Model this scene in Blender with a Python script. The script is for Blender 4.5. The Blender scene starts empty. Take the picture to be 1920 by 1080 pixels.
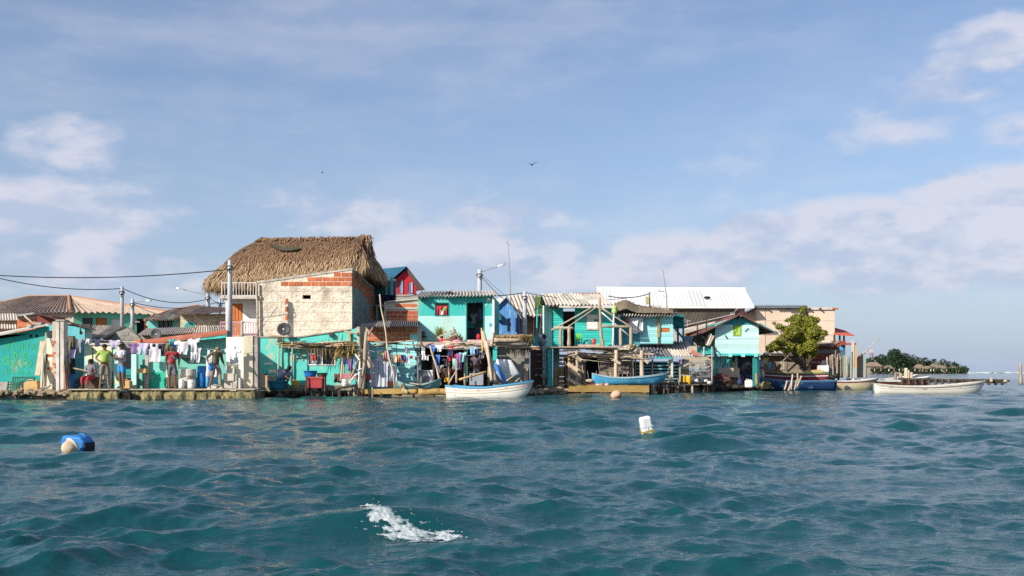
import bpy, math, random
import numpy as np
from mathutils import Vector, Matrix
R = random.Random(11)
SC = bpy.context.scene
COL = SC.collection
# ---------------------------------------------------------------- camera
F, HZ, CAMH = 1880.0, 695.0, 1.12          # focal length and horizon of the photograph in its pixels, eye height over the water
cam_d = bpy.data.cameras.new('camera')
cam = bpy.data.objects.new('camera', cam_d)
COL.objects.link(cam)
cam.location = (0, 0, CAMH)
cam.rotation_euler = (math.radians(90), 0, 0)
cam_d.sensor_width = 36
cam_d.lens = 36 * F / 1920
cam_d.shift_y = (HZ - 540) / 1920
cam_d.clip_end = 20000
SC.camera = cam
# ---------------------------------------------------------------- sun, sky, exposure
SUN_TO = Vector((-0.64, -0.60, 0.50)).normalized()      # towards the sun: behind the camera, to the left
sun_d = bpy.data.lights.new('sun', 'SUN')
sun_d.energy = 4.6
sun_d.angle = math.radians(0.5)
sun_d.color = (1.0, 0.93, 0.82)
sun = bpy.data.objects.new('sun', sun_d)
COL.objects.link(sun)
sun.rotation_euler = (-SUN_TO).to_track_quat('-Z', 'Y').to_euler()
sun.location = SUN_TO * 50
SC.view_settings.view_transform = 'Standard'
SC.view_settings.look = 'None'
SC.view_settings.exposure = 0.40
SC.view_settings.gamma = 1.0
SC.view_settings.use_curve_mapping = False
SC.cycles.sample_clamp_direct = 6
SC.cycles.sample_clamp_indirect = 3
SC.cycles.max_bounces = 6
SC.cycles.diffuse_bounces = 3
SC.cycles.use_denoising = False

def nodes_of(nt):
    nt.nodes.clear()
    def N(t, **kw):
        n = nt.nodes.new(t)
        for k, v in kw.items():
            if k.startswith('i_'):
                n.inputs[int(k[2:])].default_value = v
            else:
                setattr(n, k, v)
        return n
    def L(a, b):
        nt.links.new(a, b)
    return N, L

def build_world():
    w = bpy.data.worlds.new('World')
    SC.world = w
    w.use_nodes = True
    N, L = nodes_of(w.node_tree)
    def math_(op, a, b=None, clamp=False):
        n = N('ShaderNodeMath', operation=op, use_clamp=clamp)
        for i, v in enumerate((a, b)):
            if v is None: continue
            if isinstance(v, (int, float)): n.inputs[i].default_value = v
            else: L(v, n.inputs[i])
        return n.outputs[0]
    tc = N('ShaderNodeTexCoord')
    nrm = N('ShaderNodeVectorMath', operation='NORMALIZE')
    L(tc.outputs['Generated'], nrm.inputs[0])
    d = nrm.outputs[0]
    sky = N('ShaderNodeTexSky', sky_type='NISHITA', sun_disc=False)
    sky.sun_elevation = math.asin(SUN_TO.z)
    sky.sun_rotation = math.atan2(SUN_TO.x, SUN_TO.y) % (2 * math.pi)
    sky.air_density, sky.dust_density, sky.ozone_density = 1.0, 0.9, 2.0
    def vm(op, a, b):
        n = N('ShaderNodeVectorMath', operation=op)
        for i, v in enumerate((a, b)):
            if isinstance(v, tuple): n.inputs[i].default_value = v
            else: L(v, n.inputs[i])
        return n
    st = vm('MULTIPLY', d, (1, 1, 2.1)).outputs[0]
    def fbm(vec, scale, det, rough=.55):
        n = N('ShaderNodeTexNoise', noise_dimensions='3D')
        n.inputs['Scale'].default_value = scale
        n.inputs['Detail'].default_value = det
        n.inputs['Roughness'].default_value = rough
        L(vec, n.inputs['Vector'])
        return n.outputs[0]
    n1 = fbm(st, 7.0, 7)
    n1s = fbm(vm('ADD', st, (-.016, -.012, .03)).outputs[0], 7.0, 7)
    n2 = fbm(vm('ADD', vm('MULTIPLY', d, (1, 1, 4.5)).outputs[0], (3.1, 1.7, .4)).outputs[0], 3.2, 6, .6)
    # cloud banks where the photograph has them: centre, half width, half height (in 1/F), weight
    banks = [(900, 480, 560, 80, .86), (250, 510, 340, 75, .8), (1250, 500, 300, 70, .86), (1690, 460, 300, 92, 1.35), (1440, 452, 110, 55, 1.3), (1870, 400, 150, 80, 1.35), (1790, 380, 110, 60, 1.2), (1850, 490, 240, 60, .8), (640, 400, 190, 75, .85), (980, 415, 230, 60, .75),
             (850, 500, 210, 65, .7), (1180, 490, 220, 50, .7), (110, 270, 150, 65, .7), (130, 410, 240, 85, .85), (150, 500, 280, 50, .6), (1660, 240, 170, 75, .62),
             (1790, 170, 130, 60, .6), (1890, 85, 120, 85, .75), (1890, 250, 90, 45, .5), (1600, 265, 120, 60, .6), (1730, 205, 120, 60, .6), (1840, 125, 110, 60, .6), (700, 440, 120, 40, .55)]
    tot = None
    for px, py, rx, rz, wt in banks:
        c = Vector(((px - 960) / F, 1, (HZ - py) / F)).normalized()
        df = vm('SUBTRACT', d, tuple(c)).outputs[0]
        df = vm('MULTIPLY', df, (F / rx, F / rx, F / rz)).outputs[0]
        ln = N('ShaderNodeVectorMath', operation='LENGTH')
        L(df, ln.inputs[0])
        g = math_('MULTIPLY', math_('SUBTRACT', 1.35, ln.outputs['Value'], True), wt)
        tot = g if tot is None else math_('MAXIMUM', tot, g)
    sep = N('ShaderNodeSeparateXYZ')
    L(d, sep.inputs[0])
    el = sep.outputs['Z']
    # the same broken cloud goes on round the rest of the sky
    low = math_('MULTIPLY', math_('SUBTRACT', 1.0, math_('MULTIPLY', math_('ABSOLUTE', math_('SUBTRACT', el, .17)), 5.0), True), .34)
    base = math_('MAXIMUM', tot, low)
    dens = math_('ADD', base, math_('MULTIPLY', math_('MULTIPLY', math_('SUBTRACT', n1, .5), 2.3), math_('ADD', base, .35, True)))
    mr = N('ShaderNodeMapRange', interpolation_type='SMOOTHSTEP')
    L(dens, mr.inputs[0])
    mr.inputs[1].default_value, mr.inputs[2].default_value = .30, .84
    mr.inputs[3].default_value, mr.inputs[4].default_value = 0, .86
    mask = mr.outputs[0]
    # thin high streaks
    mr2 = N('ShaderNodeMapRange', interpolation_type='SMOOTHSTEP')
    L(n2, mr2.inputs[0])
    mr2.inputs[1].default_value, mr2.inputs[2].default_value = .36, .74
    mr2.inputs[3].default_value, mr2.inputs[4].default_value = .02, .36
    mask = math_('MAXIMUM', mask, mr2.outputs[0])
    # lit side towards the sun
    lit = math_('ADD', math_('MULTIPLY', math_('SUBTRACT', n1, n1s), 9.0), .55, True)
    cr = N('ShaderNodeMix', data_type='RGBA')
    cr.inputs['A'].default_value = (3.85, 4.4, 5.75, 1)
    cr.inputs['B'].default_value = (5.4, 5.5, 6.3, 1)
    L(lit, cr.inputs['Factor'])
    # pale band of moist air at the horizon
    hz = math_('MULTIPLY', math_('POWER', math_('SUBTRACT', 1.0, math_('ABSOLUTE', el), True), 5.0), .85)
    tint = N('ShaderNodeMix', data_type='RGBA', blend_type='MIX')
    hsv = N('ShaderNodeHueSaturation')
    hsv.inputs['Hue'].default_value = .506
    hsv.inputs['Saturation'].default_value = 1.06
    hsv.inputs['Value'].default_value = SKY_GAIN
    L(sky.outputs[0], hsv.inputs['Color'])
    L(hsv.outputs[0], tint.inputs['A'])
    tint.inputs['B'].default_value = (3.0, 3.75, 5.4, 1)
    L(hz, tint.inputs['Factor'])
    mx = N('ShaderNodeMix', data_type='RGBA')
    L(mask, mx.inputs['Factor'])
    L(tint.outputs['Result'], mx.inputs['A'])
    L(cr.outputs['Result'], mx.inputs['B'])
    bg = N('ShaderNodeBackground')
    bg.inputs['Strength'].default_value = .10
    L(mx.outputs['Result'], bg.inputs['Color'])
    out = N('ShaderNodeOutputWorld')
    L(bg.outputs[0], out.inputs['Surface'])
SKY_GAIN = 1.06
build_world()

# ---------------------------------------------------------------- helpers
def P(px, py, Y):
    """the place in the village seen at a pixel of the photograph, Y metres away"""
    return Vector(((px - 960) * Y / F, Y, CAMH - (py - HZ) * Y / F))
def X(px, Y): return (px - 960) * Y / F
def Z(py, Y): return CAMH - (py - HZ) * Y / F
def m(px, Y): return px * Y / F
ORG = {}
def empty(name, loc, label=None, cat=None, group=None, rz=0.0):
    o = bpy.data.objects.new(name, None)
    o.empty_display_size = .2
    COL.objects.link(o)
    o.location = loc
    o.rotation_euler = (0, 0, rz)
    ORG[o] = Vector(loc)
    tag(o, label, cat, group)
    return o
def tag(o, label=None, cat=None, group=None, kind=None):
    if label: o['label'] = label
    if cat: o['category'] = cat
    if group: o['group'] = group
    if kind: o['kind'] = kind
    return o

class MB:
    def __init__(s):
        s.v = []; s.f = []
    def add(s, vs, fs):
        o = len(s.v)
        s.v += [tuple(v) for v in vs]
        s.f += [tuple(i + o for i in f) for f in fs]
        return s
    def box(s, x0, x1, y0, y1, z0, z1):
        return s.add([(x0,y0,z0),(x1,y0,z0),(x1,y1,z0),(x0,y1,z0),(x0,y0,z1),(x1,y0,z1),(x1,y1,z1),(x0,y1,z1)],
                     [(0,3,2,1),(4,5,6,7),(0,1,5,4),(1,2,6,5),(2,3,7,6),(3,0,4,7)])
    def pbox(s, px0, py0, px1, py1, Y, d):
        return s.box(X(px0,Y), X(px1,Y), Y, Y+d, Z(py1,Y), Z(py0,Y))
    def beam(s, p, q, w, h=None, up=None):
        p, q = Vector(p), Vector(q)
        h = w if h is None else h
        d = (q - p).normalized()
        up = Vector(up) if up else (Vector((0,0,1)) if abs(d.z) < .9 else Vector((0,-1,0)))
        a = d.cross(up).normalized(); b = a.cross(d).normalized()
        a *= w/2; b *= h/2
        vs = [p-a-b, p+a-b, p+a+b, p-a+b, q-a-b, q+a-b, q+a+b, q-a+b]
        return s.add(vs, [(0,3,2,1),(4,5,6,7),(0,1,5,4),(1,2,6,5),(2,3,7,6),(3,0,4,7)])
    def tube(s, pts, r, n=6, cap=True):
        pts = [Vector(p) for p in pts]
        rs = r if isinstance(r, (list, tuple)) else [r]*len(pts)
        vs = []; fs = []
        d0 = (pts[-1]-pts[0]).normalized() if (pts[-1]-pts[0]).length > 1e-6 else Vector((0,0,1))
        ref = Vector((0,0,1)) if abs(d0.z) < .8 else Vector((0,-1,0))
        for i, p in enumerate(pts):
            d = (pts[min(i+1, len(pts)-1)] - pts[max(i-1, 0)]).normalized()
            a = d.cross(ref)
            if a.length < 1e-4: a = d.cross(Vector((1,0,0)))
            a.normalize(); b = a.cross(d)
            for k in range(n):
                t = 2*math.pi*k/n
                vs.append(p + (a*math.cos(t) + b*math.sin(t))*rs[i])
        for i in range(len(pts)-1):
            for k in range(n):
                k2 = (k+1) % n
                fs.append((i*n+k, i*n+k2, (i+1)*n+k2, (i+1)*n+k))
        if cap:
            fs.append(tuple(range(n-1, -1, -1)))
            fs.append(tuple((len(pts)-1)*n+k for k in range(n)))
        return s.add(vs, fs)
    def lathe(s, c, prof, n=16, axis=(0,0,1), sx=1.0, sy=1.0, loop=False):
        c = Vector(c); ax = Vector(axis).normalized()
        ref = Vector((1,0,0)) if abs(ax.x) < .8 else Vector((0,1,0))
        a = (ref - ax*ref.dot(ax)).normalized(); b = ax.cross(a)
        vs = []; fs = []
        for r, z in prof:
            for k in range(n):
                t = 2*math.pi*k/n
                vs.append(c + ax*z + (a*math.cos(t)*sx + b*math.sin(t)*sy)*r)
        for i in range(len(prof)-1):
            for k in range(n):
                k2 = (k+1) % n
                fs.append((i*n+k, i*n+k2, (i+1)*n+k2, (i+1)*n+k))
        if loop:
            e = (len(prof)-1)*n
            fs += [(e+k, e+(k+1) % n, (k+1) % n, k) for k in range(n)]
        else: fs += [tuple(range(n-1, -1, -1)), tuple((len(prof)-1)*n+k for k in range(n))]
        return s.add(vs, fs)
    def ball(s, c, r, n=10, sq=(1,1,1), jit=0):
        vs = []; fs = []; k = n//2+1
        for i in range(k):
            th = math.pi*(i/(k-1))
            for j in range(n):
                ph = 2*math.pi*j/n
                q = 1 + (R.uniform(-jit, jit) if 0 < i < k-1 else 0)
                vs.append((c[0]+r*sq[0]*q*math.sin(th)*math.cos(ph), c[1]+r*sq[1]*q*math.sin(th)*math.sin(ph), c[2]+r*sq[2]*q*math.cos(th)))
        for i in range(k-1):
            for j in range(n):
                j2 = (j+1) % n
                fs.append((i*n+j, (i+1)*n+j, (i+1)*n+j2, i*n+j2))
        return s.add(vs, fs)
    def prism(s, pts, ext):
        """a flat outline pushed along ext"""
        pts = [Vector(p) for p in pts]; e = Vector(ext); n = len(pts)
        return s.add(pts + [p+e for p in pts], [tuple(range(n)), tuple(range(2*n-1, n-1, -1))] + [((i+1) % n, i, n+i, n+(i+1) % n) for i in range(n)])
    def wall(s, p0, p1, z0, top, th, ops=()):
        """upright wall from p0 to p1 (outside on the right-hand side), top = [(u, z) ...], holes (u0, z0, u1, z1)"""
        p0, p1 = Vector((p0[0], p0[1], 0)), Vector((p1[0], p1[1], 0))
        W = (p1-p0).length; u = (p1-p0)/W; n = Vector((u.y, -u.x, 0))
        if not isinstance(top, (list, tuple)): top = [(0, top), (W, top)]
        us = sorted({0.0, W, *[round(min(max(o[0],0),W),5) for o in ops], *[round(min(max(o[2],0),W),5) for o in ops], *[round(min(t[0],W),5) for t in top]})
        us = [a for i, a in enumerate(us) if i == 0 or a-us[i-1] > 1e-4]
        zs = sorted({z0, *[o[1] for o in ops if o[1] > z0+1e-4], *[o[3] for o in ops]})
        def tz(a):
            for (a0, b0), (a1, b1) in zip(top, top[1:]):
                if a <= a1+1e-4: return b0 + (b1-b0)*(a-a0)/max(a1-a0, 1e-6)
            return top[-1][1]
        nu, nz = len(us), len(zs)+1
        vs = []
        for off in (0, th):
            for a in us:
                for j in range(nz):
                    z = zs[j] if j < nz-1 else tz(a)
                    q = p0 + u*a - n*off
                    vs.append((q.x, q.y, z))
        def solid(i, j):
            if not (0 <= i < nu-1 and 0 <= j < nz-1): return False
            cu = (us[i]+us[i+1])/2
            cz = (zs[j]+(zs[j+1] if j+1 < nz-1 else max(tz(cu), zs[-1]+.001)))/2
            return not any(o[0] < cu < o[2] and o[1] < cz < o[3] for o in ops)
        I = lambda k, i, j: k*nu*nz + i*nz + j
        fs = []
        for i in range(nu-1):
            for j in range(nz-1):
                if not solid(i, j): continue
                fs.append((I(0,i,j), I(0,i+1,j), I(0,i+1,j+1), I(0,i,j+1)))
                fs.append((I(1,i,j), I(1,i,j+1), I(1,i+1,j+1), I(1,i+1,j)))
                if not solid(i-1,j): fs.append((I(0,i,j), I(0,i,j+1), I(1,i,j+1), I(1,i,j)))
                if not solid(i+1,j): fs.append((I(0,i+1,j), I(1,i+1,j), I(1,i+1,j+1), I(0,i+1,j+1)))
                if not solid(i,j-1): fs.append((I(0,i,j), I(1,i,j), I(1,i+1,j), I(0,i+1,j)))
                if not solid(i,j+1): fs.append((I(0,i,j+1), I(0,i+1,j+1), I(1,i+1,j+1), I(1,i,j+1)))
        return s.add(vs, fs)
    def pwall(s, px0, px1, ptL, ptR, pb, Y, th, ops=()):
        """wall facing the camera at depth Y, all in photograph pixels"""
        x0, x1 = X(px0,Y), X(px1,Y)
        return s.wall((x0,Y), (x1,Y), Z(pb,Y), [(0,Z(ptL,Y)), (x1-x0,Z(ptR,Y))], th,
                      [(X(a,Y)-x0, Z(d,Y), X(c,Y)-x0, Z(b,Y)) for a, b, c, d in ops])
    def corr(s, A, B, C, D, nw, amp=.028, rows=1, seg=6, th=.012, sag=0.0):
        """corrugated sheet: A B along the eave, D C along the top, the waves run from eave to top"""
        A, B, C, D = map(Vector, (A, B, C, D))
        n = (B-A).cross(D-A).normalized()
        if n.z < 0: n = -n
        nc = nw*seg; vs = []; fs = []
        for lay in (0, 1):
            for j in range(rows+1):
                v = j/rows
                for i in range(nc+1):
                    uu = i/nc
                    p = (A*(1-uu)+B*uu)*(1-v) + (D*(1-uu)+C*uu)*v
                    p = p + n*(amp*math.sin(2*math.pi*i/seg) - lay*th) - Vector((0,0,sag*math.sin(math.pi*v)))
                    vs.append(p)
        w = nc+1; o = (rows+1)*w
        for j in range(rows):
            for i in range(nc):
                a = j*w+i
                fs.append((a, a+1, a+w+1, a+w)); fs.append((o+a, o+a+w, o+a+w+1, o+a+1))
            fs.append((j*w, (j+1)*w, o+(j+1)*w, o+j*w)); e = j*w+nc
            fs.append((e, o+e, o+e+w, e+w))
        for i in range(nc):
            fs.append((i, o+i, o+i+1, i+1)); e = rows*w+i
            fs.append((e, e+1, o+e+1, o+e))
        return s.add(vs, fs)
    def build(s, name, mat, parent=None, label=None, cat=None, group=None, kind=None, smooth=False, local=False, org=None):
        me = bpy.data.meshes.new(name)
        v = np.array(s.v, dtype=float).reshape(-1, 3)
        if parent is not None:
            o3 = np.zeros(3) if local else np.array(ORG[parent])
        elif local:
            o3 = np.zeros(3)
        elif org is not None:
            o3 = np.array(org, dtype=float)
        elif kind in ('structure', 'stuff'):
            o3 = np.zeros(3)
        else:
            lo, hi = v.min(0), v.max(0)
            o3 = np.array([(lo[0]+hi[0])/2, (lo[1]+hi[1])/2, lo[2]])
        me.from_pydata((v-o3).tolist(), [], s.f)
        me.validate()
        if smooth: me.polygons.foreach_set('use_smooth', [True]*len(me.polygons))
        me.materials.append(mat)
        ob = bpy.data.objects.new(name, me)
        COL.objects.link(ob)
        if parent is not None:
            ob.parent = parent
            ORG[ob] = ORG[parent].copy()
        else:
            ob.location = o3
            ORG[ob] = Vector(o3)
        return tag(ob, label, cat, group, kind)

def copy_tree(o, parent=None):
    c = o.copy()
    COL.objects.link(c)
    if parent is not None: c.parent = parent
    for ch in list(o.children): copy_tree(ch, c)
    return c

# ---------------------------------------------------------------- materials
def hexlin(r, g, b):
    f = lambda c: (c/255/12.92) if c/255 <= .04045 else ((c/255+.055)/1.055)**2.4
    return (f(r), f(g), f(b))
MC = {}
def M(name, col, col2=None, rough=.8, scale=2.0, detail=6, lo=.35, hi=.68, wear=None, wscale=1.1, wlo=.56, whi=.64, bump=.25, bscale=22.0, stretch=(1,1,1), var=.14, spec=.3, metal=0.0, dist=.02):
    if name in MC: return MC[name]
    mt = bpy.data.materials.new(name)
    MC[name] = mt
    mt.use_nodes = True
    N, L = nodes_of(mt.node_tree)
    out = N('ShaderNodeOutputMaterial'); bs = N('ShaderNodeBsdfPrincipled')
    L(bs.outputs[0], out.inputs[0])
    bs.inputs['Roughness'].default_value = rough
    bs.inputs['Specular IOR Level'].default_value = spec
    bs.inputs['Metallic'].default_value = metal
    tc = N('ShaderNodeTexCoord'); oi = N('ShaderNodeObjectInfo')
    mul = N('ShaderNodeMath', operation='MULTIPLY'); L(oi.outputs['Random'], mul.inputs[0]); mul.inputs[1].default_value = 37.0
    ad = N('ShaderNodeVectorMath', operation='ADD'); L(tc.outputs['Object'], ad.inputs[0]); L(mul.outputs[0], ad.inputs[1])
    sc_ = N('ShaderNodeVectorMath', operation='MULTIPLY'); L(ad.outputs[0], sc_.inputs[0]); sc_.inputs[1].default_value = stretch
    def noise(s_, det):
        n = N('ShaderNodeTexNoise'); n.inputs['Scale'].default_value = s_; n.inputs['Detail'].default_value = det
        n.inputs['Roughness'].default_value = .62
        L(sc_.outputs[0], n.inputs['Vector']); return n.outputs[0]
    def mapr(v, a, b):
        r = N('ShaderNodeMapRange'); L(v, r.inputs[0]); r.inputs[1].default_value = a; r.inputs[2].default_value = b; return r.outputs[0]
    if col2 is None: col2 = tuple(c*.68 for c in col)
    mx = N('ShaderNodeMix', data_type='RGBA'); mx.inputs['A'].default_value = (*col2, 1); mx.inputs['B'].default_value = (*col, 1)
    L(mapr(noise(scale, detail), lo, hi), mx.inputs['Factor'])
    c = mx.outputs['Result']
    if wear is not None:
        m2 = N('ShaderNodeMix', data_type='RGBA'); L(c, m2.inputs['A']); m2.inputs['B'].default_value = (*wear, 1)
        L(mapr(noise(wscale, 9), wlo, whi), m2.inputs['Factor']); c = m2.outputs['Result']
    if var:
        h = N('ShaderNodeHueSaturation'); L(c, h.inputs['Color'])
        r = N('ShaderNodeMapRange'); L(oi.outputs['Random'], r.inputs[0]); r.inputs[3].default_value = 1-var; r.inputs[4].default_value = 1+var
        L(r.outputs[0], h.inputs['Value']); c = h.outputs[0]
    L(c, bs.inputs['Base Color'])
    if bump:
        b = N('ShaderNodeBump'); b.inputs['Strength'].default_value = bump; b.inputs['Distance'].default_value = dist
        L(noise(bscale, 6), b.inputs['Height']); L(b.outputs[0], bs.inputs['Normal'])
    return mt
WOOD = (9, 9, 1.0)
teal = M('teal_paint', (.055,.54,.48), (.04,.46,.42), wear=(.24,.56,.50), wscale=1.8, wlo=.52, whi=.72, stretch=(1,1,.5), rough=.6)
mint = M('mint_paint', (.50,.82,.77), (.42,.76,.71), wear=(.50,.62,.55), wscale=1.5, wlo=.53, whi=.72, stretch=(1,1,.45), rough=.6)
turq = M('turquoise_paint', (.19,.62,.55), (.13,.52,.47), wear=(.45,.50,.41), wscale=1.6, wlo=.51, whi=.66, stretch=(1,1,.5), rough=.7)
turq_lt = M('light_turquoise_boards', (.39,.77,.75), (.29,.68,.67), stretch=(1,1,5), wear=(.42,.62,.58), wscale=2, wlo=.6, whi=.72)
teal_bd = M('teal_boards', (.06,.58,.51), (.035,.48,.44), stretch=(1,1,6), wear=(.35,.62,.52), wscale=1.6, wlo=.62, whi=.7)
teal_dk = M('dark_shaded_teal', (.03,.27,.25), (.02,.20,.19))  # dark teal trim; also carries the shade of sides and soffits in its colour
blue_wall = M('blue_paint', (.12,.33,.66), (.09,.25,.55), wear=(.22,.42,.66), wscale=2)
red_wall = M('red_paint', (.62,.03,.05), (.54,.025,.04))
white_pt = M('white_paint', (.78,.77,.74), (.66,.65,.61), wear=(.45,.40,.33), wscale=1.5, wlo=.64, whi=.74)
cream = M('cream_render', (.70,.60,.45), (.60,.50,.36), wear=(.44,.37,.28), wscale=.8, wlo=.58, whi=.74)
beige = M('pink_beige_paint', (.82,.66,.51), (.76,.60,.46), wear=(.62,.46,.35), wscale=.5, wlo=.55, whi=.8, bump=.08)
stone = M('coral_stone', (.80,.71,.57), (.46,.39,.30), scale=6, lo=.28, hi=.54, detail=12, wear=(.40,.32,.24), wscale=1.5, wlo=.52, whi=.70, bump=1.0, bscale=9, dist=.07, rough=.95)
conc = M('concrete', (.46,.43,.38), (.33,.30,.26), scale=2.5, wear=(.24,.21,.17), wscale=1.0)
conc_lt = M('pale_concrete', (.60,.56,.50), (.46,.42,.36), wear=(.34,.28,.21), wscale=1.4)
conc_dk = M('dark_concrete', (.24,.23,.21), (.15,.145,.13))
block_grey = M('grey_block', (.34,.32,.28), (.25,.235,.21), scale=6)
brick_m = M('hollow_clay_brick', (.58,.17,.065), (.45,.12,.045), scale=6, var=.22, wear=(.6,.42,.3), wscale=3, wlo=.66, whi=.76)
brick_dk = M('dark_clay_brick', (.42,.10,.04), (.33,.07,.03), scale=6, var=.2)
mortar = M('mortar', (.58,.50,.40), (.44,.37,.29), scale=7)
fibre = M('fibre_cement', (.50,.47,.42), (.30,.28,.25), scale=3, wear=(.17,.15,.13), wscale=2.2, wlo=.54, whi=.68, var=.2)
fibre_lt = M('pale_fibre_cement', (.66,.60,.52), (.44,.39,.33), scale=3.5, wear=(.30,.25,.20), wscale=2.4, wlo=.58, whi=.7, var=.16)
fibre_dk = M('dark_fibre_cement', (.20,.20,.21), (.12,.12,.13), scale=4, var=.2)
tile_br = M('brown_tile', (.42,.32,.25), (.25,.19,.15), scale=5, wear=(.13,.11,.1), wscale=3, wlo=.55, whi=.66, var=.2)
tile_lt = M('sandy_tile', (.50,.40,.31), (.42,.30,.22), scale=5, wear=(.30,.22,.17), wscale=3)
terra = M('terracotta', (.50,.25,.15), (.36,.17,.10), scale=6)
zinc = M('zinc_sheet', (.62,.63,.67), (.48,.49,.55), rough=.5, metal=.15, wear=(.40,.33,.28), wscale=1.5, wlo=.66, whi=.72)
zinc_wh = M('white_metal_roof', (.86,.84,.80), (.80,.78,.74), rough=.5, wear=(.68,.62,.54), wscale=.6, wlo=.62, whi=.8, bump=.03)
blue_roof = M('blue_metal_roof', (.015,.11,.20), (.012,.08,.15), rough=.6)
red_slab = M('red_roof_slab', (.52,.16,.09), (.40,.12,.07), scale=3, wear=(.5,.36,.28), wscale=2)
wood = M('weathered_wood', (.48,.40,.31), (.29,.23,.17), stretch=WOOD, scale=1.2, var=.28, rough=.9)
wood_lt = M('pale_driftwood', (.58,.47,.34), (.40,.31,.22), stretch=WOOD, scale=1.2, var=.22, rough=.9)
wood_dk = M('dark_wet_wood', (.10,.075,.055), (.055,.042,.033), var=.3, rough=.75)
wood_gr = M('grey_boards', (.31,.26,.21), (.18,.15,.12), stretch=(1,1,8), scale=1.6, var=.3, rough=.9)
wood_yl = M('ochre_wood', (.56,.38,.17), (.38,.25,.11), scale=2, var=.2)
wood_or = M('orange_door_wood', (.60,.20,.06), (.45,.14,.04), stretch=(6,6,1), var=.1)
dark_in = M('dark_interior', (.085,.075,.075), (.06,.055,.055))  # shade of rooms and recesses put into this base colour
dark_gl = M('dark_glass', (.016,.018,.024), (.012,.013,.02), rough=.12, spec=.5, bump=0)
black = M('black_rubber', (.018,.018,.018), (.012,.012,.012), rough=.6)
cable = M('cable_black', (.02,.02,.022), None, rough=.6, bump=0)
metal_gr = M('grey_metal', (.42,.44,.46), (.34,.35,.37), rough=.45, metal=.3)
pole_m = M('pole_concrete', (.50,.51,.53), (.40,.41,.43), scale=3, wear=(.40,.40,.40), wscale=2)
thatch_m = M('palm_thatch', (.37,.225,.125), (.18,.10,.055), scale=14, lo=.3, hi=.62, detail=4, var=0, rough=.95, bump=0)
thatch_lt = M('pale_palm_thatch', (.48,.34,.195), (.26,.17,.09), scale=14, lo=.3, hi=.62, detail=4, var=0, rough=.95, bump=0)
thatch_in = M('thatch_underlayer', (.24,.145,.08), (.13,.08,.045), scale=12, rough=1)
moss = M('mossy_stone', (.36,.29,.15), (.20,.17,.07), scale=3.5, wear=(.11,.11,.045), wscale=2.2, wlo=.48, whi=.62, bump=.8, bscale=8, dist=.05)
algae = M('algae_wood', (.50,.33,.11), (.30,.19,.06), scale=3, stretch=(.5,1,1), wear=(.14,.10,.05), wscale=3, bump=.6)
sandy = M('sandy_rubble', (.48,.37,.24), (.30,.23,.15), scale=5, var=.3, bump=.6)
rock_dk = M('wet_rock', (.085,.07,.05), (.045,.038,.03), scale=6, var=.35, bump=.6)
def flat(name, col, rough=.75, var=0.06, bump=.1, scale=5, spec=.3):
    return M(name, col, tuple(c*.8 for c in col), rough=rough, var=var, bump=bump, scale=scale, spec=spec)
c_white = flat('white_cloth', (.80,.78,.80)); c_lilac = flat('lilac_cloth', (.50,.44,.62)); c_dark = flat('dark_cloth', (.05,.05,.07))
c_red = flat('red_cloth', (.62,.03,.05)); c_blue = flat('blue_cloth', (.04,.15,.50)); c_ltbl = flat('light_blue_cloth', (.25,.50,.70)); c_aqua = flat('aqua_cloth', (.30,.66,.62))
c_purple = flat('purple_cloth', (.26,.14,.34)); c_green = flat('green_cloth', (.16,.42,.12)); c_olive = flat('olive_cloth', (.20,.17,.11)); c_pink = flat('pink_cloth', (.66,.30,.36))
c_orange = flat('orange_cloth', (.70,.26,.07)); c_cream = flat('cream_cloth', (.80,.68,.50)); c_brown = flat('brown_cloth', (.17,.09,.06)); c_grey = flat('grey_cloth', (.30,.29,.30)); c_navy = flat('navy_cloth', (.035,.045,.12))
pl_blue = flat('blue_plastic', (.03,.20,.55), .4); pl_sky = flat('sky_blue_plastic', (.12,.40,.66), .4); pl_yel = flat('yellow_plastic', (.76,.44,.03), .45); pl_red = flat('red_plastic', (.46,.06,.06), .5)
pl_white = flat('white_plastic', (.80,.80,.78), .4); pl_tan = flat('tan_plastic', (.66,.42,.17), .5); pl_grn = flat('lime_plastic', (.20,.60,.04), .4); pl_brown = flat('brown_plastic', (.10,.075,.06), .5); pl_teal = flat('teal_plastic', (.03,.30,.28), .45)
green_wd = M('green_wood', (.04,.17,.11), (.025,.11,.08), var=.2)
# ---------------------------------------------------------------- water
def make_waves():
    """a choppy wind sea from a spectrum, periodic over 38 m: heights and sideways pushes at three smoothings"""
    rg = np.random.RandomState(12)
    N, Ls = 1024, 38.0
    k1 = np.fft.fftfreq(N, Ls/N)*2*np.pi
    kx, ky = np.meshgrid(k1, k1, indexing='ij')
    k = np.hypot(kx, ky); k[0,0] = 1
    kp = 2*np.pi/2.7
    th = np.arctan2(ky, kx) - math.radians(-76)
    spread = .05 + .95*np.abs(np.cos(th/2))**10
    sp = k**-3.55*np.exp(-1.1*(kp/k)**2.4)*spread*np.exp(-(k/95)**2); sp[0,0] = 0
    hk = np.fft.fft2(rg.randn(N,N))*np.sqrt(sp)
    h0 = np.real(np.fft.ifft2(hk)); hk *= .036/h0.std()
    out = []
    for cut in (1e9, 2*np.pi/.34, 2*np.pi/.9):
        f = hk*np.exp(-(k/cut)**2)
        out.append(np.stack([np.real(np.fft.ifft2(f)), np.real(np.fft.ifft2(1j*kx/k*f)), np.real(np.fft.ifft2(1j*ky/k*f))], -1))
    return N, Ls, out
WV = make_waves()
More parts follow.
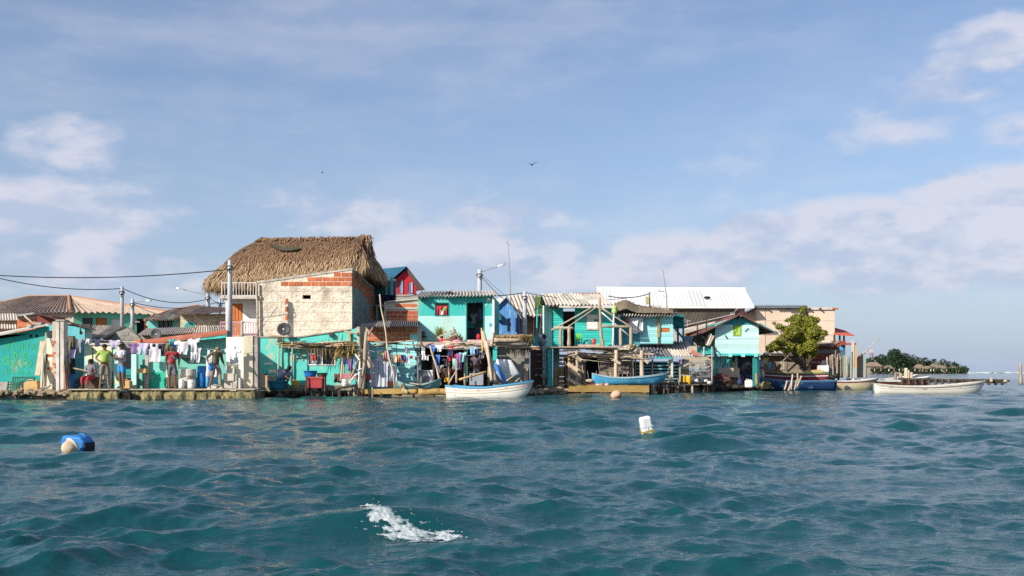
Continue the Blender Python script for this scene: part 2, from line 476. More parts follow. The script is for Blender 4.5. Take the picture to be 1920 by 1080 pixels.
def wave_at(x, y, cell):
    """height and sideways push of the sea at arrays x, y; waves too short for the mesh there are left to the material"""
    N, Ls, fl = WV
    u = (x/Ls*N) % N; v = (y/Ls*N) % N
    i = np.floor(u).astype(int); j = np.floor(v).astype(int); a = (u-i)[...,None]; b = (v-j)[...,None]
    i %= N; j %= N; i2 = (i+1) % N; j2 = (j+1) % N
    S = [g[i,j]*(1-a)*(1-b)+g[i2,j]*a*(1-b)+g[i,j2]*(1-a)*b+g[i2,j2]*a*b for g in fl]
    w = np.clip((cell-.04)/.06, 0, 2)[...,None]
    r = S[0]*np.clip(1-w,0,1)+S[1]*np.clip(1-np.abs(w-1),0,1)+S[2]*np.clip(w-1,0,1)
    calm = .80+.60*np.clip((y-9)/14, 0, 1)-.35*np.clip((y-36)/6, 0, 1)
    gust = 1+.30*np.sin(.31*x+.17*y+1.0)*np.sin(.23*y-.11*x+.4)+.40*np.sin(1.1*x+.5*y+2)*np.sin(.9*y-.5*x+.7)
    h = r[...,0]*calm*gust; dx = r[...,1]*calm*.8; dy = r[...,2]*calm*.8
    # the wave that breaks in front of the boat
    p = (x+.85)*.95+(y-7.15)*.30; q = -(x+.85)*.30+(y-7.15)*.95
    e = np.exp(-(p/.75)**2-(q/np.where(q > 0, .50, .22))**2)
    h = h*(1-.6*np.exp(-(p/.8)**2-(q/.6)**2))+.16*e
    return h, dx, dy
def sea_level(x, y):
    u, v = float(x), float(y)
    for _ in range(8):
        h, ax, ay = wave_at(np.array([u]), np.array([v]), np.array([.04]))
        u, v = x-float(ax[0]), y-float(ay[0])
    return float(h[0])
def build_sea():
    rows = []
    y = 2.2
    while y < 150:
        rows.append(y); y *= 1.0048
    rows = np.array(rows)
    nc = 640
    u = np.linspace(-1, 1, nc)
    half = 3.0 + rows*.60
    Xg = u[None, :]*half[:, None]; Yg = np.repeat(rows[:, None], nc, 1)
    cell = np.maximum(rows*.0048, half*2/nc)[:, None]*np.ones_like(Xg)
    h, dx, dy = wave_at(Xg, Yg, cell)
    edge = np.clip((1-np.abs(u))/.04, 0, 1)[None, :] * np.clip((150-Yg)/15, 0, 1) * np.clip((Yg-2.2)/.3, 0, 1)
    h *= edge; dx *= edge; dy *= edge
    v = np.stack([Xg+dx, Yg+dy, h], -1).reshape(-1, 3)
    nr = len(rows)
    idx = np.arange(nr*nc).reshape(nr, nc)
    q = np.stack([idx[:-1,:-1], idx[:-1,1:], idx[1:,1:], idx[1:,:-1]], -1).reshape(-1, 4)
    base = len(v)
    # plain outer sheet: to the horizon, the sides and behind, butted on the near sheet
    yN, yF = rows[0], rows[-1]; hN, hF = half[0], half[-1]
    S = 9000.
    ext = np.array([(-S,-S,0),(S,-S,0),(S,yN,0),(S,yF,0),(S,S,0),(-S,S,0),(-S,yF,0),(-S,yN,0)], float)
    v = np.concatenate([v, ext])
    a, b, c, d = idx[0,0], idx[0,-1], idx[-1,-1], idx[-1,0]
    E = [base+i for i in range(8)]
    polys = [(E[0],E[1],E[2],b,*idx[0,-2:0:-1].tolist(),a,E[7]), (E[2],E[3],c,*idx[-2:0:-1,-1].tolist(),b), (E[3],E[4],E[5],E[6],d,*idx[-1,1:-1].tolist(),c), (E[6],E[7],a,*idx[1:-1,0].tolist(),d)]
    me = bpy.data.meshes.new('sea')
    loops = np.concatenate([q.reshape(-1)] + [np.array(p) for p in polys])
    tot = np.concatenate([np.full(len(q), 4), np.array([len(p) for p in polys])])
    start = np.concatenate([[0], np.cumsum(tot)[:-1]])
    me.vertices.add(len(v)); me.vertices.foreach_set('co', v.reshape(-1))
    me.loops.add(len(loops)); me.loops.foreach_set('vertex_index', loops.astype(np.int32))
    me.polygons.add(len(tot)); me.polygons.foreach_set('loop_start', start.astype(np.int32))
    me.polygons.foreach_set('use_smooth', np.ones(len(tot), bool))
    me.update(calc_edges=True)
    ob = bpy.data.objects.new('sea', me); COL.objects.link(ob)
    ob['kind'] = 'structure'
    mt = bpy.data.materials.new('sea_water'); mt.use_nodes = True
    N, L = nodes_of(mt.node_tree)
    out = N('ShaderNodeOutputMaterial'); bs = N('ShaderNodeBsdfPrincipled'); L(bs.outputs[0], out.inputs[0])
    tc = N('ShaderNodeTexCoord')
    def noise(scale, det, st, rough=.55, dist=0):
        mp = N('ShaderNodeMapping'); L(tc.outputs['Object'], mp.inputs[0]); mp.inputs['Scale'].default_value = st; mp.inputs['Rotation'].default_value = (0,0,.35)
        n = N('ShaderNodeTexNoise'); n.inputs['Scale'].default_value = scale; n.inputs['Detail'].default_value = det; n.inputs['Roughness'].default_value = rough; n.inputs['Distortion'].default_value = dist
        L(mp.outputs[0], n.inputs['Vector']); return n.outputs[0]
    cm = N('ShaderNodeMix', data_type='RGBA'); cm.inputs['A'].default_value = (.003,.044,.055,1); cm.inputs['B'].default_value = (.006,.068,.074,1)
    L(noise(.22, 4, (1,1,1)), cm.inputs['Factor'])
    L(cm.outputs['Result'], bs.inputs['Base Color'])
    bs.inputs['IOR'].default_value = 1.33
    bs.inputs['Roughness'].default_value = .07
    b1 = N('ShaderNodeBump'); b1.inputs['Strength'].default_value = .7; b1.inputs['Distance'].default_value = .035
    L(noise(5.5, 5, (.45,1,1), .6, .5), b1.inputs['Height'])
    b2 = N('ShaderNodeBump'); b2.inputs['Strength'].default_value = .7; b2.inputs['Distance'].default_value = .014
    L(noise(26, 4, (.4,1,1), .6, .3), b2.inputs['Height']); L(b1.outputs[0], b2.inputs['Normal'])
    L(b2.outputs[0], bs.inputs['Normal'])
    me.materials.append(mt)
    # seabed
    MB().box(-9000,9000,-9000,9000,-6.2,-6).build('seabed', M('seabed_sand', (.2,.2,.15)), kind='structure')
build_sea()
foam_m = M('sea_froth', (.62,.66,.67), (.42,.50,.52), rough=.6, var=0, scale=20)
from mathutils import noise as mnoise
def lacy(mt, a):
    nt = mt.node_tree; o = [n for n in nt.nodes if n.type == 'OUTPUT_MATERIAL'][0]; b = [n for n in nt.nodes if n.type == 'BSDF_PRINCIPLED'][0]
    t = nt.nodes.new('ShaderNodeBsdfTransparent'); x = nt.nodes.new('ShaderNodeMixShader'); x.inputs[0].default_value = a
    nt.links.new(b.outputs[0], x.inputs[1]); nt.links.new(t.outputs[0], x.inputs[2]); nt.links.new(x.outputs[0], o.inputs[0])
    return mt
foam_m2 = lacy(M('sea_foam', (.70,.73,.74), (.48,.56,.58), rough=.7, var=0, scale=20), .28)
def foam_lace(name, cells, c, blobs, thr, mat):
    """froth lying on the water: a fine sheet with holes, rougher and thicker where it is dense"""
    mb = MB(); vs = {}; fs = []
    def dens(x, y):
        d = max((1-math.hypot(((x-bx)*math.cos(r)+(y-by)*math.sin(r))/rx, (-(x-bx)*math.sin(r)+(y-by)*math.cos(r))/ry)) for bx,by,rx,ry,r in blobs)
        return d + .65*mnoise.noise((x*13,y*24,1.3)) + .42*mnoise.noise((x*34,y*52,4.2)) + .16*mnoise.noise((x*90,y*110,.2))
    x0, x1, y0, y1 = cells; nx, ny = int((x1-x0)/c), int((y1-y0)/c)
    G = np.array([[dens(x0+i*c, y0+j*c) for j in range(ny)] for i in range(nx)])
    xx, yy = np.meshgrid(x0+np.arange(nx)*c, y0+np.arange(ny)*c, indexing='ij')
    h, ax, ay = wave_at(xx, yy, np.full(xx.shape, .03))
    def vid(i, j):
        if (i,j) not in vs:
            vs[(i,j)] = len(mb.v); g = max(G[i,j]-thr, 0)
            mb.v.append((xx[i,j]+ax[i,j], yy[i,j]+ay[i,j], h[i,j]+.004+min(g,.8)*.022*(mnoise.noise((i*.31,j*.31,.5))+.7)))
        return vs[(i,j)]
    for i in range(nx-1):
        for j in range(ny-1):
            if G[i,j] > thr: mb.f.append((vid(i,j),vid(i+1,j),vid(i+1,j+1),vid(i,j+1)))
    for _ in range(120):
        i, j = R.randrange(nx), R.randrange(ny)
        if G[i,j] > thr-.1: mb.ball((xx[i,j]+ax[i,j], yy[i,j]+ay[i,j], h[i,j]+R.uniform(.01,.06)), R.uniform(.002,.005), 5)
    mb.build(name, mat, kind='stuff', smooth=True)
foam_lace('foam', (-1.4,-.1,6.5,7.5), .0065, [(-.68,6.86,.32,.20,-.12),(-.46,6.84,.24,.15,-.2),(-.90,7.00,.14,.12,-.6),(-1.00,7.22,.16,.06,-.9)], .48, foam_m2)
foam_lace('foam', (-1.6,.1,6.4,7.6), .008, [(-.68,6.86,.36,.24,-.12),(-.92,7.02,.20,.18,-.6)], .46, lacy(M('thin_foam', (.60,.66,.67), (.40,.50,.52), var=0), .66))
# surf on the bar behind the far island
sb = MB()
for i in range(120):
    px = R.uniform(1790, 1925); Y = R.uniform(440, 520)
    x = X(px, Y); s = R.uniform(.5, 1.5)
    sb.ball((x, Y, R.uniform(.0,.25)), s, 6, (2.2,.6,.22*R.uniform(.5,1.2)), .3)
sb.build('surf', foam_m, kind='stuff')
# ---------------------------------------------------------------- ground of the islet
def build_ground():
    front = [(-400,40.2),(0,40.0),(130,39.6),(300,39.4),(470,39.6),(482,40.2),(500,42.7),(690,43.0),(840,43.4),(940,44.0),(1000,46.0),(1065,48.6),(1220,50.0),(1300,51.3),(1345,54.5),(1440,57.3),(1520,60.0),(1622,61.5),(1640,64)]
    pts = []
    for (a, b), (c, d) in zip(front, front[1:]):
        nseg = max(2, int(abs(c-a)/18))
        for i in range(nseg):
            t = i/nseg
            jx = 0 if a < 480 and a > 120 else R.uniform(-.12,.12)
            pts.append((X(a+(c-a)*t, b+(d-b)*t), b+(d-b)*t+jx))
    pts.append((X(1640,64), 64)); pts += [(X(1640,64)-1, 96), (X(-400,40), 96)]
    n = len(pts); top = .28
    vs = [(x,y,top) for x,y in pts] + [(x,y-.10,.02) for x,y in pts] + [(x,y-.3,-1.5) for x,y in pts]
    fs = [tuple(range(n))]
    for k in (0, 1):
        fs += [(k*n+i, k*n+n+i, k*n+n+(i+1) % n, k*n+(i+1) % n) for i in range(n)]
    mb = MB(); mb.add(vs, fs)
    mb.build('ground', M('shore_ground', (.30,.24,.17), (.17,.135,.10), scale=2.5, bump=.7), kind='structure')
build_ground()
def stones(px0, px1, Y0, Y1, n, s0, s1, mat, z=.26, name='rubble', flatten=.6):
    mb = MB()
    for _ in range(n):
        t = R.random(); px = px0+(px1-px0)*t; Y = Y0+(Y1-Y0)*t+R.uniform(-.35,.35)
        s = R.uniform(s0, s1)
        mb.ball((X(px,Y), Y, z+R.uniform(-.10,.08)), s, 6, (R.uniform(.8,1.5), R.uniform(.7,1.2), flatten*R.uniform(.6,1.2)), .22)
    return mb.build(name, mat, kind='stuff')
stones(-10, 130, 39.7, 39.5, 120, .06, .20, sandy, .26)
stones(484, 690, 42.6, 42.9, 170, .05, .16, rock_dk, .14)
stones(690, 1000, 43.0, 45.6, 130, .05, .15, rock_dk, .10)
stones(1000, 1070, 46, 48.4, 90, .06, .2, sandy, .16)
stones(1300, 1450, 52, 57.2, 260, .06, .2, rock_dk, .22)
stones(1340, 1450, 54.5, 57.2, 120, .05, .14, sandy, .25)
stones(1440, 1640, 57.4, 62, 240, .07, .22, rock_dk, .16)
# quay: concrete kerb with a mossy face
q = MB()
x0, x1 = X(134,39.5), X(482,39.5)
cols = 90
vs = []; fs = []
for i in range(cols+1):
    x = x0+(x1-x0)*i/cols; w1 = .06*math.sin(i*.43)+.05*math.sin(i*1.1+1)
    vs += [(x,39.9,.30),(x,39.42,.338+R.uniform(-.012,.012)),(x,39.22+w1+R.uniform(-.02,.02),.30+R.uniform(-.03,.03)),(x,39.10+w1+R.uniform(-.03,.03),.16+R.uniform(-.04,.04)),(x,39.06+w1*1.3+R.uniform(-.05,.05),.0),(x,39.15,-.8)]
for i in range(cols): fs += [(i*6+j,i*6+j+1,i*6+j+7,i*6+j+6) for j in range(5)]
fs += [(0,1,2,3,4,5),tuple(cols*6+j for j in (5,4,3,2,1,0))]
q.add(vs, fs)
q.build('quay', moss, kind='structure')
qs = MB()
for i in range(9):
    a = x0+(x1-x0)*i/9; b = x0+(x1-x0)*(i+1)/9-.02
    o = qs if i == 0 else MB()
    o.box(a, b, 39.16, 40.3, .362, .405+R.uniform(-.012,.012))
    o.build('quay_slab', M('quay_top', (.50,.43,.33), (.36,.30,.22), scale=3, bump=.5), kind='structure')
# ---------------------------------------------------------------- builders used again and again
def sag_line(p, q, sag, n=14):
    p, q = Vector(p), Vector(q)
    return [p.lerp(q, i/n) - Vector((0,0,4*sag*(i/n)*(1-i/n))) for i in range(n+1)]
def stick(name, p, q, r, mat, label, cat, group=None, bend=.04, n=5, taper=.8, parent=None):
    p, q = Vector(p), Vector(q); Ln = (q-p).length
    pts = [p.lerp(q, i/n) + Vector((R.uniform(-1,1), R.uniform(-1,1), R.uniform(-1,1)))*bend*Ln*.25*(0 < i < n) for i in range(n+1)]
    mb = MB().tube(pts, [r*(1-(1-taper)*i/n)*R.uniform(.9,1.1) for i in range(n+1)], 7)
    return mb.build(name, mat, parent, label, cat, group, smooth=True)
def plank_wall(parent, mat, p0, p1, z0, top, n, ops=(), th=.025, name='plank', gap=.010, vertical=False, skip=0.0, tilt=.004):
    """single boards nailed side by side; ops are holes (u0, z0, u1, z1)"""
    p0, p1 = Vector((p0[0],p0[1],0)), Vector((p1[0],p1[1],0))
    W = (p1-p0).length; u = (p1-p0)/W; nn = Vector((u.y,-u.x,0))
    if not isinstance(top, (list, tuple)): top = [(0,top),(W,top)]
    def tz(a):
        for (a0,b0),(a1,b1) in zip(top, top[1:]):
            if a <= a1+1e-4: return b0+(b1-b0)*(a-a0)/max(a1-a0,1e-6)
        return top[-1][1]
    def one(u0, u1, za, zb, zc, zd):
        o = R.uniform(0, .012); t = R.uniform(-tilt, tilt)
        a = p0+u*u0+nn*o; b = p0+u*u1+nn*(o+R.uniform(0,.006))
        MB().prism([(a.x,a.y,za+t),(b.x,b.y,zb-t),(b.x,b.y,zc-t),(a.x,a.y,zd+t)], -nn*th).build(name, mat, parent)
    if vertical:
        w = W/n
        for i in range(n):
            if R.random() < skip: continue
            a, b = i*w+gap/2, (i+1)*w-gap/2; cu = (a+b)/2
            zz = [(z0, None)]
            segs = [(z0, 1e9)]
            for o in ops:
                if o[0] < cu < o[2]:
                    segs = [s2 for s in segs for s2 in ((s[0], min(s[1],o[1])), (max(s[0],o[3]), s[1])) if s2[1]-s2[0] > .02]
            for s in segs:
                ta, tb = min(s[1],tz(a)), min(s[1],tz(b))
                if max(ta,tb)-s[0] > .03: one(a, b, s[0], s[0], max(tb,s[0]+.01), max(ta,s[0]+.01))
        return
    zt = max(t[1] for t in top); h = (zt-z0)/n
    us_top = [t[0] for t in top]
    for j in range(n):
        if R.random() < skip: continue
        za, zb = z0+j*h+gap/2, z0+(j+1)*h-gap/2; cz = (za+zb)/2
        segs = [(0, W)]
        for o in ops:
            if o[1] < cz < o[3]:
                segs = [s2 for s in segs for s2 in ((s[0],min(s[1],o[0])),(max(s[0],o[2]),s[1])) if s2[1]-s2[0] > .02]
        for s in segs:
            # clip by the sloping top
            k = 24; ok = [s[0]+(s[1]-s[0])*i/k for i in range(k+1) if tz(s[0]+(s[1]-s[0])*i/k) >= cz]
            if len(ok) < 2: continue
            a, b = ok[0], ok[-1]
            one(a, b, za, za, min(zb,max(tz(b),za+.02)) , min(zb,max(tz(a),za+.02)))
BRICKS = {}
def bricks(parent, mat, p0, p1, z0, inside, bw=.30, bh=.19, mort=.018, th=.05, name='brick', drop=.0, zmax=99):
    """single bricks laid in courses where inside(u, z) holds; they stand proud of the wall behind"""
    p0, p1 = Vector((p0[0],p0[1],0)), Vector((p1[0],p1[1],0))
    W = (p1-p0).length; u = (p1-p0)/W; n = Vector((u.y,-u.x,0)); ang = math.atan2(u.y, u.x)
    rows = 0; z = z0; cnt = 0
    while rows < 60 and cnt < 290 and z+bh*.6 < zmax:
        off = 0 if rows % 2 == 0 else bw/2
        a = -off
        anyin = False
        while a < W and cnt < 290:
            u0, u1 = max(a, 0)+mort/2, min(a+bw, W)-mort/2
            a += bw
            w = round(u1-u0, 2)
            if w < .05: continue
            if not inside((u0+u1)/2, z+bh/2): continue
            if R.random() < drop: continue
            key = (w, round(bh,3), mat.name)
            if key not in BRICKS:
                mb = MB().box(-w/2, w/2, -.006, th, mort/2, bh-mort/2)
                me = bpy.data.meshes.new('brick'); me.from_pydata(mb.v, [], mb.f); me.materials.append(mat); BRICKS[key] = me
            o = bpy.data.objects.new(name, BRICKS[key]); COL.objects.link(o); o.parent = parent
            c = p0+u*((u0+u1)/2)+n*R.uniform(.002,.012)
            o.location = Vector((c.x, c.y, z)) - ORG[parent]
            o.rotation_euler = (R.uniform(-.01,.01), R.uniform(-.012,.012), ang)
            ORG[o] = Vector((c.x,c.y,z)); cnt += 1; anyin = True
        rows += 1; z += bh
def roof_sheets(parent, mat, A, B, C, D, k, nw, amp=.03, rows=1, sag=0.0, name='roof_sheet', courses=1, lap=.04):
    """k by courses corrugated sheets, each a part"""
    A, B, C, D = map(Vector, (A,B,C,D))
    nrm = (B-A).cross(D-A).normalized()
    if nrm.z < 0: nrm = -nrm
    q = lambda u, v: (A*(1-u)+B*u)*(1-v)+(D*(1-u)+C*u)*v
    for c in range(courses):
        for i in range(k):
            u0, u1 = i/k, (i+1)/k
            v0, v1 = max(c/courses-(lap if c else R.uniform(-.03,.03)), -.03), (c+1)/courses
            o = nrm*(.014*c + .006*(i % 2) + R.uniform(0,.006))
            mt = mat[R.randrange(len(mat))] if isinstance(mat, list) else mat
            t = nrm*R.uniform(-.012,.012)
            MB().corr(q(u0,v0)+o+t, q(u1,v0)+o-t, q(u1,v1)+o, q(u0,v1)+o, nw, amp, rows, 6, .012, sag).build(name, mt, parent, smooth=False)
def slab(mb, A, B, C, D, t):
    A, B, C, D = map(Vector, (A,B,C,D))
    n = (B-A).cross(D-A).normalized()
    if n.z < 0: n = -n
    return mb.prism([A,B,C,D], -n*t)
def window(parent, Y, px0, py0, px1, py1, frame_m, glass_m, fw=.05, cross=0, name='window', proud=.03, rec=.05):
    f = MB(); x0,x1,z0,z1 = X(px0,Y),X(px1,Y),Z(py1,Y),Z(py0,Y)
    a, b = Y-proud, Y+.04
    f.box(x0,x1,a,b,z1-fw,z1); f.box(x0,x1,a,b,z0,z0+fw); f.box(x0,x0+fw,a,b,z0+fw,z1-fw); f.box(x1-fw,x1,a,b,z0+fw,z1-fw)
    for i in range(cross):
        xc = x0+(x1-x0)*(i+1)/(cross+1)
        f.box(xc-fw*.4,xc+fw*.4,a+.004,b,z0+fw,z1-fw)
    w = f.build(name, frame_m, parent)
    MB().box(x0+fw*.5,x1-fw*.5,Y+rec,Y+rec+.012,z0+fw*.5,z1-fw*.5).build('pane', glass_m, w)
    return w
def pole(label, px, pytop, pybot, Y, r0=.085, r1=.12, mat=None, lamp=None, fit=True, name='utility_pole', group='utility poles of the village'):
    t = empty(name, (X(px,Y),Y,Z(pybot,Y)), label, 'utility pole', group)
    zb, zt = Z(pybot,Y), Z(pytop,Y); c = (X(px,Y),Y,0)
    MB().lathe(c, [(r1,zb),(r0,zt-.02),(r0*.8,zt)], 12).build('shaft', mat or pole_m, t, smooth=True)
    if fit:
        mb = MB()
        for dz in (.25,.40): mb.lathe((X(px,Y),Y,zt-dz), [(r0*1.15,-.02),(r0*1.15,.02)], 12)
        for s in (-1,1): mb.lathe((X(px,Y)+s*(r0+.04),Y-.02,zt-.30), [(.02,-.05),(.035,-.02),(.02,0),(.035,.03),(.015,.05)], 8)
        mb.build('bracket', cable, t)
        cl = MB(); pts = []
        for i in range(15):
            a = i*.45; pts.append((X(px,Y)+r0*.6+math.cos(a)*.07, Y-r0-.02, zt-.45+math.sin(a)*.12))
        cl.tube(pts, .014, 5); cl.build('cable_coil', cable, t)
    if lamp:
        dx, dz = lamp
        s = 1 if dx > 0 else -1
        p = Vector((X(px,Y),Y,zt-.15)); e = p+Vector((dx,0,dz))
        MB().tube([p, p.lerp(e,.5)+Vector((0,0,.02)), e], [.035,.03,.028], 7).build('lamp_arm', metal_gr, t)
        h = MB(); d = (e-p).normalized(); L_ = abs(dx)*.42
        pr = [(-.02,.04),(.25,.085),(.7,.10),(.95,.06),(1.0,.02)]
        ring = []
        vs = []; fs = []
        for i,(a,w) in enumerate(pr):
            c0 = e + d*(a*L_)
            vs += [c0+Vector((0,-w,-.02)), c0+Vector((0,w,-.02)), c0+Vector((0,w*.7,.05)), c0+Vector((0,-w*.7,.05))]
        for i in range(len(pr)-1):
            for k in range(4):
                k2 = (k+1) % 4; fs.append((i*4+k, i*4+k2, i*4+4+k2, i*4+4+k))
        fs += [(3,2,1,0), tuple(len(pr)*4-4+k for k in range(4))]
        h.add(vs, fs); h.build('lamp_head', metal_gr, t)
    return t
# ---- cloth
def shape_mask(kind):
    def tshirt(u, v):
        if v < .34: return .0 <= u <= 1 and not (v < .08 and .36 < u < .64) and not (u < .16-v*.3 and v < .06)
        return .2 <= u <= .8
    def shorts(u, v):
        return .08 <= u <= .92 and not (v > .45 and abs(u-.5) < .05+.10*(v-.45))
    def trousers(u, v):
        return .1+.06*v <= u <= .9-.06*v and not (v > .3 and abs(u-.5) < .05+.06*v)
    def singlet(u, v):
        if v < .3: return (.2 < u < .38) or (.62 < u < .8) or (.38 <= u <= .62 and v > .16)
        return .12 <= u <= .88
    def sock(u, v):
        return (u < .5) if v < .7 else True
    return dict(tshirt=tshirt, shorts=shorts, trousers=trousers, singlet=singlet, towel=lambda u,v: True, sock=sock)[kind]
def garment(kind, px, py, wpx, hpx, Y, mat, label, group=None, depth=.06, skew=0.0, cat='laundry', name=None, parent=None):
    """a piece of washing hung by its top edge at (px, py) - px is its middle"""
    mk = shape_mask(kind); nx, ny = 18, 16
    w, h = m(wpx*1.18,Y), m(hpx*1.06,Y); x0 = X(px,Y)-w/2; zt = Z(py,Y)
    f1, f2 = R.uniform(9,15), R.uniform(0,6)
    vs = []
    for j in range(ny+1):
        v = j/ny
        for i in range(nx+1):
            u = i/nx
            cx = (u-.5)*(1-.12*v+.05*math.sin(v*5+f2)) + .5 + skew*v
            droop = .05*h*math.sin(math.pi*u)*(1-v)*.9
            y = Y + depth*(math.sin(u*f1+f2+v*1.3)*(.25+.75*v)*.5) + depth*.4*math.sin(v*4+u*3+f2)
            vs.append((x0+cx*w + .02*w*math.sin(v*9+f2), y, zt-v*h-droop+.03*h*math.sin(u*11+f2)*v))
    fs = []
    for j in range(ny):
        for i in range(nx):
            if mk((i+.5)/nx, (j+.5)/ny):
                a = j*(nx+1)+i; fs.append((a, a+nx+1, a+nx+2, a+1))
    used = sorted({i for f in fs for i in f}); mp = {o:k for k,o in enumerate(used)}
    mb = MB().add([vs[i] for i in used], [tuple(mp[i] for i in f) for f in fs])
    ob = mb.build(name or {'tshirt':'shirt','shorts':'shorts','trousers':'trousers','singlet':'singlet','towel':'towel','sock':'sock'}[kind], mat, parent, label, cat if parent is None else None, group, smooth=True)
    s = ob.modifiers.new('thickness', 'SOLIDIFY'); s.thickness = .008; s.offset = 0
    return ob
# ---- people
SKIN = M('brown_skin', (.22,.115,.07), (.16,.08,.05), rough=.55, var=.0, bump=0)
SKIN2 = M('tan_skin', (.30,.17,.10), (.23,.12,.07), rough=.55, var=.0, bump=0)
hair_m = M('black_hair', (.015,.012,.010), None, rough=.7, bump=.3, bscale=60); eye_m = flat('eye_dark', (.02,.015,.012), .3)
POSE = dict(pelvis=(0,0,.95), waist=(0,0,1.08), chest=(0,0,1.27), neck=(0,.0,1.46), headb=(0,-.015,1.55), headt=(0,-.02,1.63),
    hl=(.095,0,.90), kl=(.11,-.01,.49), al=(.115,.03,.085), tl=(.13,-.12,.035), hr=(-.095,0,.90), kr=(-.11,-.01,.49), ar=(-.115,.03,.085), tr=(-.13,-.12,.035),
    sl=(.18,0,1.405), el=(.235,.03,1.13), wl=(.245,-.05,.89), pl=(.245,-.07,.81), sr=(-.18,0,1.405), er=(-.235,.03,1.13), wr=(-.245,-.05,.89), pr=(-.245,-.07,.81))
def skin_obj(name, verts, edges, radii, mat, parent, sub=2, root=0):
    me = bpy.data.meshes.new(name)
    me.from_pydata([tuple(v) for v in verts], edges, [])
    me.materials.append(mat)
    o = bpy.data.objects.new(name, me); COL.objects.link(o); o.parent = parent; ORG[o] = ORG[parent].copy()
    md = o.modifiers.new('skin', 'SKIN'); md.use_smooth_shade = True; md.branch_smoothing = .3
    sv = me.skin_vertices[0].data
    for i, r in enumerate(radii):
        sv[i].radius = (r, r) if not isinstance(r, tuple) else r
        sv[i].use_root = (i == root)
    ss = o.modifiers.new('sub', 'SUBSURF'); ss.levels = ss.render_levels = sub
    return o
def person(label, loc, H, face, pose=None, skin=None, top=None, bottom=None, long_sleeve=False, bottom_len=.75, hat=None, hair=True, fat=1.0, group='people of the islet', shoes=None, bag=None, skirt=False):
    """face: heading in degrees, 0 looks at the camera; joints are given for a 1.70 m person"""
    p = dict(POSE); p.update(pose or {})
    k = H/1.70
    J = {n: Vector(v)*k for n, v in p.items()}
    skin = skin or SKIN
    t = empty('person', loc, label, 'person', group, math.radians(face))
    V = []; E = []; Rd = []
    def add(v, r, par=None):
        V.append(v); Rd.append((r[0]*k, r[1]*k) if isinstance(r, tuple) else r*k)
        if par is not None: E.append((par, len(V)-1))
        return len(V)-1
    pe = add(J['pelvis'], .125*fat); wa = add(J['waist'], .118*fat, pe); ch = add(J['chest'], .135, wa); ub = add(J['neck'].lerp(J['chest'],.28), .105, ch)
    nk = add(J['neck'].lerp(J['headb'],.25), .052, ub); hb = add(J['headb'], .082, nk); hm = add(J['headb'].lerp(J['headt'],.55), .092, hb); ht = add(J['headt'].lerp(J['headb'],-.15), .06, hm)
    for s in 'lr':
        h = add(J['h'+s], .088, pe); md = add(J['h'+s].lerp(J['k'+s],.5), .074, h); kn = add(J['k'+s], .054, md); cf = add(J['k'+s].lerp(J['a'+s],.35), .053, kn); an = add(J['a'+s], .036, cf); add(J['t'+s], .034, an)
        sh = add(J['s'+s], .056, ub); el = add(J['e'+s], .041, sh); fo = add(J['e'+s].lerp(J['w'+s],.35), .040, el); wr = add(J['w'+s], .027, fo); pm = add(J['w'+s].lerp(J['p'+s],.7), .034, wr)
        d = (J['p'+s]-J['w'+s]).normalized(); side = d.cross(Vector((0,1,0)))
        if side.length < .2: side = d.cross(Vector((0,0,1)))
        side.normalize(); fwd = side.cross(d)
        for i, (off, ln) in enumerate(((-.026,.075),(-.009,.086),(.009,.08),(.026,.062))):
            b = V[pm]+fwd*(off*k)+d*.02*k
            f1 = add(b+d*ln*.5*k, .0105, pm); add(b+d*ln*k-side*.012*k, .0085, f1)
        th = add(V[pm]-fwd*.045*k-d*.005*k, .012, pm); add(V[pm]-fwd*.055*k+d*.03*k, .010, th)
    skin_obj('body', V, E, Rd, skin, t)
    # clothes on the same skeleton, a little wider
    if top:
        V = []; E = []; Rd = []
        w0 = add(J['pelvis'].lerp(J['waist'],.15), .155*fat); w1 = add(J['waist'], .148*fat, w0); c = add(J['chest'], .158*(1+(fat-1)*.5), w1); u = add(J['neck'].lerp(J['chest'],.25), .115, c); add(J['neck'].lerp(J['chest'],.06), .062, u)
        for s in 'lr':
            a = add(J['s'+s], .074, u)
            if long_sleeve: b = add(J['e'+s], .056, a); add(J['w'+s].lerp(J['e'+s],.1), .042, b)
            else: add(J['s'+s].lerp(J['e'+s],.62), .064, a)
        skin_obj('shirt', V, E, Rd, top, t)
    if bottom:
        V = []; E = []; Rd = []
        a = add(J['pelvis'].lerp(J['waist'],.35), .142*fat); b = add(J['pelvis'], .146*fat, a)
        for s in 'lr':
            h = add(J['h'+s], .108, b)
            e = J['h'+s].lerp(J['k'+s], min(bottom_len,1)); h2 = add(J['h'+s].lerp(J['k'+s],.5*min(bottom_len,1)), .10, h); kk = add(e, .088 if bottom_len <= 1 else .066, h2)
            if bottom_len > 1: add(J['k'+s].lerp(J['a'+s], bottom_len-1), .055, kk)
        skin_obj('skirt' if skirt else 'shorts' if bottom_len <= 1.2 else 'trousers', V, E, Rd, bottom, t)
    c = J['headb'].lerp(J['headt'],.62); ax = (J['headt']-J['headb']).normalized()
    hd = Vector((0,-1,0)); hd = (hd-ax*hd.dot(ax)).normalized(); sd = ax.cross(hd)
    nose = MB(); nose.lathe(c+hd*.088*k-ax*.02*k, [(.016*k,-.005*k),(.013*k,.012*k),(.004*k,.026*k)], 6, axis=hd); nose.build('nose', skin, t, local=True)
    ey = MB(); [ey.ball(c+hd*.086*k+sd*s*.032*k+ax*.012*k, .011*k, 6) for s in (-1,1)]; ey.build('eyes', eye_m, t, local=True)
    er = MB(); [er.ball(c+sd*s*.094*k, .024*k, 6, (.4,.8,1.2)) for s in (-1,1)]; er.build('ears', skin, t, local=True)
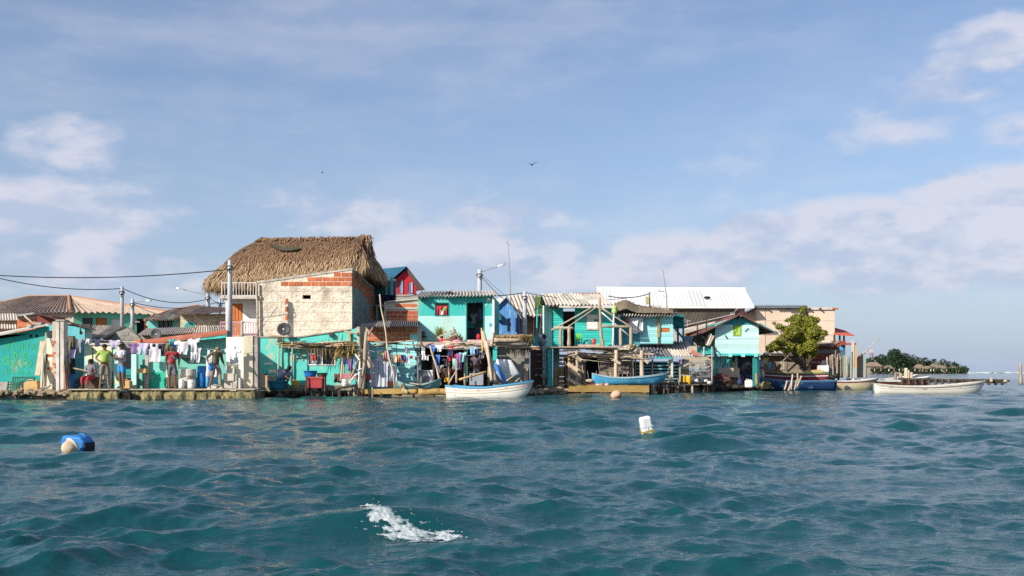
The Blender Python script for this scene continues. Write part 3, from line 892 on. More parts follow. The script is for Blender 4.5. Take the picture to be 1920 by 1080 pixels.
    mo = MB(); mo.ball(c+hd*.078*k-ax*.055*k, .018*k, 6, (1.3,.6,.4)); mo.build('mouth', flat('lip', (.14,.05,.045)), t, local=True)
    def cap(mat, name, r, low, back):
        pr = [(r*math.sin(a), r*math.cos(a)) for a in [0.02]+[i*.26 for i in range(1,6)]][::-1]
        pr = [(pr[0][0], pr[0][1]-low)]+pr
        return MB().lathe(c-hd*back, [(x*1.0,z) for x,z in pr], 14, axis=ax).build(name, mat, t, local=True, smooth=True)
    if hat:
        cap(hat, 'cap', .112*k, .012*k, .006*k)
        MB().prism([c+hd*.09*k+sd*.085*k+ax*.035*k, c+hd*.19*k+sd*.055*k+ax*.022*k, c+hd*.19*k-sd*.055*k+ax*.022*k, c+hd*.09*k-sd*.085*k+ax*.035*k], ax*.012*k).build('cap_peak', hat, t, local=True)
    if hair: cap(hair_m, 'hair', .106*k, .05*k, .022*k)
    return t
# ---- boats
def boat(label, loc, rz, L, beam, depth, hull_m, in_m, rim_m, cat='boat', group='boats on the water', draft=.22, sheer=(.22,.30), stripes=(), seats=3, rim_w=.06, tail=.7, name='rowing_boat', pitch=0.0, ribs=5):
    """bow towards +x; z = 0 is the waterline"""
    t = empty(name, loc, label, cat, group, rz)
    t.rotation_euler = (0, pitch, rz)
    n = 22
    def hb(s):
        b = math.sin(min(s/.55,1)*math.pi/2) if s < .55 else math.cos(((s-.55)/.45)**1.6*math.pi/2)**.85
        b = max(b, 0); return beam/2*(tail+(1-tail)*min(s/.5,1) if s < .55 else 1)*(1 if s < .55 else b) + .012
    top = lambda s: depth-draft + sheer[0]*max(0,(.35-s)/.35)**1.6 + sheer[1]*max(0,(s-.45)/.55)**1.8
    bot = lambda s: -draft + (draft+depth*.25)*max(0,(s-.82)/.18)**2
    sec = [(0.0,0.0),(.45,.04),(.78,.22),(.92,.55),(1.0,1.0)]
    def ring(s, off, fl=0.0):
        w, zt, zb = hb(s)-off, top(s), bot(s)+off*1.2
        rake = .30*depth*max(0,(s-.7)/.3)
        pts = []
        for a, c in sec: pts.append((L*(s-.5)+rake*c*1.3, max(w,.004)*a*(.86+.14*c), zb+(zt-zb)*c))
        return [(x,-y,z) for x,y,z in pts[::-1]] + pts[1:]
    def loft(mb, off, flip, s0=0.0, s1=1.0):
        vs = []; fs = []
        for i in range(n+1): vs += ring(s0+(s1-s0)*i/n, off)
        w = len(sec)*2-1
        for i in range(n):
            for j in range(w-1):
                f = (i*w+j, (i+1)*w+j, (i+1)*w+j+1, i*w+j+1)
                fs.append(f[::-1] if flip else f)
        fs.append(tuple(range(w)) if not flip else tuple(range(w-1,-1,-1)))
        return mb.add(vs, fs)
    loft(MB(), 0, False).build('hull', hull_m, t, local=True, smooth=True)
    loft(MB(), .035, True, .012, .985).build('inner_hull', in_m, t, local=True, smooth=True)
    for k, s in enumerate((-1, 1)):
        pts = [];
        for i in range(n+1):
            q = ring(i/n, 0); pts.append(Vector(q[0] if s < 0 else q[-1]))
        mb = MB(); vs = []; fs = []
        for i, p in enumerate(pts):
            o = Vector((0, s*.018, 0)); inn = Vector((0, -s*min(rim_w, abs(p.y)), 0))
            vs += [p+o+Vector((0,0,-.05)), p+o+Vector((0,0,.018)), p+inn+Vector((0,0,.018)), p+inn+Vector((0,0,-.03))]
        for i in range(n):
            for j in range(4):
                j2 = (j+1) % 4; fs.append((i*4+j, i*4+4+j, i*4+4+j2, i*4+j2))
        fs += [(0,1,2,3), tuple(n*4+j for j in (3,2,1,0))]
        mb.add(vs, fs).build('gunwale', rim_m, t, local=True)
        for fr, wd, sm in stripes:
            mb = MB(); vs = []; fs = []
            for i in range(n+1):
                q = ring(i/n, -.006); a = Vector(q[1] if s < 0 else q[-2]); b = Vector(q[0] if s < 0 else q[-1])
                c = a.lerp(b, fr); d = a.lerp(b, fr+wd); vs += [c, d]
            for i in range(n): fs.append((2*i, 2*i+2, 2*i+3, 2*i+1))
            ob = mb.add(vs, fs).build('stripe', sm, t, local=True)
            so = ob.modifiers.new('thickness','SOLIDIFY'); so.thickness = .008; so.offset = 0
    for i in range(seats):
        s = .14+.62*i/max(seats-1,1); w = hb(s)-.03; x = L*(s-.5); z = top(s)-.10
        MB().box(x-.11, x+.11, -w, w, z-.03, z).build('seat', in_m, t, local=True)
    for i in range(ribs):
        s = .1+.75*i/max(ribs-1,1); q = ring(s, .03)
        MB().tube([Vector(p)+Vector((.0,0,.012)) for p in q], .016, 5).build('rib', in_m, t, local=True)
    return t
# ---- plants
def leaf_cloud(mb, c, r, n, ls, sq=(1,1,1), hollow=.55, rr=None):
    rr = rr or R
    for _ in range(n):
        while True:
            d = Vector((rr.uniform(-1,1), rr.uniform(-1,1), rr.uniform(-1,1)))
            if .05 < d.length <= 1: break
        q = d.normalized()*(hollow+(1-hollow)*rr.random()**.7)*r
        p = Vector(c)+Vector((q.x*sq[0], q.y*sq[1], q.z*sq[2]))
        nn = (d.normalized()*.6+Vector((rr.uniform(-1,1), rr.uniform(-1,1), rr.uniform(0,1.2)))).normalized()
        a = nn.orthogonal().normalized(); b = nn.cross(a); t = rr.uniform(0,6.28)
        a, b = a*math.cos(t)+b*math.sin(t), b*math.cos(t)-a*math.sin(t)
        s = ls*rr.uniform(.6,1.3)
        mb.add([p-a*s, p-b*s*.42+nn*s*.08, p+a*s, p+b*s*.42+nn*s*.08], [(0,1,2,3)])
def leafmat(name, c1, c2, scale=3):
    mt = M(name, c1, c2, scale=scale, detail=3, lo=.35, hi=.65, rough=.55, var=.1, bump=0, spec=.35)
    nt = mt.node_tree; bs = [n for n in nt.nodes if n.type == 'BSDF_PRINCIPLED'][0]; out = [n for n in nt.nodes if n.type == 'OUTPUT_MATERIAL'][0]
    tr = nt.nodes.new('ShaderNodeBsdfTranslucent'); tr.inputs[0].default_value = (c1[0]*1.3, c1[1]*1.3, c1[2]*.7, 1)
    mx = nt.nodes.new('ShaderNodeMixShader'); mx.inputs[0].default_value = .28
    nt.links.new(bs.outputs[0], mx.inputs[1]); nt.links.new(tr.outputs[0], mx.inputs[2]); nt.links.new(mx.outputs[0], out.inputs[0])
    return mt
leaf_ol = leafmat('olive_leaves', (.31,.30,.035), (.12,.15,.02), 2.2)
leaf_dk = leafmat('deep_green_leaves', (.045,.085,.035), (.022,.05,.022), .12)
leaf_md = leafmat('mid_green_leaves', (.075,.105,.045), (.035,.06,.025), .2)
leaf_dry = leafmat('dry_palm_leaves', (.50,.36,.16), (.26,.17,.07), 5)
leaf_agave = leafmat('agave_leaves', (.40,.40,.14), (.25,.27,.08), 5)
bark = M('bark', (.20,.15,.11), (.11,.08,.06), scale=6, bump=.6)
def blade(mb, p, d, ln, w, droop=.3, n=4):
    p = Vector(p); d = Vector(d).normalized(); sd = d.cross(Vector((0,0,1)))
    if sd.length < .05: sd = Vector((1,0,0))
    sd.normalize(); vs = []; fs = []
    for i in range(n+1):
        t = i/n; c = p+d*ln*t-Vector((0,0,droop*ln*t*t)); ww = w*(1-t)**.7*(.6+.4*min(1,t*4))/2
        vs += [c-sd*ww, c+sd*ww+Vector((0,0,.0))]
    for i in range(n): fs.append((2*i,2*i+1,2*i+3,2*i+2))
    mb.add(vs, fs)
# ================================================================ far left
# --- kiosk with hand-painted lettering
Y = 40.6
k = empty('kiosk', P(30,735,Y), 'low teal kiosk with green hand painted lettering at the left end of the quay', 'kiosk')
MB().pwall(-60, 89, 644, 612, 738, Y, .14, [(55,627,60,633),(66,627,72,633)]).build('wall', M('kiosk_teal', (.03,.42,.36), (.02,.33,.30), wear=(.30,.36,.30), wscale=1.5, wlo=.6, whi=.72), k)
MB().wall((X(89,Y),Y+.01),(X(89,Y)+.1,Y+1.0), .3, 2.75, .14).build('side_wall', block_grey, k)
MB().pbox(-60, 716, 88.6, 738, Y-.012, .011).build('dirty_plinth', conc, k)
s = MB(); slab(s, P(-62,640,Y-.35)+Vector((0,0,.02)), P(91,607.5,Y-.35)+Vector((0,0,.02)), P(91,607.5,Y-.35)+Vector((.05,1.3,.20)), P(-62,640,Y-.35)+Vector((0,1.3,.30)), .07); s.build('roof', conc_lt, k)
for a in (57,69): MB().pbox(a-3,626,a+3,634,Y+.10,.03).build('vent', dark_in, k)
MB().pbox(50,608,58,613,Y-.4,.3).build('roof_block', conc, k); MB().pbox(64,604,77,609,Y-.2,.3).build('roof_block', conc, k)
ST = {'V':[[(0,1),(.5,0),(1,1)]],'E':[[(.9,1),(0,1),(0,0),(.9,0)],[(0,.5),(.75,.5)]],'N':[[(0,0),(0,1),(.9,0),(.9,1)]],'T':[[(0,1),(1,1)],[(.5,1),(.5,0)]],'A':[[(0,0),(.5,1),(1,0)],[(.2,.38),(.8,.38)]],
 'D':[[(0,0),(0,1),(.6,.9),(.9,.5),(.6,.1),(0,0)]],'G':[[(.9,.85),(.5,1),(.1,.75),(.05,.3),(.4,0),(.9,.15),(.9,.45),(.5,.45)]],'S':[[(.9,.9),(.4,1),(.1,.75),(.8,.35),(.6,.02),(.05,.08)]],'O':[[(.5,1),(.1,.7),(.1,.3),(.5,0),(.9,.3),(.9,.7),(.5,1)]],'L':[[(0,1),(0,0),(.8,0)]],'I':[[(.5,1),(.5,0)]]}
gr_paint = M('green_sign_paint', (.05,.42,.10), (.06,.38,.16), wear=(.03,.42,.33), wscale=6, wlo=.52, whi=.66, bump=0, var=0)
def letter(ch, px, py, w, h, lw, Y, parent, mat):
    mb = MB()
    for st in ST[ch]:
        pts = [P(px+a*w, py-b*h, Y) for a, b in st]
        for p, q in zip(pts, pts[1:]):
            mb.beam(p-Vector((0,R.uniform(0,.001),0)), q, m(lw,Y)*R.uniform(.85,1.15), .006, up=(0,-1,0))
    mb.build('painted_letter', mat, parent)
for ch,px,py,w,h,lw in [('V',11,656,8,15,1.7),('E',24,657,6,13,1.7),('N',37,656,7,12,1.3),('T',49,655,7,11,1.3),('A',60,655,7,10,1.2),('D',27,674,7,13,3),('E',44,674,7,12,3),
     ('G',7,684,12,14,3.2),('A',25,690,9,15,2.2),('S',38,690,8,14,2.4),('O',51,687,9,11,2.2),('L',12,700,7,9,2.6),('I',23,701,6,9,2.4),('N',36,702,7,7,1.3),('A',50,702,7,7,1.2)]:
    letter(ch,px,py,w,h,lw,Y-.006,k,gr_paint)
# boards and frames standing against it
def leaning(name, mat, px0, py0, px1, py1, Y0, wpx, label, cat, group=None, th=.03, lean=.5):
    a = P(px1,py1,Y0-lean); b = P(px0,py0,Y0); a.z = max(a.z, .34)
    return MB().beam(a, b, m(wpx,Y0), th, up=(0,-1,0)).build(name, mat, None, label, cat, group)
leaning('plank', wood_lt, 80, 640, 70, 704, 40.4, 9, 'wide pale plank leaning on the kiosk right of its lettering', 'plank', 'planks leaning by the pillar')
leaning('plank', wood, 86, 624, 82, 728, 40.2, 2.4, 'thin grey pole standing between the kiosk and the brick pilaster', 'plank', 'planks leaning by the pillar')
leaning('plank', wood_lt, 80, 662, 77, 727, 40.0, 3.5, 'short pale board leaning left of the brick pilaster', 'plank', 'planks leaning by the pillar')
leaning('plank', wood_dk, 88, 664, 85, 724, 40.1, 3, 'dark narrow board leaning left of the brick pilaster', 'plank', 'planks leaning by the pillar')
leaning('plank', wood_lt, 120, 655, 126, 732, 39.8, 4, 'long pale board leaning on the right of the concrete pillar', 'plank', 'planks leaning by the pillar', lean=.2)
leaning('plank', terra, 117, 650, 123, 735, 39.7, 2.5, 'reddish strip of wood against the concrete pillar', 'plank', 'planks leaning by the pillar', lean=.15)
leaning('plank', wood, 124, 632, 131, 730, 40.0, 4, 'tall grey post leaning beside the hanging clothes', 'plank', 'planks leaning by the pillar', lean=.1)
# green crates
def crate(label, px0, py0, px1, py1, Y, mat, nv, nh, rot=0):
    w, h = m(px1-px0,Y), m(py1-py0,Y)
    t = empty('slatted_crate', P((px0+px1)/2,py1,Y), label, 'crate', 'green slatted crates', 0)
    t.rotation_euler = (-.18, rot, 0)
    for x in (-w/2, w/2): MB().box(x-.025,x+.025,0,.05,0,h).build('upright', mat, t, local=True)
    for z in (0, h): MB().box(-w/2-.02,w/2+.02,.005,.045,z-.022,z+.022).build('rail', mat, t, local=True)
    for i in range(nv):
        x = -w/2+w*(i+1)/(nv+1); MB().box(x-.022,x+.022,.012,.03,0.02,h-.02).build('slat', mat, t, local=True)
    for i in range(nh):
        z = h*(i+1)/(nh+1); MB().box(-w/2+.02,w/2-.02,.032,.046,z-.02,z+.02).build('slat', mat, t, local=True)
    return t
crate('green lattice crate tilted on the stones below the lettering', 12,716,32,737, 39.9, green_wd, 3, 3, .08)
crate('dark green slatted panel leaning on the kiosk behind the jerrycan', 22,707,62,733, 40.25, green_wd, 8, 1)
def jerry(label, px0, py0, px1, py1, Y, mat, group='plastic cans', rot=0, name='jerrycan'):
    w, h = m(px1-px0,Y), m(py1-py0,Y); d = w*.6
    t = empty(name, P((px0+px1)/2,py1,Y), label, 'jerrycan', group, rot)
    pr = [(-.5,0),(-.46,-.02),(.46,-.02),(.5,.02),(.5,.72),(.42,.84),(.1,.88),(-.36,.86),(-.5,.74)]
    mb = MB(); mb.prism([(x*w,-d/2,z*h+.02*h) for x,z in pr], (0,d,0))
    b = mb.build('can_body', mat, t, local=True); bv = b.modifiers.new('round','BEVEL'); bv.width = min(w,h)*.09; bv.segments = 3
    MB().tube([(-.36*w,0,.84*h),(-.33*w,0,1.0*h),(.0,0,1.0*h),(.06*w,0,.86*h)], .035*h, 7).build('handle', mat, t, local=True)
    MB().lathe((.30*w,0,.80*h), [(.10*w,0),(.10*w,.15*h),(.08*w,.17*h)], 10).build('screw_cap', mat, t, local=True)
    for i in (0,1): MB().box(-.34*w,.34*w,-d/2-.008,-d/2+.01,(.22+.24*i)*h,(.25+.24*i)*h).build('ridge', mat, t, local=True)
    return t
jerry('yellow tan jerrycan on the stones beside the green crates', 48,712,74,738, 39.75, pl_tan)
jerry('small tan can on the quay under the table behind the man in blue shorts', 232,712,247,728, 40.4, pl_tan)
b = MB().beam(P(78,735,39.7), P(95,722,39.9), .35, .02).build('board', wood, None, 'short grey board lying on the stones by the pillar', 'board')
# --- concrete pillar and brick pilaster
pl = empty('pillar', P(112,738,39.7), 'tall square concrete pillar at the corner of the quay with a block cap', 'pillar')
MB().pbox(105,602,119.5,738,39.62,.36).build('shaft', conc_lt, pl); MB().pbox(104,599,121,602.3,39.58,.44).build('cap', conc, pl)
MB().pbox(110.5,602,111.6,737,39.60,.02).build('joint', conc_dk, pl)
pi = empty('pilaster', P(101,738,40), 'pale crumbling brick pilaster left of the concrete pillar', 'pilaster')
MB().pbox(98,603,105,738,40.0,.3).build('core', mortar, pi)
MB().pbox(87,634,98,736,40.3,.25).build('low_wall', M('patched_mint', (.50,.66,.56), (.62,.52,.38), scale=2.5), pi)
bricks(pi, brick_m, (X(98,40),40.0),(X(105,40),40.0), Z(737,40), lambda u,z: R.random() < .16, bw=.15, bh=.11, mort=.02, th=.02, zmax=Z(606,40))
bricks(pi, brick_m, (X(88,40.3),40.3),(X(98,40.3),40.3), Z(700,40.3), lambda u,z: z < Z(655,40.3) and R.random() < .4, bw=.2, bh=.13, mort=.02, th=.02)
# --- teal hut behind the pillar, dark lean-to roof
Y = 42.4
h = empty('teal_hut', P(122,725,Y), 'small teal hut with a sloping dark roof edge behind the concrete pillar', 'hut')
MB().pwall(86, 159, 606, 614, 727, Y, .12, [(120,630,141,727)]).build('wall', M('hut_teal', (.17,.56,.60), (.12,.48,.52), wear=(.3,.4,.36), wscale=1.2, wlo=.62, whi=.72), h)
MB().wall((X(159,Y),Y+.005),(X(159,Y)-.02,Y+.8), .3, Z(615,Y), .12).build('side_wall', mint, h)
MB().wall((X(159,Y)-.1,Y+.9),(X(86,Y),Y+.9), .3, Z(606,Y), .12).build('back_wall', dark_in, h)
s = MB(); slab(s, P(64,586,Y-.15), P(180,619,Y-.15), P(180,617,Y+1), P(64,586,Y+1.0)+Vector((0,0,.05)), .03); s.build('roof', wood_dk, h)
MB().pbox(69,592,98,608,Y+.3,.1).build('board_band', M('dark_red_boards', (.22,.05,.04), None, stretch=(1,1,8)), h)
# --- little hollow-brick room
Y = 44
br = empty('brick_room', P(50,640,Y), 'small unplastered orange brick room above the kiosk roof', 'building')
MB().pwall(32, 67, 593, 590, 640, Y, .14).build('wall', mortar, br)
MB().wall((X(67,Y),Y+.01),(X(67,Y)+.2,Y+2.5), .3, Z(590,Y), .14).build('side_wall', brick_dk, br)
bricks(br, brick_m, (X(32,Y),Y),(X(67,Y),Y), Z(640,Y), lambda u,z: z < Z(596,Y), bw=.27, bh=.165, th=.03)
s = MB(); slab(s, P(27,592,Y-.3), P(70,586,Y-.3), P(70,585,Y+2.6), P(27,590,Y+2.6), .05); s.build('roof', fibre, br)
stick('board', P(46,592,43.6), P(66,610,43.2), .04, wood_lt, 'pale beam leaning on the roof of the brick room', 'beam')
# pale roofs at the extreme left
Y = 47
pr = empty('pale_house', P(0,640,Y), 'pale house with cracked wavy roof edges at the left frame edge', 'house')
MB().pwall(-70, 33, 600, 600, 660, Y, .14).build('wall', M('peach_paint', (.72,.55,.40), (.64,.47,.34)), pr)
roof_sheets(pr, fibre_lt, P(-72,600,Y-.5), P(36,600,Y-.5), P(34,588,Y+2.5), P(-72,588,Y+2.5), 3, 7, .03)
roof_sheets(pr, fibre_lt, P(-72,616,Y-.9), P(34,616,Y-.9), P(32,606,Y-.1), P(-72,606,Y-.1), 3, 7, .03, name='lower_roof_sheet')
# --- big hip-roofed house
Y = 56.0
C = P(138,583,Y); zc = C.z; xb = C.x
ho = empty('hip_roof_house', (xb,Y,.3), 'teal and grey house with broad brown tiled hip roof behind the quay', 'house')
lw, rw = 7.6, 5.6
a45 = math.radians(40)
dl = Vector((-math.cos(a45*.55), math.sin(a45*.55), 0)); dr = Vector((math.cos(a45*.75), math.sin(a45*.75), 0))
c0 = Vector((xb,Y,0)); cl = c0+dl*lw; crr = c0+dr*rw
MB().wall((cl.x,cl.y),(c0.x,c0.y), .3, zc-.02, .16).build('wall', M('grey_stucco', (.45,.39,.33), (.34,.29,.24), scale=3, bump=.5), ho)
ops = [(.45,zc-1.55,1.0,zc-.35),(1.15,zc-2.1,1.75,zc-.35),(1.95,zc-1.75,2.65,zc-.38),(3.35,zc-1.6,4.55,zc-.35)]
MB().wall((c0.x,c0.y),(crr.x,crr.y), .3, zc-.02, .16, ops).build('wall', M('sea_green_paint', (.16,.55,.38), (.12,.46,.32)), ho)
def opening(house, mat, u0, z0, u1, z1, p0, d, rec=.10, name='shutter'):
    n = Vector((d.y,-d.x,0)); a = p0+d*u0-n*rec; b = p0+d*u1-n*rec
    return MB().prism([(a.x,a.y,z0),(b.x,b.y,z0),(b.x,b.y,z1),(a.x,a.y,z1)], -n*.03).build(name, mat, house)
for o, mt, nm in zip(ops, (dark_gl, wood_or, white_pt, dark_gl), ('window','door','door','window')): opening(ho, mt, *o, c0, dr, .12, nm)
wd = MB()
for o in ops[3:]: pass
ov = .55
eL = cl+Vector((-.4,-.1,0)); e0 = c0+Vector((.05,-.55,0)); eR = crr+dr*.9
zE = zc-.08
rdg0 = P(62,557,60.5); rdg1 = P(129,556.5,60.5)
roof_sheets(ho, tile_br, (eL.x-.6,eL.y-.6,zE), (e0.x,e0.y,zE), rdg1, rdg0-Vector((.2,0,0)), 6, 5, .065, courses=3)
roof_sheets(ho, tile_lt, (e0.x,e0.y,zE), (eR.x,eR.y,zE-.02), rdg1+Vector((.05,.05,-.02)), rdg1, 5, 4, .05, courses=2, name='hip_roof_sheet')
MB().tube([Vector((e0.x,e0.y,zE+.06)), rdg1.lerp(Vector((e0.x,e0.y,zE+.06)),.5)+Vector((0,0,.05)), rdg1+Vector((0,0,.05))], .085, 8).build('hip_ridge', terra, ho)
MB().tube([rdg0+Vector((-.3,0,.04)), rdg1+Vector((0,0,.04))], .075, 8).build('ridge_tile_row', terra, ho)
MB().tube([rdg1+Vector((.05,.05,.02)), Vector((eR.x,eR.y,zE+.02))], .08, 8).build('hip_ridge', terra, ho)
MB().tube([rdg0+Vector((-.2,0,.04)), Vector((eL.x-.6,eL.y-.6,zE+.05))], .075, 8).build('hip_ridge', terra, ho)
# --- grey corrugated roof over a block wall
Y = 44.5
g = empty('block_store', P(205,725,Y), 'low grey block store with corrugated roof behind the two standing men', 'store')
x0, x1 = X(160,Y), X(268,Y)
MB().wall((x0,Y),(x1,Y), .3, [(0,Z(634,Y)),(X(188,Y)-x0,Z(634,Y)),(X(240,Y)-x0,Z(615,Y)),(x1-x0,Z(638,Y))], .14).build('wall', block_grey, g)
bricks(g, block_grey, (X(188,Y),Y),(X(268,Y),Y), Z(655,Y), lambda u,z: z+.12 < (Z(634,Y)+u*.36 if u < 1.23 else Z(615,Y)-(u-1.23)*.82), bw=.36, bh=.2, mort=.014, th=.02, name='block')
roof_sheets(g, [fibre, fibre_lt, fibre], P(156,634,Y-1.2), P(187,636,Y-1.2), P(238,613,Y+.9), P(157,610,Y+.9), 3, 6, .05)
roof_sheets(g, [fibre], P(244,612,Y-.9), P(268,640,Y-.6), P(268,638,Y+1.2), P(241,610.5,Y+1.2), 1, 8, .03, name='side_roof_sheet')
# cream low wall behind the men
w = empty('cream_wall', P(190,727,41.6), 'cream and mint plastered wall behind the man in green shirt', 'wall')
MB().pwall(158, 226, 646, 646, 729, 41.6, .12).build('plaster', M('cream_mint', (.66,.74,.55), (.74,.68,.40), scale=.8, wear=(.45,.72,.62), wscale=.9, wlo=.5, whi=.55), w)
MB().pbox(157,643,227,647,41.55,.22).build('coping', conc_lt, w)
# green posts
for px in (174, 211): stick('post', P(px,727,40.6), P(px,652,40.6), .03, green_wd, 'thin green post carrying the washing line behind the %s' % ('seated woman' if px < 200 else 'man in blue shorts'), 'post', bend=.01)
# stacked dark planks
for i in range(26):
    yy = 40.2+R.uniform(0,1.0); z = .33+.028+(i//4)*.075+R.uniform(0,.012); cx = X(R.uniform(150,165),yy)+(i//4)*.03; L_ = R.uniform(.9,1.5)*(1-.05*(i//4)); a = R.uniform(-.25,.25)
    MB().beam((cx-L_/2*math.cos(a),yy-L_/2*math.sin(a),z),(cx+L_/2*math.cos(a),yy+L_/2*math.sin(a),z+R.uniform(-.01,.02)),.14,.05).build('stacked_plank', wood_dk, None, 'dark wet plank in the stack beside the seated woman', 'plank', 'dark planks stacked on the quay')
stick('plank', P(136,690,39.9), P(182,700,40.0), .035, wood, 'grey plank on top of the dark plank stack', 'plank', bend=.02)
bb = MB(); bb.pbox(130,702,136,733,39.9,.25); bb.build('drum', pl_blue, None, 'narrow blue plastic drum beside the concrete pillar', 'drum')
MB().beam(P(136,732,39.3), P(234,731,39.35), .10, .06).build('board', wood_dk, None, 'long dark board lying on the edge of the quay under the men', 'board')
tw = MB(); tw.lathe((X(236,39.0),38.92,.12), [(.17,-.08),(.26,-.1),(.31,-.05),(.31,.05),(.26,.1),(.17,.08)], 22, axis=(.15,1,.25), loop=True); tw.build('tyre', black, None, 'black tyre hung as a fender on the quay edge', 'tyre', smooth=True)
# --- shed with red slab roof
Y = 42.0
sh = empty('red_roof_shed', P(335,731,Y), 'open teal shed with a sloping red roof slab behind the washing', 'shed')
tl = M('shed_teal', (.24,.62,.52), (.17,.54,.45), wear=(.48,.62,.52), wscale=1.4, wlo=.6, whi=.74)
MB().pwall(262, 424, 640, 621, 731, Y, .14).build('wall', tl, sh)
MB().pbox(278,697,312,728,Y-.014,.012).build('painted_band', M('bright_green_band', (.04,.48,.30), (.03,.40,.26), wear=(.3,.4,.28), wscale=2, wlo=.58, whi=.7), sh)
s = MB(); slab(s, P(251,646,Y-.75), P(425,622.5,Y-.75), P(425,618,Y+.4), P(251,639,Y+.4), .10); s.build('roof', red_slab, sh)
s = MB(); s.prism([P(370,638,Y-.7), P(424,633,Y-.7), P(424,625,Y-.7), P(370,632,Y-.7)], (0,.05,0)); s.build('fascia', teal, sh)
for i,(a,b,mt) in enumerate([(246,255.5,mint),(272,277.5,conc_lt)]): MB().pbox(a,664,b,731,40.7,.25).build('front_post', mt, sh)
MB().pbox(256,652,272,731,41.2,.1).build('low_wall', tl, sh)
MB().pbox(277.5,668,312,729,40.85,.12).build('low_wall', tl, sh)
MB().pbox(277.5,697,312,727,40.838,.011).build('painted_band', MC['bright_green_band'], sh)
MB().pbox(334,668,376,671,Y-.3,.3).build('shelf', wood_dk, sh)
MB().pbox(253,637,263,643,Y-.75,.3).build('roof_brick', brick_m, sh)
for px,a in ((366,0),): stick('pole', P(357,624,Y-.8), P(375,606,Y-.4), .03, terra, 'short red pole sticking up from the red roof', 'pole', bend=.01)
# white side walls and posts right of the shed
Y = 41.0
ww = empty('white_wall', P(452,733,Y), 'whitewashed streaky wall with thick posts at the end of the quay', 'wall')
wsh = M('whitewash_stained', (.74,.76,.66), (.62,.66,.55), stretch=(1,1,.25), scale=2, wear=(.36,.56,.44), wscale=1.4, wlo=.56, whi=.72)
MB().pwall(424, 474, 632, 631, 733, Y, .14).build('plaster', wsh, ww)
MB().pbox(443,633,456.5,733,Y-.35,.3).build('post', wsh, ww); MB().pbox(456.8,630,474,733,Y-.6,.5).build('post', M('cream_stained', (.76,.68,.50), (.62,.55,.40), stretch=(1,1,.3), scale=2, wear=(.30,.60,.48), wscale=.8, wlo=.6, whi=.68), ww)
MB().pbox(474,632,483,735,Y-.55,.45).build('post', conc, ww)
for i,(a,b,c,d) in enumerate([(419,700,438,714),(436,714,447,730),(420,714,435,730),(425,686,439,700)]): MB().pbox(a,b,c,d,40.3+.05*i,.3).build('block', conc_lt, None, ['grey concrete block on top of two others at the quay end','concrete block standing right of the walking man','lower concrete block behind the walking man','uppermost concrete block by the white wall'][i], 'block', 'concrete blocks on the quay')
MB().lathe((X(450,40.0),40.0,.36), [(.06,0),(.055,.45),(.05,.47)], 10).build('bollard', conc_lt, None, 'short round pale post standing by the concrete blocks', 'post')
stones(390, 415, 40.1, 40.2, 14, .12, .24, conc_lt, .42, 'broken_concrete')
# drums and buckets
def drum(label, px0, py0, px1, py1, Y, mat, group='plastic drums on the quay', name='drum', lid=None):
    w, hh = m(px1-px0,Y)/2, m(py1-py0,Y); c = (X((px0+px1)/2,Y),Y,Z(py1,Y))
    t = empty(name, c, label, 'drum', group)
    pr = [(w*.9,0),(w*.97,.04*hh),(w*.97,.28*hh),(w*1.0,.31*hh),(w*.97,.34*hh),(w*.98,.62*hh),(w*1.02,.65*hh),(w*.98,.68*hh),(w*.95,.94*hh),(w*.9,hh),(w*.82,hh),(w*.8,hh*.9)]
    MB().lathe(c, pr, 20).build('drum_body', mat, t, smooth=True)
    if lid: MB().lathe((c[0],c[1],c[2]+hh*.98), [(w*.97,0),(w*.97,.05),(w*.6,.09)], 20).build('lid', lid, t)
    else: MB().lathe((c[0],c[1],c[2]+hh*.90), [(w*.8,0),(w*.8,.01)], 20).build('water_surface', dark_gl, t)
    return t
drum('blue plastic drum standing under the white washing', 370,686,387,726, 41.2, pl_blue); drum('sky blue drum behind the walking man', 386,690,409,726, 40.9, pl_sky)
drum('pale stained drum with open top right of the man in red', 338,692,368,726, 41.0, conc_lt); drum('small white bucket in front of the pale drum', 352,712,366,728, 40.4, pl_white)
drum('cream bucket behind the legs of the man in red', 311,694,334,726, 41.0, M('cream_plastic', (.68,.58,.42), None)); drum('white tub standing left of the pale drum', 335,711,346,728, 40.5, pl_white)
stick('bicycle_tyre', P(338,690,41.2), P(352,690,41.2), .02, black, 'dark arched hose lying over the pale drum', 'hose')
# little table with basin
tb = empty('table', P(266,730,40.5), 'small wooden table with orange top between the shed posts', 'table')
MB().pbox(257,691,273,699,40.4,.4).build('tabletop', wood_yl, tb)
for px,yy in ((259,40.42),(271,40.42),(259,40.76),(271,40.76)): MB().pbox(px-.9,699,px+.9,729,yy,.04).build('leg', wood_dk, tb)
def basin(label, px, pytop, wpx, hpx, Y, mat, group='plastic basins'):
    w, hh = m(wpx,Y)/2, m(hpx,Y); c = (X(px,Y),Y,Z(pytop+hpx,Y))
    return MB().lathe(c, [(w*.72,0),(w*.86,hh*.5),(w*.95,hh*.92),(w*1.06,hh*.94),(w*1.06,hh),(w*.9,hh*.98),(w*.7,.05*hh)], 24).build('basin', mat, None, label, 'basin', group, smooth=True)
basin('turquoise basin on the small wooden table', 267,684,10,7,40.6,pl_teal)
ch = empty('chair', P(241,728,40.9), 'dark green plastic chair behind the man in blue shorts', 'chair')
MB().pbox(236,706,250,708.5,40.8,.4).build('seat', pl_teal, ch); MB().pbox(236,692,250,704,41.15,.04).build('backrest', pl_teal, ch)
for px,yy in ((237,40.82),(249,40.82),(237,41.15),(249,41.15)): MB().pbox(px-.7,708,px+.7,727,yy,.04).build('leg', pl_red, ch)
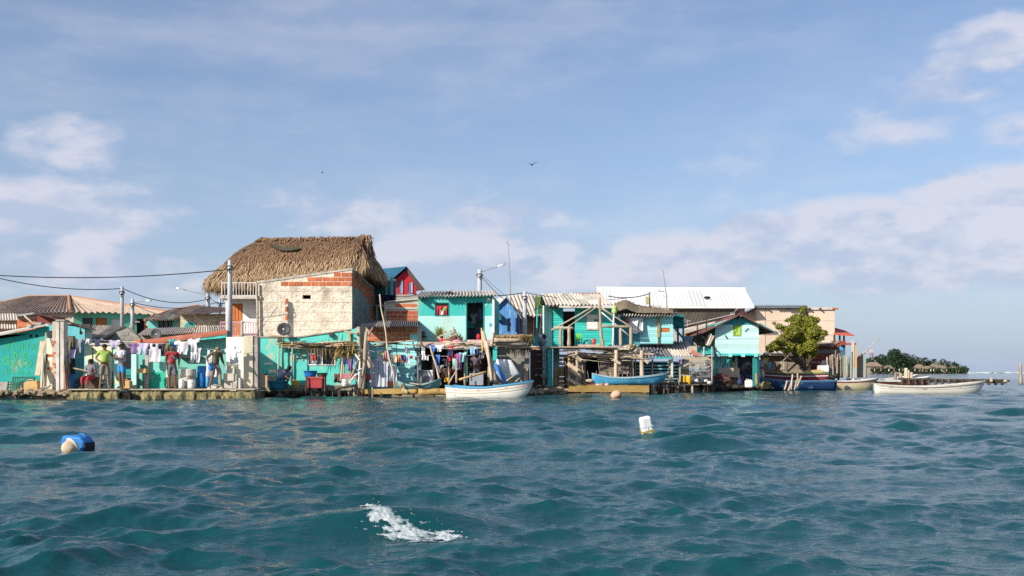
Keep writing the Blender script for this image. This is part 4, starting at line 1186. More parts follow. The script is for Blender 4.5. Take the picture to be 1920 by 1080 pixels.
# washing
G = 'washing on the lines along the quay'
def line(label, a, b, Y0, Y1, sag=.1, r=.007, name='washing_line', mat=None):
    return MB().tube(sag_line(P(*a,Y0), P(*b,Y1), sag), r, 4).build(name, mat or c_white, None, label, 'washing line', 'washing lines')
line('washing line of the purple clothes behind the man in green', (158,634), (256,640), 40.8, 40.7, .05)
line('washing line under the red shed roof', (246,641), (330,643), 40.0, 40.1, .05)
line('washing line with white shirts before the shed wall', (328,640), (478,648), 40.1, 40.2, .25)
garment('tshirt', 183,635,16,14,40.8,c_lilac,'lilac shirt on the line left of the head of the man in green',G); garment('tshirt',214,637,20,17,40.75,c_lilac,'lilac top hung right of the head of the man in green',G)
garment('towel',166,636,10,8,40.8,c_white,'small white cloth at the left end of the purple washing',G)
garment('tshirt',250,643,17,19,40.0,c_purple,'purple grey patterned shirt beside the shed post',G); garment('shorts',268,643,20,21,40.0,c_lilac,'pair of pale lilac shorts on the shed washing line',G)
garment('singlet',290,643,25,34,39.95,c_white,'large white singlet hanging under the red roof',G); garment('towel',302,644,14,19,40.05,c_dark,'black cloth hanging beside the white singlet',G); garment('towel',313,644,8,17,40.05,c_olive,'olive rag under the red roof edge',G)
garment('tshirt',322,635,12,17,40.0,pl_teal,'teal shirt over the head of the man in red',G); garment('towel',326,640,5,13,40.0,c_blue,'strip of blue cloth over the head of the man in red',G)
garment('tshirt',345,638,30,25,40.0,c_white,'crumpled white shirt spread on the line right of the man in red',G,skew=-.1); garment('tshirt',364,634,19,24,39.9,c_white,'white blouse folded over the line by the roof edge',G); garment('shorts',368,652,18,26,39.95,c_white,'white shorts hanging below the white blouse',G,skew=-.12); garment('sock',337,648,9,15,40.0,c_white,'white sleeve dangling from the crumpled shirt',G)
garment('singlet',397,655,24,48,40.0,c_white,'long white singlet behind the walking man',G); garment('tshirt',436,652,26,28,40.05,c_white,'white shirt with dark trim by the whitewashed wall',G,skew=.1); garment('sock',446,648,12,12,40.05,c_white,'white cloth end tied to the post of the whitewashed wall',G)
GP = 'clothes hung by the pillar'
garment('trousers',134,630,16,32,40.3,c_olive,'brown trousers hanging right of the concrete pillar',GP); garment('tshirt',148,634,14,26,40.0,c_grey,'grey patterned shirt hanging beside the brown trousers',GP); garment('towel',136,655,10,16,39.9,c_lilac,'pale blue rag below the brown trousers',GP); garment('sock',152,608,5,18,40.0,c_brown,'old brown rag hung on the hut roof edge',GP)
# people on the quay
zq = .41
person('man in lime green shirt and brown shorts standing with one hand on a post', (X(196,39.5),39.5,zq), 1.76, 25, dict(el=(.30,.0,1.22), wl=(.40,-.02,1.36), pl=(.44,-.02,1.42), er=(-.31,.05,1.16), wr=(-.16,-.12,1.02), pr=(-.08,-.14,1.0), kl=(.12,-.01,.49), al=(.15,.02,.085), tl=(.17,-.12,.035), ar=(-.16,.03,.085), tr=(-.18,-.12,.035)), SKIN2, flat('lime_shirt', (.36,.50,.10)), flat('brown_shorts', (.26,.21,.15)), bottom_len=1.0, fat=1.22)
person('man in pale shirt and bright blue shorts standing with folded arms', (X(228,39.4),39.4,zq), 1.78, -35, dict(el=(.22,-.06,1.13), wl=(.02,-.22,1.16), pl=(-.06,-.24,1.19), er=(-.22,-.06,1.13), wr=(-.02,-.25,1.12), pr=(.06,-.25,1.14)), SKIN, flat('pale_blue_shirt', (.55,.58,.68)), flat('bright_blue_shorts', (.05,.30,.66)), bottom_len=.85)
person('seated woman in patterned top and red trousers beside the plank stack', (X(171,40.0),40.0,zq-.12), 1.62, -15, dict(pelvis=(0,.0,.62), waist=(0,0,.74), chest=(0,-.02,.93), neck=(0,-.03,1.12), headb=(0,-.05,1.21), headt=(0,-.06,1.29), hl=(.1,-.02,.58), kl=(.13,-.42,.56), al=(.13,-.40,.2), tl=(.14,-.54,.15), hr=(-.1,-.02,.58), kr=(-.13,-.42,.56), ar=(-.13,-.40,.2), tr=(-.14,-.54,.15), sl=(.18,-.02,1.07), el=(.25,-.03,.80), wl=(.14,-.28,.68), pl=(.08,-.34,.66), sr=(-.18,-.02,1.07), er=(-.25,-.03,.80), wr=(-.14,-.28,.68), pr=(-.08,-.34,.66)), SKIN, flat('patterned_top', (.20,.19,.24)), flat('red_trousers', (.45,.04,.06)), bottom_len=1.8)
MB().pbox(160,707,182,728,40.05,.45).build('stool', wood_dk, None, 'dark wooden box the seated woman sits on', 'box')
pm = person('man in red shirt and striped grey shorts standing on the quay facing right', (X(323,39.5),39.5,zq-.02), 1.74, 18, dict(el=(.25,.03,1.13), wl=(.24,-.03,.90), er=(-.24,.05,1.13)), SKIN, flat('red_shirt', (.46,.03,.04)), M('striped_shorts', (.20,.19,.22), (.12,.115,.15), stretch=(14,14,1)), bottom_len=.95, hair=False)
MB().beam((.10,-.158,1.22),(-.06,-.168,1.34),.05,.008,up=(0,-1,0)).build('shirt_print', c_grey, pm, local=True); MB().beam((-.16,-.14,1.42),(.16,-.150,1.06),.035,.012,up=(0,-1,0)).build('bag_strap', c_dark, pm, local=True)
person('man in camouflage cap and olive sweater walking right with lowered head', (X(404,39.6),39.6,zq-.02), 1.72, 40, dict(chest=(0,-.05,1.26), neck=(0,-.10,1.45), headb=(.0,-.17,1.51), headt=(0,-.23,1.57), hl=(.095,0,.90), kl=(.10,-.22,.53), al=(.10,-.30,.10), tl=(.10,-.46,.10), kr=(-.11,.05,.48), ar=(-.115,.28,.12), tr=(-.12,.20,.03), sl=(.19,-.07,1.40), el=(.30,.08,1.17), wl=(.30,-.10,.98), pl=(.29,-.15,.92), sr=(-.19,-.07,1.40), er=(-.33,.06,1.22), wr=(-.36,-.14,1.05), pr=(-.37,-.20,1.0)), SKIN2, flat('olive_sweater', (.14,.13,.075)), M('camo_shorts', (.36,.30,.28), (.20,.15,.14), scale=14), long_sleeve=True, bottom_len=.95, hat=M('camo_cap', (.36,.24,.13), (.16,.11,.06), scale=14), hair=True)
bg = MB(); bg.ball((X(396,39.3),39.3,Z(688,39.3)), .13, 10, (.8,.6,1.35), .1); bg.build('bag', pl_blue, None, 'bright blue plastic bag carried by the walking man', 'bag', smooth=True)
# --- poles and wires
pole('slim utility pole over the tiled houses with wires at its head', 229, 537, 640, 50, .075, .10)
pole('short lamp post with its arm to the right behind the slim pole', 248.5, 561, 640, 56, .09, .12, lamp=(.75,.05), name='lamp_post')
pole('lamp post with arm to the left over the arched house', 390, 549, 600, 58, .10, .13, lamp=(-1.3,.30), name='lamp_post')
pole('small far pole cluster left of the thatched house', 412, 560, 610, 60, .07, .09)
pole('thick concrete pole in front of the thatched house balcony', 431, 488, 640, 42.5, .085, .115, fit=True)
WG = 'overhead wires'
def wire(label, a, Ya, b, Yb, sag, r=.016): return MB().tube(sag_line(P(*a,Ya), P(*b,Yb), sag, 20), r, 4).build('power_line', cable, None, label, 'wire', WG)
wire('thick wire from the left edge rising to the pole by the thatched roof', (-140,505),42,(429,505),42.4,.35,.02)
wire('thick wire from the left edge to the slim utility pole', (-140,478),46,(227,541),50,.55,.02)
wire('wire from the slim utility pole to the lamp post with left arm', (231,541),50,(388,561),58,.42,.02)
wire('wire from the short lamp post to the pole cluster', (250,567),56,(410,566),60,.35,.02)
wire('steep wire from the short lamp post down to the roofs', (250,570),56,(305,592),54,.05)
wire('wire looping from the pole cluster to the thatched house', (392,554),58,(425,566),47,.25,.02)
wire('thin guy wire crossing the upper left corner of the kiosk', (-30,540),46,(62,612),42.8,.02,.012)
wire('slanting cable before the arched house', (432,520),43,(402,620),43.5,.0,.012)
# --- teal house with dark window and arched stone house behind the shed
Y = 54
a = empty('arch_house', P(380,640,Y), 'cream stone house with an arched teal doorway behind the red roof shed', 'house')
ops = [(344,603,368,640)]
wl = MB(); wl.pwall(338, 428, 590, 588, 640, Y, .16, [(345,610,366,640)]); wl.build('wall', M('rubble_cream', (.62,.52,.38), (.42,.34,.24), scale=5, bump=.9, bscale=10, dist=.05), a)
arc = [P(343,640,Y)-Vector((0,.03,0))]+[P(355.5-12.5*math.cos(t),613-11*math.sin(t),Y)-Vector((0,.03,0)) for t in np.linspace(0,math.pi,12)]+[P(368,640,Y)-Vector((0,.03,0))]
MB().prism(arc, (0,.06,0)).build('arch_surround', turq, a)
arc2 = [P(346,640,Y)-Vector((0,.05,0))]+[P(355.5-9.5*math.cos(t),613-8*math.sin(t),Y)-Vector((0,.05,0)) for t in np.linspace(0,math.pi,12)]+[P(365,640,Y)-Vector((0,.05,0))]
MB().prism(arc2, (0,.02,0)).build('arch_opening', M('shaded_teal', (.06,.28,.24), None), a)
roof_sheets(a, tile_br, P(326,590,Y-.7), P(430,585,Y-.7), P(428,577,Y+3), P(365,574,Y+3), 4, 7, .03)
t2 = empty('teal_window_house', P(305,640,Y+1), 'teal house with a wide dark window and low tiled roof behind the shed', 'house')
MB().pwall(277, 342, 599, 598, 640, Y+1, .16, [(297,601,323,617)]).build('wall', turq, t2)
window(t2, Y+1, 297,601,323,617, wood_dk, dark_gl, .06, 2)
roof_sheets(t2, [tile_br, fibre], P(271,601,Y+.4), P(341,598,Y+.4), P(372,573,Y+5), P(318,583,Y+5), 5, 4, .055, courses=2)
roof_sheets(t2, [tile_lt], P(341,598,Y+.4), P(400,585,Y+3), P(380,573,Y+5), P(372,573,Y+5), 3, 4, .03, name='hip_roof_sheet')
MB().tube([P(271,600,Y+.4), P(318,582,Y+5), P(373,572,Y+5)], .06, 7).build('ridge_tile_row', terra, t2)
Y = 58
t3 = empty('low_brick_house', P(262,640,Y), 'low orange brick house with sandy roof beyond the lamp post', 'house')
MB().pwall(206, 283, 598, 601, 640, Y, .15).build('wall', mortar, t3)
bricks(t3, brick_m, (X(240,Y),Y),(X(283,Y),Y), Z(640,Y), lambda u,z: z < Z(602,Y)-.1, bw=.36, bh=.24, th=.03)
roof_sheets(t3, [tile_lt, fibre_lt], P(200,603,Y-.5), P(262,604,Y-.5), P(250,594,Y+3), P(205,590,Y+3), 3, 6, .03)
Y = 47.0
t4 = empty('flat_roof_store', P(300,660,Y), 'grey flat roofed store showing above the red shed roof', 'store')
MB().pwall(262, 426, 626, 622, 700, Y, .15).build('wall', conc, t4)
roof_sheets(t4, [fibre_lt, fibre], P(258,628,Y-.5), P(425,622,Y-.5), P(420,611,Y+2.5), P(275,616,Y+2.5), 5, 7, .03)
def dish(label, px, py, rpx, Y, mat, aim=(0,-1,.25)):
    c = P(px,py,Y); r = m(rpx,Y); t = empty('satellite_dish', c-Vector((0,0,r+.25)), label, 'satellite dish', 'satellite dishes')
    ax = Vector(aim).normalized()
    d = MB(); d.lathe(c, [(r*.03,-.22*r),(r*.35,-.19*r),(r*.7,-.10*r),(r,.03*r),(r*1.02,.0),(r*.7,-.14*r),(r*.35,-.24*r),(r*.03,-.27*r)], 24, axis=ax); d.build('reflector', mat, t, smooth=True)
    f = c+ax*r*.9-Vector((0,0,r*.25))
    MB().tube([c-Vector((0,0,r*.95))+ax*.02, f], .012, 5).build('feed_arm', metal_gr, t); MB().beam(f, f-ax*.09, .06).build('receiver', pl_white, t)
    MB().tube([c-ax*.2*r, c-ax*.32*r-Vector((0,0,r*.5)), c-ax*.3*r-Vector((0,0,r+.25))], .02, 6).build('mast', metal_gr, t)
    return t
dish_m = M('dish_mesh', (.085,.08,.08), (.05,.05,.05), rough=.5)
dish('grey satellite dish on the roof of the red roof shed', 292,626,10, 45.6, M('dish_grey', (.20,.20,.20), None), (.5,-1,.2))
# ================================================================ thatched stone house
Y = 44.5
st = empty('thatched_house', P(575,735,Y), 'tall coral stone house with a big shaggy palm thatch roof', 'house')
xL, xR = X(484,Y), X(660,Y)
ztl, ztr = Z(527,Y), Z(506,Y)
MB().wall((xL,Y),(xR,Y), .3, [(0,ztl),(xR-xL,ztr)], .25, [(X(567,Y)-xL, Z(560.5,Y), X(582.5,Y)-xL, Z(553,Y))]).build('front_wall', stone, st)
# side wall runs straight back from the corner
MB().wall((xR,Y+.01),(xR+.001,Y+7.2), .3, [(0,ztr),(7.2,ztr-.32)], .25).build('side_wall', M('shaded_green_grey_render', (.20,.26,.23), (.12,.16,.15), scale=1.8, wear=(.34,.32,.27), wscale=1.1, wlo=.52, whi=.68, bump=.5), st)  # wall turned from the sun, its shade mixed into the green-grey colour
MB().wall((xL+.25,Y+7.2),(xL+.251,Y+.01), .3, ztl, .25).build('side_wall', cream, st)
MB().wall((xR-.25,Y+7.2),(xL+.25,Y+7.2), .3, ztl, .25).build('back_wall', cream, st)
def topz(u): return ztl+(ztr-ztl)*u/(xR-xL)
zb = Z(536.5,Y)
bricks(st, brick_m, (xL,Y-.004),(xR,Y-.004), zb, lambda u,z: z+.085 < topz(u)-.015 and u > X(533 if z < zb+.2 else 580 if z < zb+.4 else 574,Y)-xL and not (zb+.2 < z < zb+.4 and 2.75 < u < 3.0), bw=.335, bh=.205, mort=.036, th=.03)
bricks(st, brick_m, (xR+.004,Y),(xR+.005,Y+7.0), zb-.41, lambda u,z: (z+.085 < ztr-.03-.045*u) and (z > zb+.05-.05*u if u < 4.6 else z > zb-.45), bw=.36, bh=.205, mort=.036, th=.03)
bricks(st, brick_m, (xR+.004,Y+5.6),(xR+.005,Y+7.15), .9, lambda u,z: z < zb-.4, bw=.36, bh=.205, mort=.036, th=.03)
for py in (560,575,591): MB().pbox(534.5,py,540,py+9,Y-.016,.05).build('brick', brick_m, st)
c = MB(); c.prism([P(482,531,Y-.03), P(482,527,Y-.03), P(660.5,502.5,Y-.03), P(660.5,506,Y-.03)], (0,.32,0)); c.build('coping', M('crumbling_coping', (.66,.60,.52), (.36,.31,.25), scale=5, bump=.9, bscale=12), st)
c = MB(); c.prism([(xR-.27,Y+.30,ztr+.0),(xR+.03,Y+.30,ztr),(xR+.03,Y+.30,ztr+.09),(xR-.27,Y+.30,ztr+.09)], (0,6.9,-.32)); c.build('coping', MC['crumbling_coping'], st)
# two rows of faint block joints
for i, py in enumerate((546, 566, 584, 601, 617)):
    pts = [P(486+ (659-486)*j/14, py+R.uniform(-.7,.7)+ (1.2 if i else 0), Y-.004) for j in range(15)]
    MB().tube(pts, .009, 4).build('course_joint', M('joint_line', (.46,.36,.25), (.62,.5,.35), scale=5), st)
# drain scar and corner post
stick('corner_post', P(484,632,Y-.14), P(481,530,Y-.14), .055, wood, None, None, parent=st, bend=.03)
# --- thatch
rl, rr = Vector((X(492,48.8),48.8,Z(447.5,48.8))), Vector((X(684,48.8),48.8,Z(444.5,48.8)))
ex, ey0, ey1 = (-14.1,-6.45), 45.35, 52.2
def eave(t):
    """walk round the eave: t in 0..1, starting at the front-left corner, to the right"""
    cx, cy = (ex[0]+ex[1])/2, (ey0+ey1)/2; a = -math.pi*.75+2*math.pi*t
    ca, sa = math.cos(a), math.sin(a); e = .30
    x = cx+(ex[1]-ex[0])/2*math.copysign(abs(ca)**e, ca); y = cy+(ey1-ey0)/2*math.copysign(abs(sa)**e, sa)
    z = 5.20+.45*(x-ex[0])/(ex[1]-ex[0])+.10*math.sin(9*a)+.22*max(0,math.cos(a))
    return Vector((x,y,z))
_q = np.linspace(0,1,160)[:-1]; _q = np.where(_q < .5, (2*_q)**5/2, 1-(2*(1-_q))**5/2)
_ts = np.concatenate([(i+_q)/4-.125 for i in range(1,6)]); _ts = np.unique(np.clip(_ts, 0, 1)); _ts = np.unique(np.concatenate([[0,1],_ts]))
_pt = np.array([tuple(eave(a)) for a in _ts]); _cl = np.concatenate([[0],np.cumsum(np.hypot(*np.diff(_pt[:,:2],axis=0).T))]); _cl /= _cl[-1]
def thp(t, s):
    """point on the thatch: s = 0 at the ridge, 1 at the eave"""
    e = Vector([float(np.interp(t % 1.0, _cl, _pt[:,i])) for i in range(3)]); x = min(max(e.x, rl.x), rr.x); r = rl.lerp(rr, (x-rl.x)/(rr.x-rl.x))
    # corners of the hips gather at the ridge ends
    p = r.lerp(e, s); p.z += .42*math.sin(math.pi*s)*.8*(0.6) - .10*math.sin(3.2*math.pi*s)*.3
    if e.x > rr.x: p.x = rr.x+.12*s if s < .52 else rr.x+.06+(e.x-rr.x-.06)*((s-.52)/.48)**.8
    return p
NT, NS = 120, 14
mb = MB(); vs = []; fs = []
for i in range(NT):
    for j in range(NS+1): vs.append(thp(i/NT, j/NS)+Vector((R.uniform(-.02,.02),R.uniform(-.02,.02),R.uniform(-.03,.02))))
for i in range(NT):
    i2 = (i+1) % NT
    for j in range(NS): fs.append((i*(NS+1)+j, i*(NS+1)+j+1, i2*(NS+1)+j+1, i2*(NS+1)+j))
mb.add(vs, fs)
# underside
vs = [thp(i/NT, 1)-Vector((0,0,.30)) for i in range(NT)]+[Vector(((rl.x+rr.x)/2,48.8,5.4))]
mb.add(vs, [((i+1) % NT, i, NT) for i in range(NT)])
mb.build('thatch_base', thatch_in, st)
def strands(n, s0, s1, ln, wd, lift, mat, name, droop=.3, tf=None, t0=0, t1=1):
    mb = MB(); vs = []; fs = []
    for _ in range(n):
        t = R.uniform(t0,t1); s = R.uniform(s0,s1)
        if s < .5 and thp(t, .3).x > rr.x+.03: continue
        p = thp(t, s); q = thp(t, min(s+.06,1.0)); d = (q-p)
        if s > .95: d = (thp(t,1)-thp(t,.94))
        d = d.normalized(); a = thp((t+.004) % 1, s)-p
        if a.length < 1e-5: a = Vector((1,0,0))
        a.normalize(); nn = a.cross(d)
        if nn.z < 0: nn = -nn
        l = ln*R.uniform(.5,1.2); dd = (d+a*R.uniform(-.2,.2)+nn*R.uniform(.0,.22)-Vector((0,0,droop*R.random()))).normalized()
        b = p+nn*R.uniform(0,lift); w = wd*R.uniform(.5,1.3); k = len(vs)
        sd = a*math.cos(.5)+nn*R.uniform(-.6,.6); sd = sd.normalized()*w/2
        m_ = b+dd*l*.55; e = b+dd*l-Vector((0,0,droop*l*R.uniform(.1,.6)))
        vs += [b-sd, b+sd, m_+sd, m_-sd, e]; fs += [(k,k+1,k+2,k+3),(k+3,k+2,k+4)]
    mb.add(vs, fs)
    return mb.build(name, mat, st, kind='stuff')
strands(27000, .0, .97, .42, .03, .045, thatch_m, 'thatch_layer', .12)
strands(4000, .70, 1.0, .60, .04, .10, thatch_lt, 'lower_thatch_layer', .35)
strands(6000, .95, 1.0, .40, .04, .08, thatch_lt, 'thatch_fringe', 1.3)
strands(1800, .0, .06, .42, .05, .10, thatch_m, 'ridge_thatch', .1)
# right end gable: dark panel with opening's shade in its colour, skirt roof below
gx = rr.x+.16
gbl = MB(); gbl.prism([(gx-.05,48.8,rr.z-.12),(gx+.02,47.2,6.25),(gx+.02,50.5,6.25)], (.05,0,.0)); gbl.build('gable_shade_panel', M('gable_shade', (.10,.065,.04), (.05,.035,.025), stretch=(6,6,1)), st)
for s,yy in ((-1,46.95),(1,50.7)):
    mb = MB(); vs = []; fs = []
    a0 = Vector((gx-.1,48.8,rr.z+.10)); b0 = Vector((gx-.02,yy,6.25))
    for _ in range(420):
        t = R.random(); p = a0.lerp(b0,t)+Vector((R.uniform(-.25,.2),R.uniform(-.1,.1),R.uniform(-.08,.10))); d = Vector((R.uniform(-.1,.5),s*.5,-.8)).normalized(); l = R.uniform(.25,.6); w = .045; k = len(vs)
        sd = Vector((R.uniform(-1,1),R.uniform(-1,1),0)).normalized()*w/2
        vs += [p-sd,p+sd,p+d*l]; fs.append((k,k+1,k+2))
    mb.add(vs, fs).build('gable_thatch_edge', thatch_m, st, kind='stuff')
for i in range(7): stick('ridge_pole', Vector((rr.x-.1,48.8+R.uniform(-.1,.1),rr.z+.02+R.uniform(-.1,.08))), Vector((rr.x+R.uniform(.2,.55),48.8+R.uniform(-.3,.3),rr.z+.05+R.uniform(-.25,.06))), .022, wood, None, None, parent=st)
stick('gable_post', Vector((gx+.10,48.8,6.2)), Vector((gx+.06,48.8,rr.z-.15)), .05, wood, None, None, parent=st)
# black netting draped on the slope
nt = MB()
for i in range(26):
    u = i/25; t = .080+.055*u; s = .26+.17*math.sin(math.pi*u*.62); p = thp(t, s); p2 = thp(t, s+.05+.05*math.sin(math.pi*u))
    o = Vector((0,-.11,.11)); nt.add([p+o, thp(t+.006,s+.004)+o, thp(t+.006,s+.07+.03*math.sin(math.pi*u))+o, p2+o], [(0,1,2,3)])
nt.build('netting', M('black_net', (.05,.055,.035), (.10,.085,.05), scale=20), st)
# --- white wing with balcony on the left
Y2 = 45.4
wg = M('white_render', (.80,.79,.77), (.74,.73,.71), scale=1.2, wear=(.6,.58,.54), wscale=1, wlo=.64, whi=.8)
MB().pwall(423, 484, 556, 556, 735, Y2, .16, [(433,569,455,632)]).build('white_wall', wg, st)
MB().wall((X(423,Y2),Y2+5),(X(423,Y2),Y2+.01), .3, Z(556,Y2), .16).build('white_wall', wg, st)
dr = MB(); dr.pbox(433.6,569.5,454.4,632,Y2+.07,.05); dd = dr.build('door', wood_or, st)
for i in range(3): MB().pbox(436+6.2*i,573,440.5+6.2*i,600,Y2+.055,.02).build('door_panel', wood_or, dd)
MB().ball((X(436,Y2),Y2+.05,Z(603,Y2)), .03, 8).build('door_handle', metal_gr, dd)
MB().pbox(412,555,489,560,Y2-1.0,1.1).build('balcony_floor', conc_lt, st)
MB().pbox(411,632,484,637,Y2-.7,.8).build('terrace_floor', conc, st)
def railing(px0, px1, pyt, pyb, Y, n, mat, parent, rw=.025, name='railing'):
    a, b = X(px0,Y), X(px1,Y); r = MB()
    r.box(a,b,Y,Y+.05,Z(pyt,Y)-.05,Z(pyt,Y)); r.box(a,b,Y+.004,Y+.046,Z(pyb,Y),Z(pyb,Y)+.04)
    o = r.build(name, mat, parent)
    for i in range(n):
        x = a+(b-a)*i/(n-1) if n > 1 else a
        MB().box(x-rw/2,x+rw/2,Y+.008,Y+.04,Z(pyb,Y)+.04,Z(pyt,Y)-.05).build('baluster', mat, o)
rail_w = M('rail_white', (.66,.62,.58), (.5,.45,.42)); rail_p = M('rail_pink', (.50,.16,.30), (.66,.52,.52), scale=4)
railing(416, 480, 529, 555, Y2-.95, 13, rail_w, st)
railing(413, 484, 603, 631, Y2-.65, 16, rail_p, st, name='pink_railing')
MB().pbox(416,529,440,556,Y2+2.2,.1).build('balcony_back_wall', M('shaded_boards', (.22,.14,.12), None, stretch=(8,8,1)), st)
MB().pbox(440.2,535,484,556,Y2+1.6,.1).build('balcony_back_wall', M('pinkish_boards', (.34,.25,.22), None, stretch=(8,8,1)), st)
stick('balcony_post', P(416,556,Y2-.9), P(416,527,Y2-.9), .04, wood_lt, None, None, parent=st)
stick('terrace_post', P(454,632,Y2-.7), P(454,600,Y2-.7), .05, conc_lt, None, None, parent=st)
MB().pbox(482,636,489,655,44.0,.2).build('wooden_post', wood_yl, st)
# the turquoise ground-floor front
Y = 43.3
tq = empty('turquoise_annex', P(580,733,Y), 'turquoise plastered annex under the coral stone wall', 'annex')
x0 = X(484,Y); w_ = X(672,Y)-x0
MB().wall((x0,Y),(x0+w_,Y), .25, [(0,Z(632,Y)),(X(544,Y)-x0,Z(632,Y)),(X(545,Y)-x0,Z(634,Y)),(X(655,Y)-x0,Z(619,Y)),(w_,Z(614,Y))], .16, [(X(577,Y)-x0,Z(685,Y),X(629,Y)-x0,Z(655,Y))]).build('wall', M('annex_turquoise', (.13,.62,.53), (.09,.52,.45), scale=3, wear=(.50,.50,.36), wscale=1.3, wlo=.57, whi=.68, bump=.5), tq)
MB().pbox(484,722,672,737,Y-.02,.018).build('dirty_plinth', M('stained_plinth', (.30,.34,.26), (.18,.20,.15), scale=3), tq)
c = MB(); c.prism([P(545,635,Y-.05), P(545,632.5,Y-.05), P(656,617,Y-.05), P(656,619,Y-.05)], (0,1.1,0)); c.build('ledge', conc, tq)
c = MB(); c.prism([P(484,633,Y-.04), P(484,630.5,Y-.04), P(544,630.5,Y-.04), P(544,633,Y-.04)], (0,1.1,0)); c.build('ledge', conc, tq)
wn = window(tq, Y, 577,654.5,603,685, white_pt, M('grey_pane', (.30,.33,.36), (.24,.27,.30), rough=.2, bump=0), .05, 0)
window(tq, Y, 603.3,654.5,629,685, white_pt, M('navy_pane', (.015,.018,.035), None, rough=.15, bump=0), .045, 0)
MB().pbox(617,624,624,631,Y-.18,.18).build('bracket', wood_dk, tq)
MB().pbox(653,621,657.5,640,Y-.1,.1).build('wooden_post', wood_yl, tq)
MB().pbox(495,680,512,683.5,Y-.012,.011).build('faded_lettering_band', white_pt, tq); MB().pbox(504,693,518,699,Y-.012,.011).build('faded_lettering_band', white_pt, tq)
dish('black mesh satellite dish on a short mast above the turquoise annex', 532,617,12.5, 43.0, dish_m, (.15,-1,.25))
stick('beam', P(504,629.5,43.0), P(545,632,42.9), .05, wood_lt, 'pale beam end sticking out under the black satellite dish', 'beam', bend=.01)
for i in range(9): stick('stick', P(520+R.uniform(0,6),632+i*1.6,43.0), P(527+R.uniform(0,6),633+i*1.7,42.9), .022, wood_dk, 'short stick in the jumble under the black satellite dish', 'stick', 'sticks under the dish')
# stick awning
aw = empty('stick_awning', P(590,735,42.9), 'awning of dry sticks and palm leaves on thin poles before the turquoise annex', 'awning')
for px,py0,py1,yy in ((521,647,718,42.75),(529,649,718,42.9),(531,652,700,43.1),(547,641,718,42.75),(645,647,722,42.8)):
    stick('pole', P(px,py1,yy), P(px+R.uniform(-1,3),py0,yy), .04, wood_lt, None, None, parent=aw)
for i in range(70):
    px = R.uniform(517,650); L_ = R.uniform(25,70); yy = R.uniform(42.7,43.2); py = R.uniform(643,652)-(px-520)*.012
    stick('stick', P(px,py,yy), P(min(px+L_,668),py+R.uniform(-4,4),yy+R.uniform(-.3,.3)), R.uniform(.014,.032), R.choice([wood,wood_lt,wood_dk,wood_yl]), None, None, parent=aw, n=3)
lf = MB()
for i in range(170):
    px = R.uniform(522,650); yy = R.uniform(42.7,43.2); blade(lf, P(px,R.uniform(642,649),yy), (R.uniform(-1,1),R.uniform(-.6,.3),R.uniform(-.1,.3)), R.uniform(.3,.7), .06, .12)
for i in range(24):
    px = R.uniform(575,640); yy = R.uniform(42.6,42.9); blade(lf, P(px,652,yy), (R.uniform(-.3,.3),R.uniform(-.3,.3),-1), R.uniform(.25,.7), .04, .2)
lf.build('dry_leaves', leaf_dry, aw, kind='stuff')
dp = empty('dry_palm_fronds', P(645,690,42.7), 'bundle of yellow dried palm leaves hung at the right end of the stick awning', 'palm leaves')
lf = MB()
for i in range(110):
    px = R.uniform(632,668); blade(lf, P(px,R.uniform(640,664),R.uniform(42.5,42.95)), (R.uniform(-.8,.8),R.uniform(-.4,.2),R.uniform(-1,.15)), R.uniform(.3,.75), .085, .25)
lf.build('fronds', leaf_dry, dp, kind='stuff')
# things in front of the annex
basin('wide blue basin on the red cool box', 582,695,26,13,41.9,pl_blue); basin('brown basin on a stump right of the blue basin', 604,699,21,9,42.0,pl_brown)
cb = empty('cool_box', P(590,728,41.9), 'faded red cool box under the blue basin', 'cool box')
b = MB(); b.pbox(575,710,604,728,41.7,.5); o = b.build('box_body', pl_red, cb); bv = o.modifiers.new('round','BEVEL'); bv.width = .03; bv.segments = 2
b = MB(); b.pbox(574,706.5,605,710,41.67,.56); b.build('lid', flat('faded_red', (.50,.10,.09)), cb)
MB().lathe(P(605,728,42.1), [(.17,0),(.15,.25),(.16,.46)], 10).build('stump', wood_dk, None, 'dark wooden stump under the brown basin', 'stump')
for i,px in enumerate((574.5, 609)): stick('post', P(px,736,41.6), P(px,706,41.6), .035, wood_dk, ['dark post at the left side of the red cool box','dark post at the right side of the red cool box'][i], 'post')
cr = empty('yellow_crate', P(551,727,42.2), 'bright yellow plastic crate in front of the crouching woman', 'crate')
MB().pbox(546,714,558.5,727,42.2,.03).build('front_panel', pl_yel, cr); MB().pbox(546,714,547,727,42.231,.3).build('side_panel', pl_yel, cr); MB().pbox(557.5,714,558.5,727,42.231,.3).build('side_panel', pl_yel, cr); MB().pbox(547,725,557.5,726.5,42.231,.3).build('base', pl_yel, cr)
basin('green basin at the hands of the crouching woman', 549,722,9,5,41.7,pl_teal)
zc = .42
